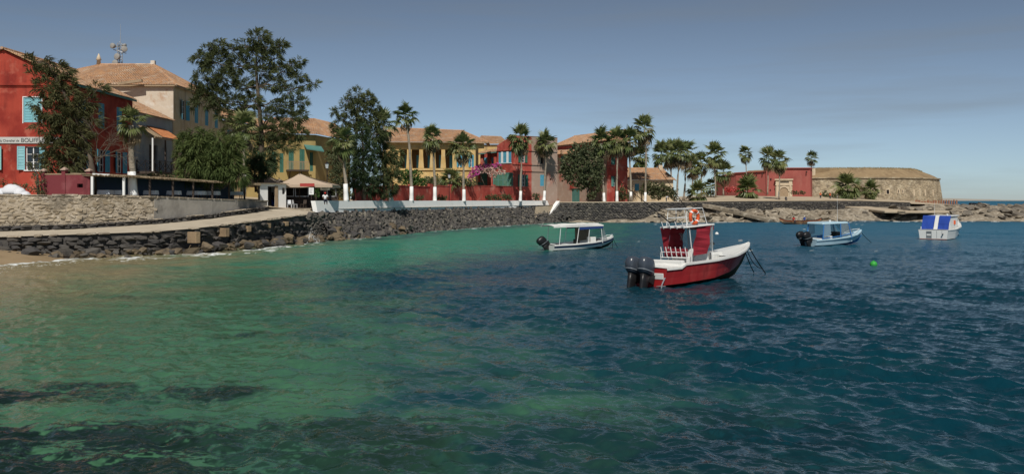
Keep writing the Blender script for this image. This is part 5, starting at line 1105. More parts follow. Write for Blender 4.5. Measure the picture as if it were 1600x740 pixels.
def needle_tree(name, label, Y, base, trunk, clumps, m, dens=46, ln=(.35,.8), wdt=(.05,.1), wind=(.45,0,-.35), r0=.28, extra=None, strand=16, bark_m=None, fork=None):
    """trunk: [(px,py)...] from base up; clumps: ellipses of foliage in the photo at a depth offset"""
    bx = P(base[0], base[1], Y); t_ = thing(name, bx, label, 'tree'); mb = MB()
    tp_ = [P(px,py,Y) for px,py in trunk]; L = len(tp_)
    mb.tube(tp_, [r0*(1-.75*i/(L-1)) for i in range(L)], 8)
    cs, ds, ls, ws, rs = [], [], [], [], []
    for e in clumps:
        c, r = px_ell(e, Y); vol = (r[0]*r[1]*r[2])**(2/3.)
        cand = sorted(tp_, key=lambda p: (p-Vector(c)).length+(2.5 if p.z > c[2]-.2 else 0)); a = cand[0]
        limb(mb, a, c, min(.085, r0*.3), .025)
        nt_ = max(6, int(dens*vol)); pc, dd = in_ell(nt_, c, r); pc = pc+rng.normal(size=pc.shape)*.22*r*(rng.random((nt_,1)) < .3)
        for k in range(min(7, nt_)):
            limb(mb, c, pc[k], .03, .012, .05, 3)
        cid = rng.random()
        for p, d in zip(pc, dd):
            n = strand; a0 = d*.9+np.array(wind)+np.array((0,0,.25)); a0 /= np.linalg.norm(a0)
            dr = a0+unit(n)*.55; dr /= np.linalg.norm(dr,axis=1,keepdims=True)
            cs.append(p+unit(n)*.16); ds.append(dr); ls.append(rng.uniform(*ln,n)); ws.append(rng.uniform(*wdt,n))
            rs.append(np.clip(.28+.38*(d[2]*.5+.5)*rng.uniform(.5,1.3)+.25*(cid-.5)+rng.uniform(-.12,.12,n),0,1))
    mb.build('trunk', bark_m or bark, t_, smooth=True)
    strands('crown', np.concatenate(cs), np.concatenate(ds), np.concatenate(ls), np.concatenate(ws), m, t_, np.concatenate(rs), np.array((wind[0]*.3,0,-.22)))
    if extra: extra(t_)
    return t_
def leafy(name, label, cat, Y, base, clumps, m, dens=60, size=(.12,.24), trunk=None, r0=.12, per=7, mat2=None, frac=0., group=None):
    bx = P(base[0], base[1], Y); t_ = thing(name, bx, label, cat, group); mb = MB()
    tp_ = [P(px,py,Y) for px,py in (trunk or [base, (clumps[0][0], clumps[0][1])])]
    mb.tube(tp_, [r0*(1-.5*i/max(1,len(tp_)-1)) for i in range(len(tp_))], 7)
    cs, ds, ls, ws, rs = [], [], [], [], []
    for e in clumps:
        c, r = px_ell(e, Y); vol = (r[0]*r[1]*r[2])**(2/3.); limb(mb, tp_[-1], c, r0*.45, .02)
        nt_ = max(8, int(dens*2.4*vol)); pc, dd = in_ell(nt_, c, r, .35); pc = pc+rng.normal(size=pc.shape)*.3*r*(rng.random((nt_,1)) < .35); cid = rng.random()
        for k in range(min(4, nt_)): limb(mb, c, pc[k], .025, .01, .05, 2)
        for p, d in zip(pc, dd):
            n = per; dr = d*.5+unit(n)*.9; dr /= np.linalg.norm(dr,axis=1,keepdims=True); l = rng.uniform(*size,n)
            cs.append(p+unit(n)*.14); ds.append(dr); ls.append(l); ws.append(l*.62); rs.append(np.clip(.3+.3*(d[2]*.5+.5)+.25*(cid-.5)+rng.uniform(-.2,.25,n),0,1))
    mb.build('stem' if cat != 'tree' else 'trunk', bark, t_, smooth=True)
    strands('foliage' if cat != 'tree' else 'crown', np.concatenate(cs), np.concatenate(ds), np.concatenate(ls), np.concatenate(ws), m, t_, np.concatenate(rs))
    return t_
# tree in front of the red inn: dense on the left, bare twigs on the right
def bare(t_):
    mb = MB(); a = P(150,250,74); rr3 = random.Random(3)
    def grow(p, d, l, r, g):
        if g == 0 or l < .15: return
        q = p+d*l+Vector((rr3.uniform(-.1,.1),rr3.uniform(-.1,.1),rr3.uniform(-.05,.1)))*l; mb.tube([p,(p+q)/2+Vector((0,0,.04*l)),q],[r,r*.85,r*.65],4)
        for k in range(rr3.choice((2,3))): grow(q, (d+Vector((rr3.uniform(-.7,.8),rr3.uniform(-.6,.6),rr3.uniform(-.55,.5)))).normalized(), l*rr3.uniform(.6,.85), r*.62, g-1)
    for d in ((.3,-.1,1),(.8,-.2,.7),(.9,.1,.35),(.55,.2,.9),(.1,-.3,1),(.95,-.1,.1)): grow(a+Vector((0,0,rr3.uniform(-.6,.4))), Vector(d).normalized(), 1.15, .045, 6)
    tag(mb.build('bare_branches', twigm, t_), kind='stuff')
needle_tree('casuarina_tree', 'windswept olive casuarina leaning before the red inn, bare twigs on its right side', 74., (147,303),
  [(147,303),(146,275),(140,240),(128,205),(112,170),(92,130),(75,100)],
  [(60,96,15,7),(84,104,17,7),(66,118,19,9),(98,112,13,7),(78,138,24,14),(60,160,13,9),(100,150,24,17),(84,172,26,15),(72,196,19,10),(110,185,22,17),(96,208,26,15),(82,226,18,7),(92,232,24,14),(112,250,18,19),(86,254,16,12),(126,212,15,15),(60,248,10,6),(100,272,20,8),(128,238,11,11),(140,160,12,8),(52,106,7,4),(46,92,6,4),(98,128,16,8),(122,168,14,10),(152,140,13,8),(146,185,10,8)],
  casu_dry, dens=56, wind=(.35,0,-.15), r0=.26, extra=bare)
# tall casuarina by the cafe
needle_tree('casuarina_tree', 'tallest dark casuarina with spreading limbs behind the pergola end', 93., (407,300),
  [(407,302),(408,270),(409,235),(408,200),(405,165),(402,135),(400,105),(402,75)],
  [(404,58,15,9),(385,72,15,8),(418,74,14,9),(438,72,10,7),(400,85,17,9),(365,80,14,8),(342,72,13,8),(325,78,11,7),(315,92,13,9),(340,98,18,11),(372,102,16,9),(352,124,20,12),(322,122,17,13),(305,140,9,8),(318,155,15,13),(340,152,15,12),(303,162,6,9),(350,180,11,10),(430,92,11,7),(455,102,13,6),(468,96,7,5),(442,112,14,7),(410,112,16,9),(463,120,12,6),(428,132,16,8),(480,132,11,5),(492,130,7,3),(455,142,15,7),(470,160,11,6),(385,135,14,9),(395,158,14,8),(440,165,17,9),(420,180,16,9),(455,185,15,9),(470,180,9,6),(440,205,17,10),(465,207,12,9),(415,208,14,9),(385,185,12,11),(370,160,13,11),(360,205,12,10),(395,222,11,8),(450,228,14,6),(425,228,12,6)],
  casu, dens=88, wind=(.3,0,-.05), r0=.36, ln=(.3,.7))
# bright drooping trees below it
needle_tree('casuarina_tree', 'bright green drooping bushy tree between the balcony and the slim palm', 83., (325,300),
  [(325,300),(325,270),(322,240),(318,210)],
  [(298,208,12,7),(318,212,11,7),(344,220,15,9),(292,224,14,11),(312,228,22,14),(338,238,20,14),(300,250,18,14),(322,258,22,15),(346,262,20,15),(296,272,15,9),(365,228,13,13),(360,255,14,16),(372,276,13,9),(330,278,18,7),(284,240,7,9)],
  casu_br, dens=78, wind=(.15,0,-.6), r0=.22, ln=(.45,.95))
needle_tree('dark_tree', 'dark low tree mass behind the tall trunk above the parasols', 92., (400,300), [(400,300),(398,270),(395,250)],
  [(392,246,14,9),(410,252,13,9),(385,262,12,9),(402,268,16,8),(422,262,10,8),(425,246,9,5)], cypress, dens=110, wind=(.1,0,-.2), r0=.15)
# dark group left of the loggia house
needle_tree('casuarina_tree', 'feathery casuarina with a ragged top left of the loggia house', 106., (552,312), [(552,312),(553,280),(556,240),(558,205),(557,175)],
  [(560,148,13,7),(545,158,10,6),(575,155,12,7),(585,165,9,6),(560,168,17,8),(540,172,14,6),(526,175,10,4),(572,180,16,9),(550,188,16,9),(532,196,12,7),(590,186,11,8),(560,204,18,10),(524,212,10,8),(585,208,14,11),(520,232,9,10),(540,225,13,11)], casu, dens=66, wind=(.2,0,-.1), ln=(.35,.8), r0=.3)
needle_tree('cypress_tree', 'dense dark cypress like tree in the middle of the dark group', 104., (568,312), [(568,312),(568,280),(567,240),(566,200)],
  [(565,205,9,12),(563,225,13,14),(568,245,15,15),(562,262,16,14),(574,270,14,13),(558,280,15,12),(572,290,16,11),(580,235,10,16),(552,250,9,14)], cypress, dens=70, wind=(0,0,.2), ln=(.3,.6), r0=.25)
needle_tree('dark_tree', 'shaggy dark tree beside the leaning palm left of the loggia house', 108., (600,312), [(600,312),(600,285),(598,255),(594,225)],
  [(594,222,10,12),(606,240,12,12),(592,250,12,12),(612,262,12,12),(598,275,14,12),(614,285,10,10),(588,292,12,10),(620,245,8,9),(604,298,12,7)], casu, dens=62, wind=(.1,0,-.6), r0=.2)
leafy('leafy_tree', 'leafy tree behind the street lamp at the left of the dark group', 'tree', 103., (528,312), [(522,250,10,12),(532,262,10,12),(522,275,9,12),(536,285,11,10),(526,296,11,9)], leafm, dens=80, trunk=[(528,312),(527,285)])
# round tree by the red house, shrubs and hedges
leafy('round_tree', 'big round grey green leafy tree in front of the weathered red house', 'tree', 168., (918,313), [(903,240,16,13),(918,236,14,12),(890,256,14,12),(908,258,18,15),(928,254,14,15),(884,270,10,9),(900,276,17,13),(922,276,17,15),(936,266,8,12),(908,290,8,7),(930,292,8,9),(924,304,6,6)], leafm, dens=24, size=(.28,.5), trunk=[(918,313),(919,300),(914,280)], r0=.35)
leafy('green_shrub', 'bright green rounded shrub behind the second promenade palm', 'shrub', 141., (640,292), [(636,272,9,7),(648,274,9,8),(642,284,13,7),(658,284,8,6)], leafb, dens=44, size=(.2,.38))
leafy('hedge', 'dark green hedge along the top of the red garden wall', 'hedge', 146., (695,290), [(668,284,11,7),(684,283,11,7),(700,284,11,7),(716,283,11,7),(731,285,10,6)], leafm, dens=44, size=(.2,.36))
for px, py, rx, rz, lab in ((652,308,9,4,'low green shrub under the red wall near the second palm'),(690,309,9,3.5,'low green shrub under the red wall near the third palm'),(741,300,6,7,'upright dark shrub between the red wall and the fourth palm'),(757,308,9,4,'low shrub behind the parapet below the bougainvillea'),(775,309,10,4,'low shrub behind the parapet below the green screen'),(792,308,8,4,'low shrub behind the parapet left of the corner palm'),(838,307,6,5,'small dark shrub at the foot of the weathered wall'),(541,304,9,6,'shrub behind the parapet near the cafe end'),(715,309,8,3.5,'low shrub left of the fourth palm base')):
    leafy('garden_shrub', lab, 'shrub', 131. if px < 700 and px > 600 else (99. if px < 600 else 151.), (px,313), [(px-rx*.4,py,rx*.6,rz),(px+rx*.4,py+.5,rx*.6,rz*.9)], leafm if px in (741,838) else leafo, dens=60, size=(.15,.3), group='shrubs behind the parapet')
leafy('olive_shrub', 'wide olive brown shrub in front of the cream cottage', 'shrub', 174., (1030,313), [(1008,296,7,7),(1020,293,9,8),(1034,296,10,9),(1046,300,9,7),(1026,304,14,6),(1052,306,6,5)], leafo, dens=34, size=(.25,.45))
leafy('olive_shrub', 'thin shrub between the palms left of the cream cottage', 'shrub', 173., (973,313), [(972,300,6,7),(976,306,7,5)], leafo, dens=34, size=(.22,.4))
leafy('terrace_vine', 'leafy vine growing on the terrace in front of the red inn window', 'plant', 72.2, (60,305), [(58,272,6,6),(52,262,5,3),(62,284,7,6),(58,295,8,6),(66,298,6,6),(44,257,5,2)], leafo, dens=50, size=(.1,.2))
leafy('terrace_bush', 'low bush beside the white tarpaulin under the inn wall', 'plant', 72.5, (28,303), [(24,289,8,4),(40,292,6,4),(4,284,5,5)], leafo, dens=60, size=(.1,.2))
leafy('roof_weed', 'green creeper growing below the balcony on the pergola edge', 'plant', 79., (240,279), [(232,274,8,2.2),(248,273,10,2.5),(268,275,9,2.2),(262,279,8,2)], leafb, dens=90, size=(.1,.2))
leafy('cafe_plant', 'green potted shrub beside the hanging notice at the cafe', 'plant', 92.4, (494,314), [(493,295,4,5),(494,303,4,5)], leafb, dens=90, size=(.12,.24))
# bougainvillea
boug = mat('magenta_bracts', (.58,.05,.32), .7, rnd=[((.68,.2,.5),.2,1.)], trans=.3); bougp = mat('pale_pink_bracts', (.7,.48,.44), .7, rnd=[((.6,.5,.38),.2,1.)], trans=.3)
bo = leafy('bougainvillea', 'magenta and pale pink bougainvillea spilling over the green screens', 'plant', 153., (758,292), [(748,268,6,5),(756,264,9,4),(768,262,9,4),(740,274,5,5,-5),(776,262,7,3)], leafm, dens=26, size=(.2,.35))
def petals(nm, cl, m_, Y):
    cs, ds, ls, rs = [], [], [], []
    for e in cl:
        c, r = px_ell(e, Y); n = max(30, int(420*(r[0]*r[1]*r[2])**(2/3.))); p, d = in_ell(n, c, r, .6); cs.append(p); dr = d+unit(n)*.8; ds.append(dr/np.linalg.norm(dr,axis=1,keepdims=True)); ls.append(rng.uniform(.16,.34,n)); rs.append(rng.random(n))
    L_ = np.concatenate(ls); strands(nm, np.concatenate(cs), np.concatenate(ds), L_, L_*.8, m_, bo, np.concatenate(rs))
petals('magenta_bracts', [(748,263,7,3.5),(757,260,9,3),(770,260,7,2.6),(777,258,5,2.4),(738,272,5,4,-5),(735,278,4,3.5,-5),(744,269,5,4,-5),(742,264,4,3,-5)], boug, 152.6)
petals('pale_bracts', [(752,266,8,3.5),(764,266,8,4),(775,267,7,4.5),(784,269,5,3.5),(770,272,6,5)], bougp, 152.3)
for px, py, Y, lab in ((1137,296,240,'left cluster of red flowers before the fort'),(1149,296.5,240,'right cluster of red flowers before the fort')):
    redf = MATS.get('red_flowers') or mat('red_flowers', (.55,.06,.06), .7, rnd=[((.6,.25,.22),.3,1)], trans=.3)
    leafy('red_flowering_bush', lab, 'plant', Y, (px,303), [(px-2,py-1,4,3),(px+2,py+.5,4,3)], redf, dens=30, size=(.3,.5))
leafy('dry_scrub', 'grey dry scrub at the right foot of the red fort wall', 'plant', 242., (1248,304), [(1243,301,6,2.5),(1252,301,6,2.5)], leafo, dens=16, size=(.3,.5))
leafy('fort_shrub', 'green shrub at the foot of the round fort behind a short palm', 'plant', 236., (1296,310), [(1290,304,6,5),(1300,306,6,4),(1336,306,6,4)], leafm, dens=20, size=(.3,.5))
leafy('rampart_bush', 'small green bush on the fort rampart top', 'plant', 258., (1416,268), [(1412,267,4,2.2),(1418,266.5,4,2)], leafo, dens=20, size=(.3,.5))
# ------------------------------------------------------------------ palms
frond_g = [mat('palm_frond_green', (.105,.14,.046), .45, orand=[((.23,.24,.095),.2,1.1)], trans=.25, spec=.4), mat('palm_frond_yellowing', (.13,.13,.05), .6, orand=[((.2,.17,.08),0,1)], trans=.25)]
frond_d = mat('palm_frond_dead', (.30,.225,.14), .85, orand=[((.32,.25,.16),0,1), ((.13,.09,.06),.6,1.2)], trans=.15)
def frond(seed, m, droop, nb=11, arc=2.5, fold=.16, R0=1.):
    """fan leaf: stalk then pleated blades whose tips bend down. x is outwards"""
    r = random.Random(seed); mb = MB(); st = .55
    mb.add([(0,-.025,0),(0,.025,0),(st,.02,.03),(st,-.02,.03)], [(0,1,2,3)])
    for i in range(nb):
        a = (i/(nb-1)-.5)*arc+r.uniform(-.05,.05); l = R0*(1-.22*abs(i/(nb-1)-.5)*2)*r.uniform(.8,1.15); w = .078
        d = Vector((math.cos(a),math.sin(a),0)); s = Vector((-d.y,d.x,0)); o = Vector((st,0,.03)); u = Vector((0,0,1)); k = r.uniform(.6,1.3)*droop
        p1 = o+d*l*.55+u*(.05-k*.18*l); p2 = o+d*l*.95+u*(-.05-k*.75*l)*1.0
        mb.add([o, p1-s*w+u*fold*.3, p1+u*-fold*.1, p1+s*w+u*fold*.3, p2], [(0,1,2),(0,2,3),(1,4,2),(2,4,3)])
    return mb.mesh('frond')
def fset(m, droop, **k):
    out_ = []
    for s in range(4):
        me = frond(s+int(droop*100), m, droop, **k); me.materials.append(m); out_.append(me)
    return out_
FG = fset(frond_g[0], .12); FGd = fset(frond_g[0], .45); FY = fset(frond_g[1], .8); FD = fset(frond_d, 1.0, arc=1.5, nb=9)
PALMS = []
def palm(label, base, Y, crown, size=1.0, lean=0, white=True, ng=26, nd=9, r=.22, ground=None, wind=.35, sparse=1., group='palms along the shore'):
    """base px/py on the ground, crown centre px/py"""
    b = P(base[0], base[1], Y); c = P(crown[0], crown[1], Y)
    t_ = thing('fan_palm', b, label, 'palm', group); mb = MB(); pts = []; n = 9
    for i in range(n+1):
        t = i/n; p = b.lerp(c,t); p.x += math.sin(t*math.pi)*lean+.09*math.sin(t*7+base[0])*t*(1-t)*3; p.y += .25*math.sin(t*math.pi+base[0]); pts.append(p)
    rad = [r*(1.35 if i == 0 else 1.0-.38*i/n) for i in range(n+1)]
    mb.tube(pts, rad, 9); mb.build('trunk', palm_bark, t_, smooth=True)
    if white:
        H = 1.9*random.uniform(.85,1.1); w_ = MB(); k = H/(c.z-b.z); w_.tube([b, b.lerp(c,k*.12), b.lerp(c,k*.5)+Vector((math.sin(k*.5*math.pi)*lean,0,0)), b.lerp(c,k)+Vector((math.sin(k*math.pi)*lean,0,0))], [r*1.35+.05, r*1.15+.04, r*1.05+.025, r+.02], 10); w_.build('whitewash', white_paint, t_, smooth=True)
    rr4 = random.Random(label); G_ = 2.39996; size *= rr4.uniform(1.0,1.18); dz = rr4.uniform(-14,10); wind *= rr4.uniform(.5,1.6); ng = int(ng*rr4.uniform(.8,1.1)); nd = int(nd*rr4.uniform(.8,1.7))+1; hang = rr4.uniform(.3,.75)
    ng = int(ng*1.25)
    for i in range(ng):
        t = (i+.5)/ng; el = R(86+dz*t-130*t+rr4.uniform(-14,14)); az = i*G_+rr4.uniform(-.3,.3)
        me = rr4.choice(FG if el > R(20) else FGd) if rr4.random() > .1 or el > R(10) else rr4.choice(FY)
        s = size*rr4.uniform(.85,1.3)
        o = inst('frond', me, t_, c+Vector((0,0,.55*size*(1-t)-.15*size)), (rr4.uniform(-.5,.5), -el+wind*.25*-math.cos(az), az+wind*.5*-math.sin(az)*-1), (s,s,s))
    for i in range(nd):
        az = i*G_*1.3+rr4.uniform(-.4,.4); el = R(-62+rr4.uniform(-18,22)); s = size*rr4.uniform(.8,1.15)
        inst('frond', rr4.choice(FD), t_, c-Vector((0,0,size*(.05+hang*i/max(1,nd)))), (rr4.uniform(-.4,.4), -el, az), (s,s,s))
    return t_
ROW = 'palms of the promenade row'
palm('palm half hidden in the dark trees nearest the cafe', (541,314), 98, (537,226), 1.05, 0, ng=24, nd=8, group=ROW)
palm('leaning palm right beside the dark trees with swept crown', (611.5,315), 111, (601,196), 1.15, -.3, ng=24, nd=6, wind=1.0, group=ROW)
palm('tallest promenade palm with curved trunk before the loggia house', (643,315), 117.5, (634,184), 1.05, .25, ng=26, nd=6, wind=.8, group=ROW)
palm('palm with shaggy crown before the loggia columns', (679.5,315), 125.5, (676,218), 1.2, .1, ng=24, nd=8, wind=.7, group=ROW)
palm('palm with full round crown left of the bougainvillea', (725,315), 134.5, (723,232), 1.35, .05, ng=28, nd=7, group=ROW)
palm('palm with drooping dry skirt in front of the red corner house', (813,315), 153.5, (814,219), 1.45, .1, ng=26, nd=14, group=ROW)
palm('palm before the weathered grey wall with lopsided crown', (850,315), 162.5, (853,226), 1.4, .1, ng=22, nd=10, wind=.8, group=ROW)
SEA = 'palms above the sea wall'
palm('leftmost palm above the sea wall, beside the round tree', (944,315), 169, (940,224), 1.55, 0, ng=26, nd=14, group=SEA)
palm('second palm above the sea wall, before the red gable end', (964,315), 170, (964,222), 1.55, 0, ng=26, nd=13, group=SEA)
palm('third palm above the sea wall, with a long dead skirt', (986,315), 171, (984,222), 1.5, 0, ng=26, nd=16, group=SEA)
palm('tallest palm above the sea wall, left of the cottage roof', (1008,315), 172, (1007,203), 1.6, .2, ng=26, nd=13, wind=.7, group=SEA)
palm('lower palm behind the tallest sea wall palm', (1000,313), 186, (1001,247), 1.45, 0, False, ng=26, nd=8, group=SEA)
palm('palm rising behind the cottage ridge', (1034,313), 196, (1034,243), 1.75, 0, False, ng=28, nd=8, group=SEA)
palm('left palm of the tight clump right of the cottage', (1048,313), 188, (1049,242), 1.55, 0, False, ng=24, nd=14, group=SEA)
palm('middle palm of the tight clump, with whitewashed foot', (1058,315), 178, (1060,240), 1.5, 0, ng=24, nd=16, group=SEA)
palm('right palm of the tight clump right of the cottage', (1068,313), 182, (1073,240), 1.45, .1, False, ng=24, nd=14, group=SEA)
FP = 'palms between cottage and fort'
palm('short crowned palm just right of the tight clump', (1082,310), 200, (1083,262), 1.5, 0, False, ng=24, nd=8, r=.18, group=FP)
palm('slim palm between the clump and the tall one before the fort', (1096,310), 202, (1095,256), 1.6, 0, False, ng=26, nd=8, r=.18, group=FP)
palm('tall palm standing clear left of the fort', (1118,308), 205, (1117,244), 1.8, 0, False, ng=28, nd=9, r=.18, group=FP)
palm('low palm at the left corner of the red fort wall', (1130,305), 215, (1130,271), 1.6, 0, False, ng=26, nd=5, r=.18, group=FP)
palm('slim palm above the left half of the red fort wall', (1166,305), 222, (1165,242), 1.25, 0, False, ng=22, nd=12, r=.17, group=FP)
palm('left of two palms before the fort gateway', (1199,304), 225, (1201,249), 1.6, 0, False, ng=24, nd=6, r=.17, group=FP)
palm('right of two palms before the fort gateway, with white foot', (1217,312), 205, (1218,252), 1.45, 0, ng=24, nd=12, r=.18, wind=.8, group=FP)
palm('small palm rising behind the fort block', (1268,282), 285, (1268,248), 1.35, 0, False, ng=20, nd=9, r=.2, group=FP)
SH = 'short bushy palms on the shore'
palm('short bushy palm right of the rounded pile at the palm clump', (1090,314), 190, (1090,303), 1.5, 0, False, ng=30, nd=3, r=.25, group=SH)
palm('tiny palm left of the tall clear palm', (1110,308), 208, (1110,294), 1.25, 0, False, ng=22, nd=2, r=.2, group=SH)
palm('big bushy stemless palm in front of the red fort wall', (1168,313), 208, (1168,300), 1.9, 0, False, ng=34, nd=8, r=.3, group=SH)
palm('short thick palm at the left foot of the round stone fort', (1325,312), 225, (1325,295), 2.1, 0, False, ng=32, nd=5, r=.35, group=SH)
palm('short bushy palm by the square fort openings', (1360,311), 228, (1360,299), 1.6, 0, False, ng=30, nd=4, r=.3, group=SH)
palm('scrubby palm tuft behind the loggia hedge', (706,290), 143, (705,284), 1.2, 0, False, ng=24, nd=0, r=.12, group=SH)
LT = 'palms on the terrace'
palm('slim palm with small crown beside the tall casuarina trunk', (380,303), 87, (380,204), 1.0, .12, ng=24, nd=10, r=.19, group=LT)
palm('ragged palm with whitewashed trunk at the end of the red inn', (208,307), 74.4, (206,196), .85, -.1, ng=18, nd=10, r=.3, wind=.8, group=LT)
# ------------------------------------------------------------------ boats
boat_white = mat('boat_white_gelcoat', (.68,.68,.65), .35, [((.55,.54,.5),.9,.5,.78,1,.7)], spec=.5)
boat_red = mat('boat_red_gelcoat', (.34,.02,.022), .34, [((.42,.07,.06),.9,.46,.68,.4,.8), ((.2,.014,.016),1.6,.5,.7,.25,.75)], spec=.5)
bilge_dark = mat('bilge_growth', (.03,.035,.02), .7, [((.12,.10,.03),1.5,.5,.7,1,.8)])
navy = mat('navy_stripe', (.012,.03,.09), .5); steel = mat('stainless_tube', (.55,.56,.57), .3, metal=.7)
white_tube = mat('white_tube', (.7,.71,.7), .4); red_canvas = mat('red_canvas', (.26,.018,.03), .8, [((.17,.012,.02),1.5,.45,.7,.4,.8)], bump=.03, bs=3, bz=.3)
clear_vinyl = mat('clear_vinyl', (.3,.34,.35), .12, spec=.5, alpha=.45); mesh_blue = mat('pale_blue_vinyl', (.22,.32,.40), .4, alpha=.7)
engine_m = mat('outboard_charcoal', (.045,.055,.072), .28, [((.09,.105,.125),2.,.5,.75,1,.6)], spec=.5); engine_b = mat('outboard_black', (.012,.012,.013), .4, spec=.4)
engine_g = mat('outboard_grey_band', (.16,.18,.2), .35); rope_m = mat('dark_rope', (.02,.025,.025), .9); rope_w = mat('pale_rope', (.5,.48,.42), .9)
blue_gel = mat('pale_blue_gelcoat', (.42,.58,.66), .35, [((.3,.46,.55),1.2,.48,.75,.4,.7)], spec=.5); royal = mat('royal_blue_sheet', (.018,.06,.33), .6, [((.012,.04,.22),1.2,.45,.7,.3,.7)], bump=.02, bs=2)
blue_trim = mat('blue_paint_trim', (.04,.17,.42), .45); canopy_w = mat('white_canopy', (.66,.66,.63), .7, bump=.01, bs=3); navy_cl = mat('navy_canvas', (.02,.05,.17), .8); orange = mat('lifebuoy_orange', (.62,.10,.03), .5); brown_red = mat('antifoul_red', (.16,.04,.03), .7)
def hull(parent, L, B, st, m_side, m_in, m_bot=None, stripe=None, floor=.32, deck_from=.62, cap=.16, open_from=.03, rail_m=None, inset=.1):
    """st: (t, half beam, sheer z, chine half beam, chine z, keel z) -> parts: hull, gunwale, cockpit, foredeck"""
    rows = []
    for k in range(25):
        t = k/24; s = lerp_st(st, t); rows.append((t*L,)+tuple(s[1:]))
    mb = MB(); rings = []
    for (x, b, sh, c, zc, zk) in rows:
        rings.append([Vector(v) for v in ((x,b,sh),(x,b*.35+c*.65+.0,zc+(sh-zc)*.42),(x,c,zc),(x,0,zk),(x,-c,zc),(x,-(b*.35+c*.65),zc+(sh-zc)*.42),(x,-b,sh))])
    n = 7
    for i in range(24):
        for k in range(n-1):
            mi = 0 if k in (0,1,4,5) else 1
            mb.quad(rings[i][k], rings[i+1][k], rings[i+1][k+1], rings[i][k+1], mi)
    mb.add(rings[0], [tuple(range(n))], 0)
    h = mb.build('hull', [m_side, m_bot or bilge_dark], parent, local=True); 
    for p in h.data.polygons: p.use_smooth = False
    g = MB(); ck = MB(); fd = MB(); ad_ = MB()
    for r0, r1 in zip(rows[:-1], rows[1:]):
        for sg in (1,-1):
            i0, i1 = max(0,r0[1]-cap), max(0,r1[1]-cap)
            a, b_, c_, d_ = (r0[0],sg*(r0[1]+.03),r0[2]+.03), (r1[0],sg*(r1[1]+.03),r1[2]+.03), (r1[0],sg*i1,r1[2]+.04), (r0[0],sg*i0,r0[2]+.04)
            g.quad(a,b_,c_,d_); g.quad(a,b_,(b_[0],b_[1],b_[2]-.09),(a[0],a[1],a[2]-.09))
            if r0[0] < deck_from*L and r0[0] >= open_from*L: ck.quad(d_,c_,(r1[0],sg*i1*.92,floor),(r0[0],sg*i0*.92,floor))
        i0, i1 = max(0,r0[1]-cap), max(0,r1[1]-cap)
        if r0[0] >= deck_from*L or r0[0] < open_from*L:
            fq = fd if r0[0] >= deck_from*L else ad_; fq.quad((r0[0],-i0,r0[2]+.045),(r0[0],0,r0[2]+.09),(r1[0],0,r1[2]+.09),(r1[0],-i1,r1[2]+.045)); fq.quad((r0[0],i0,r0[2]+.045),(r0[0],0,r0[2]+.09),(r1[0],0,r1[2]+.09),(r1[0],i1,r1[2]+.045))
        else: ck.quad((r0[0],-i0*.92,floor),(r0[0],i0*.92,floor),(r1[0],i1*.92,floor),(r1[0],-i1*.92,floor))
    for t in (open_from, deck_from):
        s = lerp_st(st, t); b = s[1]-cap; ck.quad((t*L,-b,s[2]+.05),(t*L,b,s[2]+.05),(t*L,b*.92,floor),(t*L,-b*.92,floor))
    g.build('gunwale', rail_m or m_in, parent, local=True); ck.build('cockpit', m_in, parent, local=True); fd.build('foredeck', m_in, parent, local=True); (ad_.build('aft_deck', m_in, parent, local=True) if ad_.f else None)
    if stripe:
        s_ = MB()
        for r0, r1 in zip(rows[:-1], rows[1:]):
            for sg in (1,-1): s_.quad((r0[0],sg*(r0[1]+.012),r0[2]-.07),(r1[0],sg*(r1[1]+.012),r1[2]-.07),(r1[0],sg*(r1[1]*.94+.012),r1[2]-.07-stripe[1]),(r0[0],sg*(r0[1]*.94+.012),r0[2]-.07-stripe[1]))
        s_.build('stripe', stripe[0], parent, local=True)
    return rows
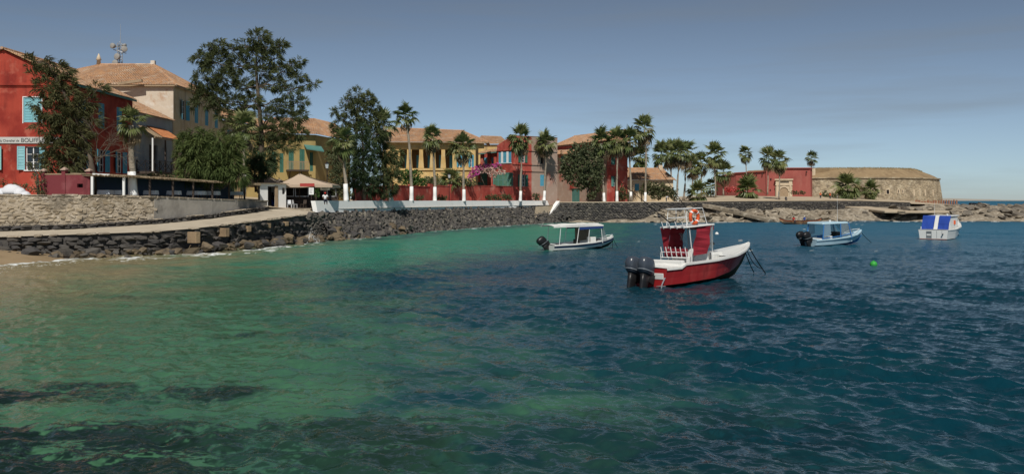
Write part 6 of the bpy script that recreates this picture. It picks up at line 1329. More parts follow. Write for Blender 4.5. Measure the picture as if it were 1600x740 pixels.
def outboard(parent, y, z, m_c, tilt=0., s=1., x=-.12):
    """cowling > band, leg, bracket, gearcase, skeg"""
    T = lambda v: (Matrix.Translation((x,y,z)) @ Matrix.Rotation(tilt,4,'Y') @ Matrix.Scale(s,4)) @ Vector(v)
    def ring(z_, x0, x1, w, n=16, e=2.9):
        o = []
        for k in range(n):
            a = 2*math.pi*k/n; c, s_ = math.cos(a), math.sin(a); o.append(T((( x0+x1)/2+(x1-x0)/2*math.copysign(abs(c)**(2/e),c), w*math.copysign(abs(s_)**(2/e),s_), z_)))
        return o
    m = MB(); m.loft([ring(.1,-.52,.0,.16), ring(.2,-.60,.05,.22), ring(.42,-.70,.06,.23), ring(.58,-.70,.0,.215), ring(.69,-.60,-.06,.17), ring(.73,-.46,-.16,.1)])
    o = m.build('outboard_motor', m_c, parent, local=True, smooth=True)
    m = MB(); m.loft([ring(.2,-.61,.06,.23), ring(.24,-.64,.065,.236)]); m.build('trim_band', engine_g, o, local=True, smooth=True)
    m = MB(); m.loft([ring(.12,-.5,-.02,.13), ring(-.2,-.46,-.06,.1), ring(-.55,-.4,-.1,.075), ring(-.75,-.42,-.1,.06)]); m.build('leg', engine_b, o, local=True, smooth=True)
    m = MB(); m.loft([ring(-.72,-.55,.02,.12), ring(-.75,-.55,.02,.12)]); m.build('cavitation_plate', engine_b, o, local=True)
    m = MB(); m.tube([T((-.62,0,-.95)),T((-.5,0,-.95)),T((-.1,0,-.93)),T((.08,0,-.92))],[.04,.08,.09,.02],8); m.build('gearcase', engine_b, o, local=True, smooth=True)
    for a in range(3): m = MB(); c_ = Vector(T((-.66,0,-.95))); d = Vector((0,math.cos(a*2.09),math.sin(a*2.09)))*.17*s; m.add([c_, c_+d+Vector((.03,.05,0)), c_+d*1.05+Vector((-.03,-.05,.02))], [(0,1,2)]); m.build('propeller_blade', engine_b, o, local=True)
    m = MB(); [m.hexa([T(v) for v in ((-.12,sg*.09-.03,-.15),(.14,sg*.09-.03,-.2),(.14,sg*.09+.03,-.2),(-.12,sg*.09+.03,-.15),(-.12,sg*.09-.03,.1),(.14,sg*.09-.03,.16),(.14,sg*.09+.03,.16),(-.12,sg*.09+.03,.1))]) for sg in (1,-1)]; m.hexa([T(v) for v in ((.0,-.07,-.1),(.1,-.07,-.1),(.1,.07,-.1),(.0,.07,-.1),(.0,-.07,.08),(.1,-.07,.08),(.1,.07,.08),(.0,.07,.08))]); m.build('bracket', engine_b, o, local=True)
    return o
def tb(parent, name, pts, r, m, n=6): mb = MB(); mb.tube(pts, r, n); return mb.build(name, m, parent, local=True)
def heading(a): return math.atan2(math.cos(R(a)), math.sin(R(a)))
def boxp(parent, name, x0, x1, y0, y1, z0, z1, m, bv=0): mb = MB(); mb.box(x0,x1,y0,y1,z0,z1); o = mb.build(name, m, parent, local=True); (bevel(o, bv) if bv else None); return o
# ---- red sport fishing boat
rb = thing('red_fishing_boat', (PX(1013,41.8),41.8,.0), 'red and white sport fishing boat with twin outboards moored in the foreground', 'boat', rz=heading(50))
rb.rotation_euler = (R(-1.5), R(-1.2), heading(50))
LR = 8.1
hull(rb, LR, 2.5, [(0,1.15,.80,1.0,.05,-.35),(.155,1.2,.80,1.05,.05,-.35),(.156,1.2,.95,1.05,.05,-.35),(.45,1.27,1.0,1.05,.12,-.32),(.68,1.13,1.13,.68,.3,-.25),(.82,.84,1.31,.27,.5,-.05),(.92,.44,1.45,.06,.95,.62),(1,.02,1.57,.005,1.5,1.46)], boat_red, boat_white, bilge_dark, floor=.42, deck_from=.56, cap=.2, open_from=.16)
boxp(rb, 'motor_well', -.02, .32, -.95, .95, .3, .6, boat_white, .03)
boxp(rb, 'transom_wall', 1.2, 1.42, -1.08, 1.08, .5, 1.12, boat_white, .05)
for y in (-.38,.40): outboard(rb, y, .36, engine_m, .34, 1.25, -.32)
mb = MB(); mb.hexa([Vector(v) for v in ((2.75,-.55,.42),(4.2,-.5,.42),(4.2,.5,.42),(2.75,.55,.42),(2.95,-.5,1.55),(3.95,-.42,1.62),(3.95,.42,1.62),(2.95,.5,1.55))]); bevel(mb.build('console', boat_white, rb, local=True), .06)
boxp(rb, 'coffin_box', 4.25, 5.1, -.55, .55, .9, 1.3, boat_white, .08)
mb = MB(); mb.hexa([Vector(v) for v in ((1.95,-.88,2.62),(4.12,-.86,2.68),(4.12,.86,2.68),(1.95,.88,2.62),(1.98,-.86,2.69),(4.07,-.84,2.75),(4.07,.84,2.75),(1.98,.86,2.69))]); bevel(mb.build('hard_top', boat_white, rb, local=True), .03)
for sg in (1,-1):
    for x0, x1 in ((2.35,2.2),(3.95,3.95)): tb(rb, 'hard_top_post', [(x0,sg*.72,.5),(x0+.05,sg*.72,1.5),(x1,sg*.78,2.64)], .024, white_tube)
    mb = MB(); k = 6
    for i in range(k):
        a0, a1 = i/k, (i+1)/k; w = lambda t: .05*math.sin(t*9+sg)
        mb.quad((2.8-.45*a0**.7,sg*(.80+w(a0)),2.63-1.35*a0),(3.85-.35*a0,sg*(.82-w(a0)),2.66-1.35*a0),(3.85-.35*a1,sg*(.82-w(a1)),2.66-1.35*a1),(2.8-.45*a1**.7,sg*(.80+w(a1)),2.63-1.35*a1))
    mb.build('canvas_curtain', red_canvas, rb, local=True)
mb = MB(); mb.quad((3.9,-.8,1.55),(3.9,.8,1.55),(3.95,.82,2.68),(3.95,-.82,2.68)); mb.build('windscreen', clear_vinyl, rb, local=True)
boxp(rb, 'canvas_valance', 4.0, 4.04, -.82, .82, 2.45, 2.66, red_canvas)
mb = MB(); mb.quad((3.0,.84,1.5),(3.9,.82,1.55),(3.95,.84,2.66),(3.6,.84,2.64)); mb.quad((3.7,-.84,1.5),(3.95,-.82,1.55),(3.97,-.84,2.67),(3.75,-.84,2.64)); mb.build('side_window', clear_vinyl, rb, local=True)
boxp(rb, 'aft_canvas', 2.05, 2.1, -.7, .7, 1.22, 1.62, red_canvas)
mb = MB(); mb.add([(2.15,.98,2.62),(2.2,.35,2.62),(2.3,.75,1.35),(2.3,.9,1.35)], [(0,1,2,3)]); mb.build('canvas_flap', red_canvas, rb, local=True)
tb(rb, 'grab_rail', [(1.95,-.85,.8),(1.95,-.85,1.45),(1.95,.85,1.45),(1.95,.85,.8)], .022, white_tube); tb(rb, 'grab_rail', [(1.95,-.85,1.18),(1.95,.85,1.18)], .025, white_tube)
for k in range(6): y = -.75+k*.3; tb(rb, 'rod_holder', [(1.97,y,1.2),(1.86,y,1.7)], .024, white_tube)
for k in range(4): y = -.62+k*.42; tb(rb, 'rod_holder', [(2.0,y,2.58),(1.84,y,2.92)], .024, white_tube)
boxp(rb, 'helm_seat', 2.35, 2.75, -.5, .5, .85, 1.2, boat_white, .05)
# upper rails
for sg in (1,-1):
    tb(rb, 'upper_rail', [(2.2,sg*.62,2.72),(2.3,sg*.58,3.5),(3.5,sg*.58,3.55),(3.8,sg*.6,2.74)], .02, white_tube)
    tb(rb, 'upper_rail', [(2.26,sg*.6,3.1),(3.65,sg*.59,3.13)], .016, white_tube)
    for x in (2.9,): tb(rb, 'upper_rail', [(x,sg*.6,2.7),(x,sg*.58,3.52)], .016, white_tube)
for x, z in ((2.3,3.5),(3.5,3.55),(2.26,3.1)): tb(rb, 'upper_rail', [(x,-.58,z),(x,.58,z)], .018, white_tube)
mb = MB(); mb.hexa([Vector(v) for v in ((2.2,-.66,3.525),(2.75,-.66,3.545),(2.75,.66,3.545),(2.2,.66,3.525),(2.2,-.66,3.55),(2.75,-.66,3.57),(2.75,.66,3.57),(2.2,.66,3.55))]); mb.build('rail_shade', white_tube, rb, local=True)
boxp(rb, 'cleat', 7.2, 7.45, -.04, .04, 1.7, 1.8, steel); boxp(rb, 'vent', 4.9, 5.1, -.2, .2, 1.3, 1.36, steel); tb(rb, 'searchlight', [(4.15,-.55,1.75),(4.3,-.55,1.75)], .09, engine_b, 10)
for y in (.55,-.55): boxp(rb, 'trim_tab', -.25, 0, y*1.6-.18, y*1.6+.18, .0, .03, steel)
tb(rb, 'boarding_ladder', [(-.02,-1.05,.4),(-.25,-1.05,.1),(-.4,-1.1,-.2)], .03, steel)
M_rb = Matrix.LocRotScale(rb.location, rb.rotation_euler, None)
lr = thing('life_ring', M_rb @ Vector((2.75,-.66,3.12)), 'orange life ring hanging on the upper rail of the red boat', 'life ring', rz=heading(50)+R(90)*0)
mb = MB(); n1_, n2_ = 20, 8; rings = []
for i in range(n1_+1):
    a = 2*math.pi*i/n1_; rings.append([Vector(((.30+.085*math.cos(2*math.pi*k/n2_))*math.cos(a), .085*math.sin(2*math.pi*k/n2_), (.30+.085*math.cos(2*math.pi*k/n2_))*math.sin(a))) for k in range(n2_)])
mb.loft(rings, cap=False); mb.build('ring', orange, lr, local=True, smooth=True)
for i in range(4):
    a = math.pi/4+i*math.pi/2; mb = MB(); rg = []
    for d in (-.12,.12): rg.append([Vector(((.30+.092*math.cos(2*math.pi*k/8))*math.cos(a+d), .092*math.sin(2*math.pi*k/8), (.30+.092*math.cos(2*math.pi*k/8))*math.sin(a+d))) for k in range(8)])
    mb.loft(rg); mb.build('reflective_band', white_trim, lr, local=True, smooth=True)
rodm = mat('rod_black', (.015,.014,.014), .5)
for a_, b_, lab in (((1041,343,43.0),(958,275,42.6),'long dark fishing rod slanting left from the red boat roof'),((1093,356,43.6),(1026,258,43.2),'long dark fishing rod crossing behind the life ring')):
    p0, p1 = P(*a_), P(*b_); t_ = thing('fishing_rod', p0, lab, 'fishing rod', 'fishing rods on the red boat'); mb = MB(); mb.tube([p0,p0.lerp(p1,.35),p1],[.024,.02,.008],6); mb.build('blank', rodm, t_)
    mb = MB(); mb.tube([p0.lerp(p1,-.08),p0.lerp(p1,.1)],.034,6); mb.build('grip', rodm, t_)
    q = p0.lerp(p1,.14); mb = MB(); mb.tube([q+Vector((-.06,-.06,-.12)),q+Vector((.06,-.06,-.12))],.09,10); mb.tube([q,q+Vector((0,-.05,-.12))],.02,5); mb.build('reel', engine_b, t_)
def rope(a, b, sag, lab, m=rope_m, r=.02, nm='mooring_rope'):
    a, b = Vector(a), Vector(b); mb = MB(); mb.tube([a.lerp(b,i/8)-Vector((0,0,sag*math.sin(i/8*math.pi))) for i in range(9)], r, 5); o = mb.build(nm, m, base=b); tag(o, lab, 'rope', 'mooring ropes'); return o
bow = M_rb @ Vector((LR-.1,0,1.45))
rope(bow, P(1196,425,48.8)-Vector((0,0,.05)), .05, 'thick dark mooring rope running right from the red boat bow', r=.03)
rope(bow-Vector((.2,.1,.3)), P(1178,424,49.)-Vector((0,0,.05)), .05, 'steeper dark mooring rope close under the red boat bow', r=.026)
rope(bow-Vector((.1,0,.2)), P(1190,418,50.2)-Vector((0,0,.05)), .25, 'slack weedy mooring rope between the two bow ropes of the red boat', r=.022)
# ---- white canopy boat
wb = thing('white_canopy_boat', (PX(857,71.6),71.6,0), 'white launch with a flat canopy, navy stripe and one black outboard', 'boat'); wb.rotation_euler = (R(1), R(-1), heading(62))
hull(wb, 6.3, 2.1, [(0,.95,.42,.85,.05,-.2),(.3,1.05,.45,.92,.05,-.22),(.6,1.02,.54,.8,.1,-.2),(.8,.78,.66,.5,.22,-.1),(.93,.38,.78,.16,.4,.1),(1,.03,.86,.01,.6,.5)], boat_white, boat_white, bilge_dark, (navy,.14), floor=.15, deck_from=.72, cap=.14, open_from=.04)
mb = MB(); NXc = 8
for i in range(NXc):
    for sg in (1,-1):
        x0, x1 = -.1+4.75*i/NXc, -.1+4.75*(i+1)/NXc; zc_ = lambda x, y: 2.02+.06*math.sin((x+.1)/4.75*math.pi)-.08*(y/1.0)**2
        for j in range(3):
            y0, y1 = sg*j/3, sg*(j+1)/3; mb.quad((x0,y0,zc_(x0,y0)),(x1,y0,zc_(x1,y0)),(x1,y1,zc_(x1,y1)),(x0,y1,zc_(x0,y1)))
for sg in (1,-1): mb.quad((-.1,sg*1,1.94),(4.65,sg*1,1.94),(4.65,sg*1.01,1.84),(-.1,sg*1.01,1.84))
cp_ = mb.build('canopy', canopy_w, wb, local=True); m_ = cp_.modifiers.new('thick','SOLIDIFY'); m_.thickness = .03
for sg in (1,-1): mb = MB(); mb.quad((2.3,sg*1.03,1.9),(4.6,sg*1.03,1.92),(4.62,sg*1.02,1.66),(2.3,sg*1.02,1.6)); mb.build('rolled_curtain', navy_cl, wb, local=True)
for sg in (1,-1):
    for x0, x1 in ((.45,.6),(2.1,2.35),(3.2,3.35),(4.6,4.45)): tb(wb, 'canopy_post', [(x0,sg*.96,.45),(x1,sg*.96,1.94)], .028, white_tube)
mb = MB(); mb.quad((5.25,-.72,.66),(5.25,.72,.66),(4.62,.95,1.9),(4.62,-.95,1.9))
for sg in (1,-1): mb.add([(5.25,sg*.72,.66),(4.62,sg*.97,.58),(4.62,sg*.96,1.9)], [(0,1,2)])
mb.build('windscreen', clear_vinyl, wb, local=True)
boxp(wb, 'side_panel', 3.1, 4.55, .9, .93, .5, 1.62, mat('tan_vinyl', (.16,.14,.10), .6)); boxp(wb, 'thwart', 1.2, 1.55, -.85, .85, .42, .47, boat_white); boxp(wb, 'helm_box', 3.6, 4.1, -.75, -.1, .15, .95, boat_white, .04); boxp(wb, 'seat_back', 2.4, 2.5, -.8, .1, .42, .8, engine_b, .03)
tb(wb, 'bow_rail', [(5.5,-.42,.8),(5.9,-.3,.98),(6.28,0,1.02),(5.9,.3,.98),(5.5,.42,.8)], .02, white_tube)
outboard(wb, 0, .55, engine_b, -.55, 1.1, -.1)
M_wb = Matrix.LocRotScale(wb.location, wb.rotation_euler, None); wbow = M_wb @ Vector((6.25,0,.8))
rope(wbow, P(957,387,76.2)-Vector((0,0,.05)), .08, 'thin mooring rope hanging from the bow of the white canopy boat, left', r=.022); rope(wbow, P(966,386,77)-Vector((0,0,.05)), .1, 'thin mooring rope hanging from the bow of the white canopy boat, right', r=.022)
# ---- pale blue boat
bb = thing('blue_cabin_boat', (PX(1263,78.8),78.8,0), 'pale blue open boat with blue framed canopy and two black outboards', 'boat'); bb.rotation_euler = (R(1), R(-1.5), heading(64))
hull(bb, 6.5, 2.2, [(0,1.0,.5,.88,.05,-.2),(.3,1.08,.55,.92,.05,-.22),(.6,1.02,.66,.8,.12,-.2),(.8,.78,.82,.48,.28,-.1),(.93,.38,1.0,.16,.5,.1),(1,.03,1.1,.01,.75,.6)], blue_gel, blue_gel, blue_trim, None, floor=.2, deck_from=.7, cap=.15, open_from=.05)
mb = MB(); mb.hexa([Vector(v) for v in ((.75,-.98,1.85),(4.0,-.92,1.85),(4.0,.92,1.85),(.75,.98,1.85),(.8,-.94,2.04),(3.85,-.88,2.0),(3.85,.88,2.0),(.8,.94,2.04))]); bevel(mb.build('canopy', blue_gel, bb, local=True), .06)
for sg in (1,-1):
    for x0, x1 in ((.75,.95),(2.9,2.95),(4.25,3.9)): tb(bb, 'canopy_post', [(x0,sg*.98,.52),(x1,sg*.92,1.88)], .045, blue_trim)
    tb(bb, 'side_rail', [(.75,sg*.98,.62),(2.9,sg*.98,.78),(4.6,sg*.85,.98)], .04, blue_trim)
    mb = MB(); mb.quad((.85,sg*.97,.75),(1.75,sg*.98,.95),(1.7,sg*.93,1.85),(.98,sg*.93,1.85)); mb.build('side_curtain', mesh_blue, bb, local=True)
    mb = MB(); mb.quad((3.0,sg*.96,.85),(4.5,sg*.88,.95),(3.92,sg*.92,1.85),(3.0,sg*.93,1.85)); mb.build('side_window', clear_vinyl, bb, local=True)
mb = MB(); mb.quad((4.75,-.7,.98),(4.75,.7,.98),(3.95,.9,1.85),(3.95,-.9,1.85)); mb.build('windscreen', clear_vinyl, bb, local=True)
boxp(bb, 'helm_box', 3.1, 3.6, -.5, .5, .2, 1.1, engine_b, .04); boxp(bb, 'seat', 1.7, 2.2, -.7, -.1, .2, .8, boat_white, .05); boxp(bb, 'seat', 1.7, 2.2, .1, .7, .2, .8, blue_trim, .05); boxp(bb, 'bench', .6, 1.1, -.8, .8, .2, .62, boat_white, .05)
tb(bb, 'bow_rail', [(5.0,-.6,.92),(5.6,-.42,1.15),(6.3,0,1.25),(5.6,.42,1.15),(5.0,.6,.92)], .022, white_tube); tb(bb, 'antenna', [(2.9,-.6,2.0),(2.9,-.6,4.4)], [.015,.006], white_tube); tb(bb, 'top_light', [(2.6,0,2.0),(2.6,0,2.18)], .08, white_tube, 8)
for y in (-.36,.38): outboard(bb, y, .55, engine_b, -.25, 1.12, -.1)
M_bb = Matrix.LocRotScale(bb.location, bb.rotation_euler, None); rope(M_bb @ Vector((6.4,0,.95)), P(1363,379,84)-Vector((0,0,.05)), .06, 'thin mooring rope from the bow of the pale blue boat', r=.024)
# ---- white boat with blue sheets, stern towards the viewer
vb = thing('white_cabin_boat', (PX(1458,89.6),89.6,0), 'white cabin boat seen from the stern with two royal blue sheets', 'boat'); vb.rotation_euler = (0, R(-1), heading(43))
hull(vb, 7.2, 2.9, [(0,1.42,1.02,1.3,.1,-.25),(.35,1.48,1.05,1.3,.1,-.28),(.65,1.3,1.2,.95,.25,-.2),(.85,.8,1.45,.4,.6,0),(.96,.3,1.65,.1,1.0,.4),(1,.03,1.75,.01,1.4,1.2)], boat_white, boat_white, brown_red, None, floor=.4, deck_from=.6, cap=.16, open_from=.03)
boxp(vb, 'waterline_band', -.012, 0, -1.28, 1.28, -.05, .13, brown_red)
boxp(vb, 'cabin', 1.7, 4.2, -1.1, 1.1, .6, 2.25, boat_white, .06); boxp(vb, 'cabin_roof', 1.2, 4.4, -1.2, 1.2, 2.3, 2.42, boat_white, .04)
for y0, y1 in ((-1.35,-.28),(.1,1.3)):
    mb = MB(); k = 5
    for i in range(k): a0, a1 = i/k, (i+1)/k; mb.quad((.35+.75*a0,y0+.03*math.sin(i),1.02+1.42*a0),(.35+.75*a0,y1,1.02+1.42*a0),(.35+.75*a1,y1-.02,1.02+1.42*a1),(.35+.75*a1,y0+.03*math.sin(i+1),1.02+1.42*a1))
    o = mb.build('blue_sheet', royal, vb, local=True); m_ = o.modifiers.new('thick','SOLIDIFY'); m_.thickness = .02
mb = MB(); mb.hexa([Vector(v) for v in ((.33,-.28,.9),(.36,-.28,.9),(.36,.1,.9),(.33,.1,.9),(1.08,-.26,2.46),(1.12,-.26,2.46),(1.12,.08,2.46),(1.08,.08,2.46))]); mb.build('centre_post', boat_white, vb, local=True)
for z in (.28,.42,.72,.86): tb(vb, 'ladder_rung', [(-.04,.15,z),(-.04,.62,z)], .022, engine_b)
for y in (.15,.62): tb(vb, 'ladder_side', [(-.03,y,.22),(-.03,y,.9)], .02, steel)
for y in (-.35,-.85): boxp(vb, 'transom_seam', -.016, 0, y-.012, y+.012, .2, .95, engine_g)
boxp(vb, 'swim_step', -.22, -.01, -1.0, -.9, .6, .66, engine_b); tb(vb, 'antenna', [(1.6,.35,2.4),(1.6,.35,3.9)], [.015,.006], white_tube); tb(vb, 'top_light', [(1.5,-.9,2.42),(1.5,-.9,2.6)], .09, white_tube, 8); tb(vb, 'stern_light', [(.1,1.2,1.05),(.1,1.2,1.35)], .04, white_tube)
tb(vb, 'life_ring_band', [(3.0,-1.13,1.5),(3.0,-1.13,1.9)], .12, orange, 8); tb(vb, 'bow_rail', [(4.6,-1.0,1.35),(5.6,-.75,1.85),(7.1,0,2.15),(5.6,.75,1.85),(4.6,1.0,1.35)], .022, white_tube)
M_vb = Matrix.LocRotScale(vb.location, vb.rotation_euler, None); rope(M_vb @ Vector((6.9,-.1,1.2)), P(1498,368,100)-Vector((0,0,.05)), .06, 'mooring rope at the bow of the white cabin boat', r=.025)
# ---- small boat on the spit, canoe, buoys
hb_ = thing('beached_boat', (PX(1513,190),190,PZ(325,190)), 'small white boat with a black cover hauled out on the spit', 'boat', rz=R(15))
hull(hb_, 2.6, 1.2, [(0,.55,.55,.45,.1,0),(.5,.6,.6,.5,.1,0),(.85,.35,.75,.2,.3,.15),(1,.03,.85,.01,.6,.5)], boat_white, boat_white, boat_white, None, floor=.2, deck_from=.5, cap=.1, open_from=.05)
mb = MB(); mb.hexa([Vector(v) for v in ((.3,-.5,.62),(2.2,-.45,.7),(2.2,.45,.7),(.3,.5,.62),(.5,-.35,1.15),(2.0,-.3,1.1),(2.0,.3,1.1),(.5,.35,1.15))]); bevel(mb.build('cover', engine_b, hb_, local=True), .08)
cwood = mat('painted_canoe_wood', (.30,.16,.075), .8, [((.4,.28,.16),1.2,.45,.7,.3,.8)])
pc_ = thing('wooden_canoe', (PX(1218,151),151,0), 'long wooden canoe at the rocks carrying two people', 'canoe', rz=R(2))
hull(pc_, 7.2, 1.2, [(0,.03,.95,.01,.6,.4),(.12,.3,.68,.15,.1,-.05),(.5,.6,.55,.45,.0,-.15),(.88,.3,.7,.15,.1,-.05),(1,.03,1.0,.01,.6,.4)], cwood, wood_dark, wood_dark, (orange,.07), floor=.12, deck_from=.93, cap=.07, open_from=.06)
for x in (1.8,3.4,5.): boxp(pc_, 'thwart', x, x+.22, -.5, .5, .42, .47, cwood)
def buoy(px, py, Y, r, m, lab):
    c = P(px,py,Y); t_ = thing('mooring_buoy', (c.x,c.y,0), lab, 'buoy', 'mooring buoys'); mb = MB(); rg = []
    for j in range(9): a = -math.pi/2+math.pi*(j+.15)/8.3; rg.append([Vector((r*math.cos(a)*math.cos(2*math.pi*k/14), r*math.cos(a)*math.sin(2*math.pi*k/14), r*.35+r*math.sin(a))) for k in range(14)])
    mb.loft(rg); mb.build('float', m, t_, local=True, smooth=True); mb = MB(); mb.tube([(0,0,r*1.25),(0,0,r*1.5)],[r*.2,r*.14],8); mb.build('eye', m, t_, local=True)
buoy(1365,415,54.4,.22,mat('lime_green_float', (.04,.32,.05), .5), 'lime green round buoy floating alone at the right'); buoy(1120,366,104,.22,boat_white,'small white buoy floating behind the red boat bow')
# spray where a wave hits the rocks
sp_ = MB()
for k in range(900):
    t = random.random()**.6; a = random.uniform(0,6.28); rr5 = random.random()*1.1; p = Vector((-19.4+rr5*math.cos(a)+t*.3, 84.5+rr5*math.sin(a), .1+(1-rr5)*1.3*t*random.uniform(.4,1.2))); s = random.uniform(.02,.06); d = Vector((random.uniform(-1,1),random.uniform(-1,1),random.uniform(-1,1)))*s; e = Vector((random.uniform(-1,1),random.uniform(-1,1),random.uniform(-1,1)))*s
    sp_.add([p,p+d,p+e], [(0,1,2)])
o = sp_.build('sea_spray', mat('spray_white', (.8,.82,.82), .6), base=(-19.4,84.5,0)); tag(o, 'white splash of spray against the dark rocks near the white wall end', 'spray', kind='stuff')
# ------------------------------------------------------------------ people
skin = mat('dark_brown_skin', (.075,.04,.025), .6); hairm = mat('black_hair', (.012,.01,.01), .8)
def skinned(name, verts, edges, rad, m, parent, sub=1):
    me = bpy.data.meshes.new(name); me.from_pydata(verts, edges, []); o = finish(name, me, m, parent); mo = o.modifiers.new('skin','SKIN')
    for i, r in enumerate(rad): me.skin_vertices[0].data[i].radius = (r, r)
    me.skin_vertices[0].data[0].use_root = True; s = o.modifiers.new('sub','SUBSURF'); s.levels = sub; s.render_levels = sub
    return o
def person(loc, rz, label, pose, shirt, trousers, cap=None, group=None, h=1.72):
    t_ = thing('person', loc, label, 'person', group, rz); S = h/1.72
    J = dict(pel=(0,0,.95), sp=(0,0,1.2), ch=(0,0,1.38), nk=(0,.01,1.5), hd=(0,.02,1.58), tp=(0,.02,1.68))
    for s, k in ((1,'l'),(-1,'r')): J.update({'sh'+k:(s*.18,0,1.42),'el'+k:(s*.24,-.02,1.15),'wr'+k:(s*.25,.08,.92),'hp'+k:(s*.09,0,.9),'kn'+k:(s*.1,.03,.5),'an'+k:(s*.1,0,.08),'to'+k:(s*.11,.18,.04)})
    if pose == 'sit':
        for k_ in J: x, y, z_ = J[k_]; J[k_] = (x, y, z_-.87)
        for s, k in ((1,'l'),(-1,'r')): J.update({'kn'+k:(s*.12,.42,.1),'an'+k:(s*.12,.45,-.34),'to'+k:(s*.13,.6,-.38),'el'+k:(s*.26,.05,.32),'wr'+k:(s*.16,.3,.16)})
    elif pose == 'bend':
        J.update(pel=(0,-.1,.9), sp=(0,.08,1.08), ch=(0,.25,1.18), nk=(0,.36,1.2), hd=(0,.44,1.2), tp=(0,.52,1.18))
        for s, k in ((1,'l'),(-1,'r')): J.update({'sh'+k:(s*.18,.28,1.18),'el'+k:(s*.2,.36,.92),'wr'+k:(s*.14,.42,.7)})
    J = {k_: tuple(c*S for c in v) for k_, v in J.items()}
    names = ['pel','sp','ch','nk','hd','tp']; V_ = [J[n_] for n_ in names]; E_ = [(0,1),(1,2),(2,3),(3,4),(4,5)]; Rr = [.13,.12,.14,.055,.1,.07]
    for k in 'lr':
        b = len(V_); V_ += [J['sh'+k],J['el'+k],J['wr'+k]]; Rr += [.065,.045,.032]; E_ += [(2,b),(b,b+1),(b+1,b+2)]
        w_ = Vector(J['wr'+k]); d = (w_-Vector(J['el'+k])).normalized(); pal = w_+d*.07*S; pi_ = len(V_); V_.append(tuple(pal)); Rr.append(.034); E_.append((b+2,pi_)); sd = d.cross(Vector((0,1,.3))).normalized()
        for f in range(4): q = pal+sd*(f-1.5)*.02*S+d*.03*S; e = q+d*(.055+.01*(f in (1,2)))*S+Vector((0,.015,0)); V_ += [tuple(q),tuple(e)]; Rr += [.01,.008]; E_ += [(pi_,len(V_)-2),(len(V_)-2,len(V_)-1)]
        th = w_+sd*-.05*S+d*.06*S; V_.append(tuple(th)); Rr.append(.01); E_.append((b+2,len(V_)-1))
        b = len(V_); V_ += [J['hp'+k],J['kn'+k],J['an'+k],J['to'+k]]; Rr += [.095,.06,.045,.035]; E_ += [(0,b),(b,b+1),(b+1,b+2),(b+2,b+3)]
    skinned('body', V_, E_, [r*S for r in Rr], skin, t_)
    vs_ = [J['pel'],J['sp'],J['ch'],J['shl'],J['ell'],J['shr'],J['elr']]; hl = lambda a, b, t: tuple(Vector(J[a]).lerp(Vector(J[b]),t)); vs_[4] = hl('shl','ell',.75); vs_[6] = hl('shr','elr',.75)
    skinned('shirt', vs_, [(0,1),(1,2),(2,3),(3,4),(2,5),(5,6)], [r*S for r in (.15,.145,.165,.085,.068,.085,.068)], shirt, t_)
    skinned('trousers', [J['pel'],J['hpl'],J['knl'],hl('knl','anl',.85),J['hpr'],J['knr'],hl('knr','anr',.85)], [(0,1),(1,2),(2,3),(0,4),(4,5),(5,6)], [r*S for r in (.14,.115,.08,.065,.115,.08,.065)], trousers, t_)
    hd = Vector(J['hd']); up = (Vector(J['tp'])-hd).normalized(); mb = MB(); mb.tube([hd+up*.03*S, hd+up*.09*S, hd+up*.14*S, hd+up*.16*S],[.108*S,.1*S,.06*S,.01*S],10)
    if cap: f = Vector((0,1,0)); mb.hexa([hd+up*.035*S+Vector(v)*S for v in ((-.07,.08,0),(.07,.08,0),(.06,.2,-.02),(-.06,.2,-.02),(-.07,.08,.015),(.07,.08,.015),(.06,.2,-.005),(-.06,.2,-.005))])
    mb.build('cap' if cap else 'hair', cap or hairm, t_, local=True, smooth=True)
    fz = MB(); nose = hd+Vector((0,.1,.0))*S; fz.tube([nose+Vector((0,-.01,.03)), nose+Vector((0,.02,-.01))],[.008,.016],5); fz.build('nose', skin, t_, local=True)
    return t_
c_ = lambda n, c: MATS.get(n) or mat(n, c, .85)
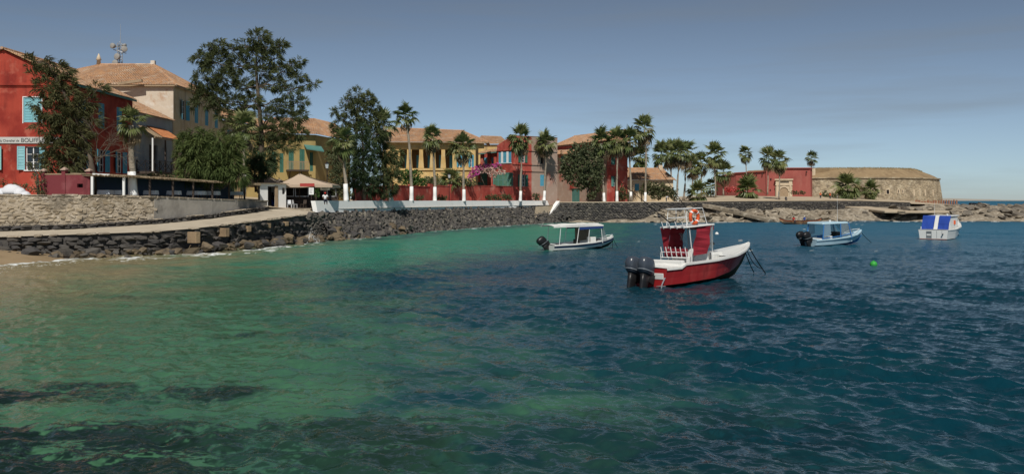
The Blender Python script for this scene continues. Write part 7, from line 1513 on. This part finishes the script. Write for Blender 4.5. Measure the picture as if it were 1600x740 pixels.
cw, cr2, cb, cd, co = c_('white_cotton',(.7,.7,.7)), c_('red_cotton',(.45,.03,.03)), c_('blue_cotton',(.03,.09,.42)), c_('dark_cotton',(.025,.03,.045)), c_('orange_cotton',(.62,.14,.05))
person((PX(508,91.),91.,3.97), R(200), 'person in white shirt and red cap sitting on the white wall end', 'sit', cw, cd, cr2)
person((PX(596,108.5),108.5,3.05), R(180), 'person in white and a dark cap standing behind the parapet by the leaning palm', 'bend', cw, cd, cw, h=1.5)
person((PX(1041,168.5),168.5,3.55), R(250), 'person in a white shirt bending behind the sea wall', 'bend', cw, cd, None, h=1.75)
person((PX(1240,151.),151.,.47), R(200), 'person in a red shirt sitting in the canoe', 'sit', cr2, cd, None)
person((PX(1257,151.),151.,.47), R(120), 'person in a blue and white shirt sitting in the canoe', 'sit', cb, cd, cw)
person((PX(1228,196),196.,4.05), R(180), 'person in dark clothes sitting before the fort gateway', 'sit', cd, cd, None)
person((PX(1282,222),222.,4.2), R(180), 'person in an orange top at the foot of the stone fort, left of two', 'stand', co, cd, co, h=1.8)
person((PX(1297,222),222.,4.1), R(200), 'person in an orange top at the foot of the stone fort, right of two', 'stand', co, cd, cr2, h=1.8)
person((PX(516,95),95.,3.1), R(90), 'person in dark clothes standing behind the seated person at the cafe', 'stand', cd, cd, None)
person((PX(426,93),93.,3.1), R(150), 'person in dark clothes by the kiosk doorway', 'stand', cd, cb, None)
# ------------------------------------------------------------------ far coast beyond the sea horizon
coast = MB(); xs_ = np.linspace(2600, 9500, 60)
for i, (a, b_) in enumerate(zip(xs_[:-1], xs_[1:])):
    ha = 14+10*math.sin(a*.0021)+8*mnoise.noise(Vector((a*.004,0,0))); hb2 = 14+10*math.sin(b_*.0021)+8*mnoise.noise(Vector((b_*.004,0,0)))
    coast.quad((a,8200,-2),(b_,8200,-2),(b_,8300,hb2),(a,8300,ha)); coast.quad((a,8300,ha),(b_,8300,hb2),(b_,9000,hb2*.6),(a,9000,ha*.6))
tag(coast.build('far_coast', mat('far_pale_coast', (.3,.28,.24), .95)), kind='structure')
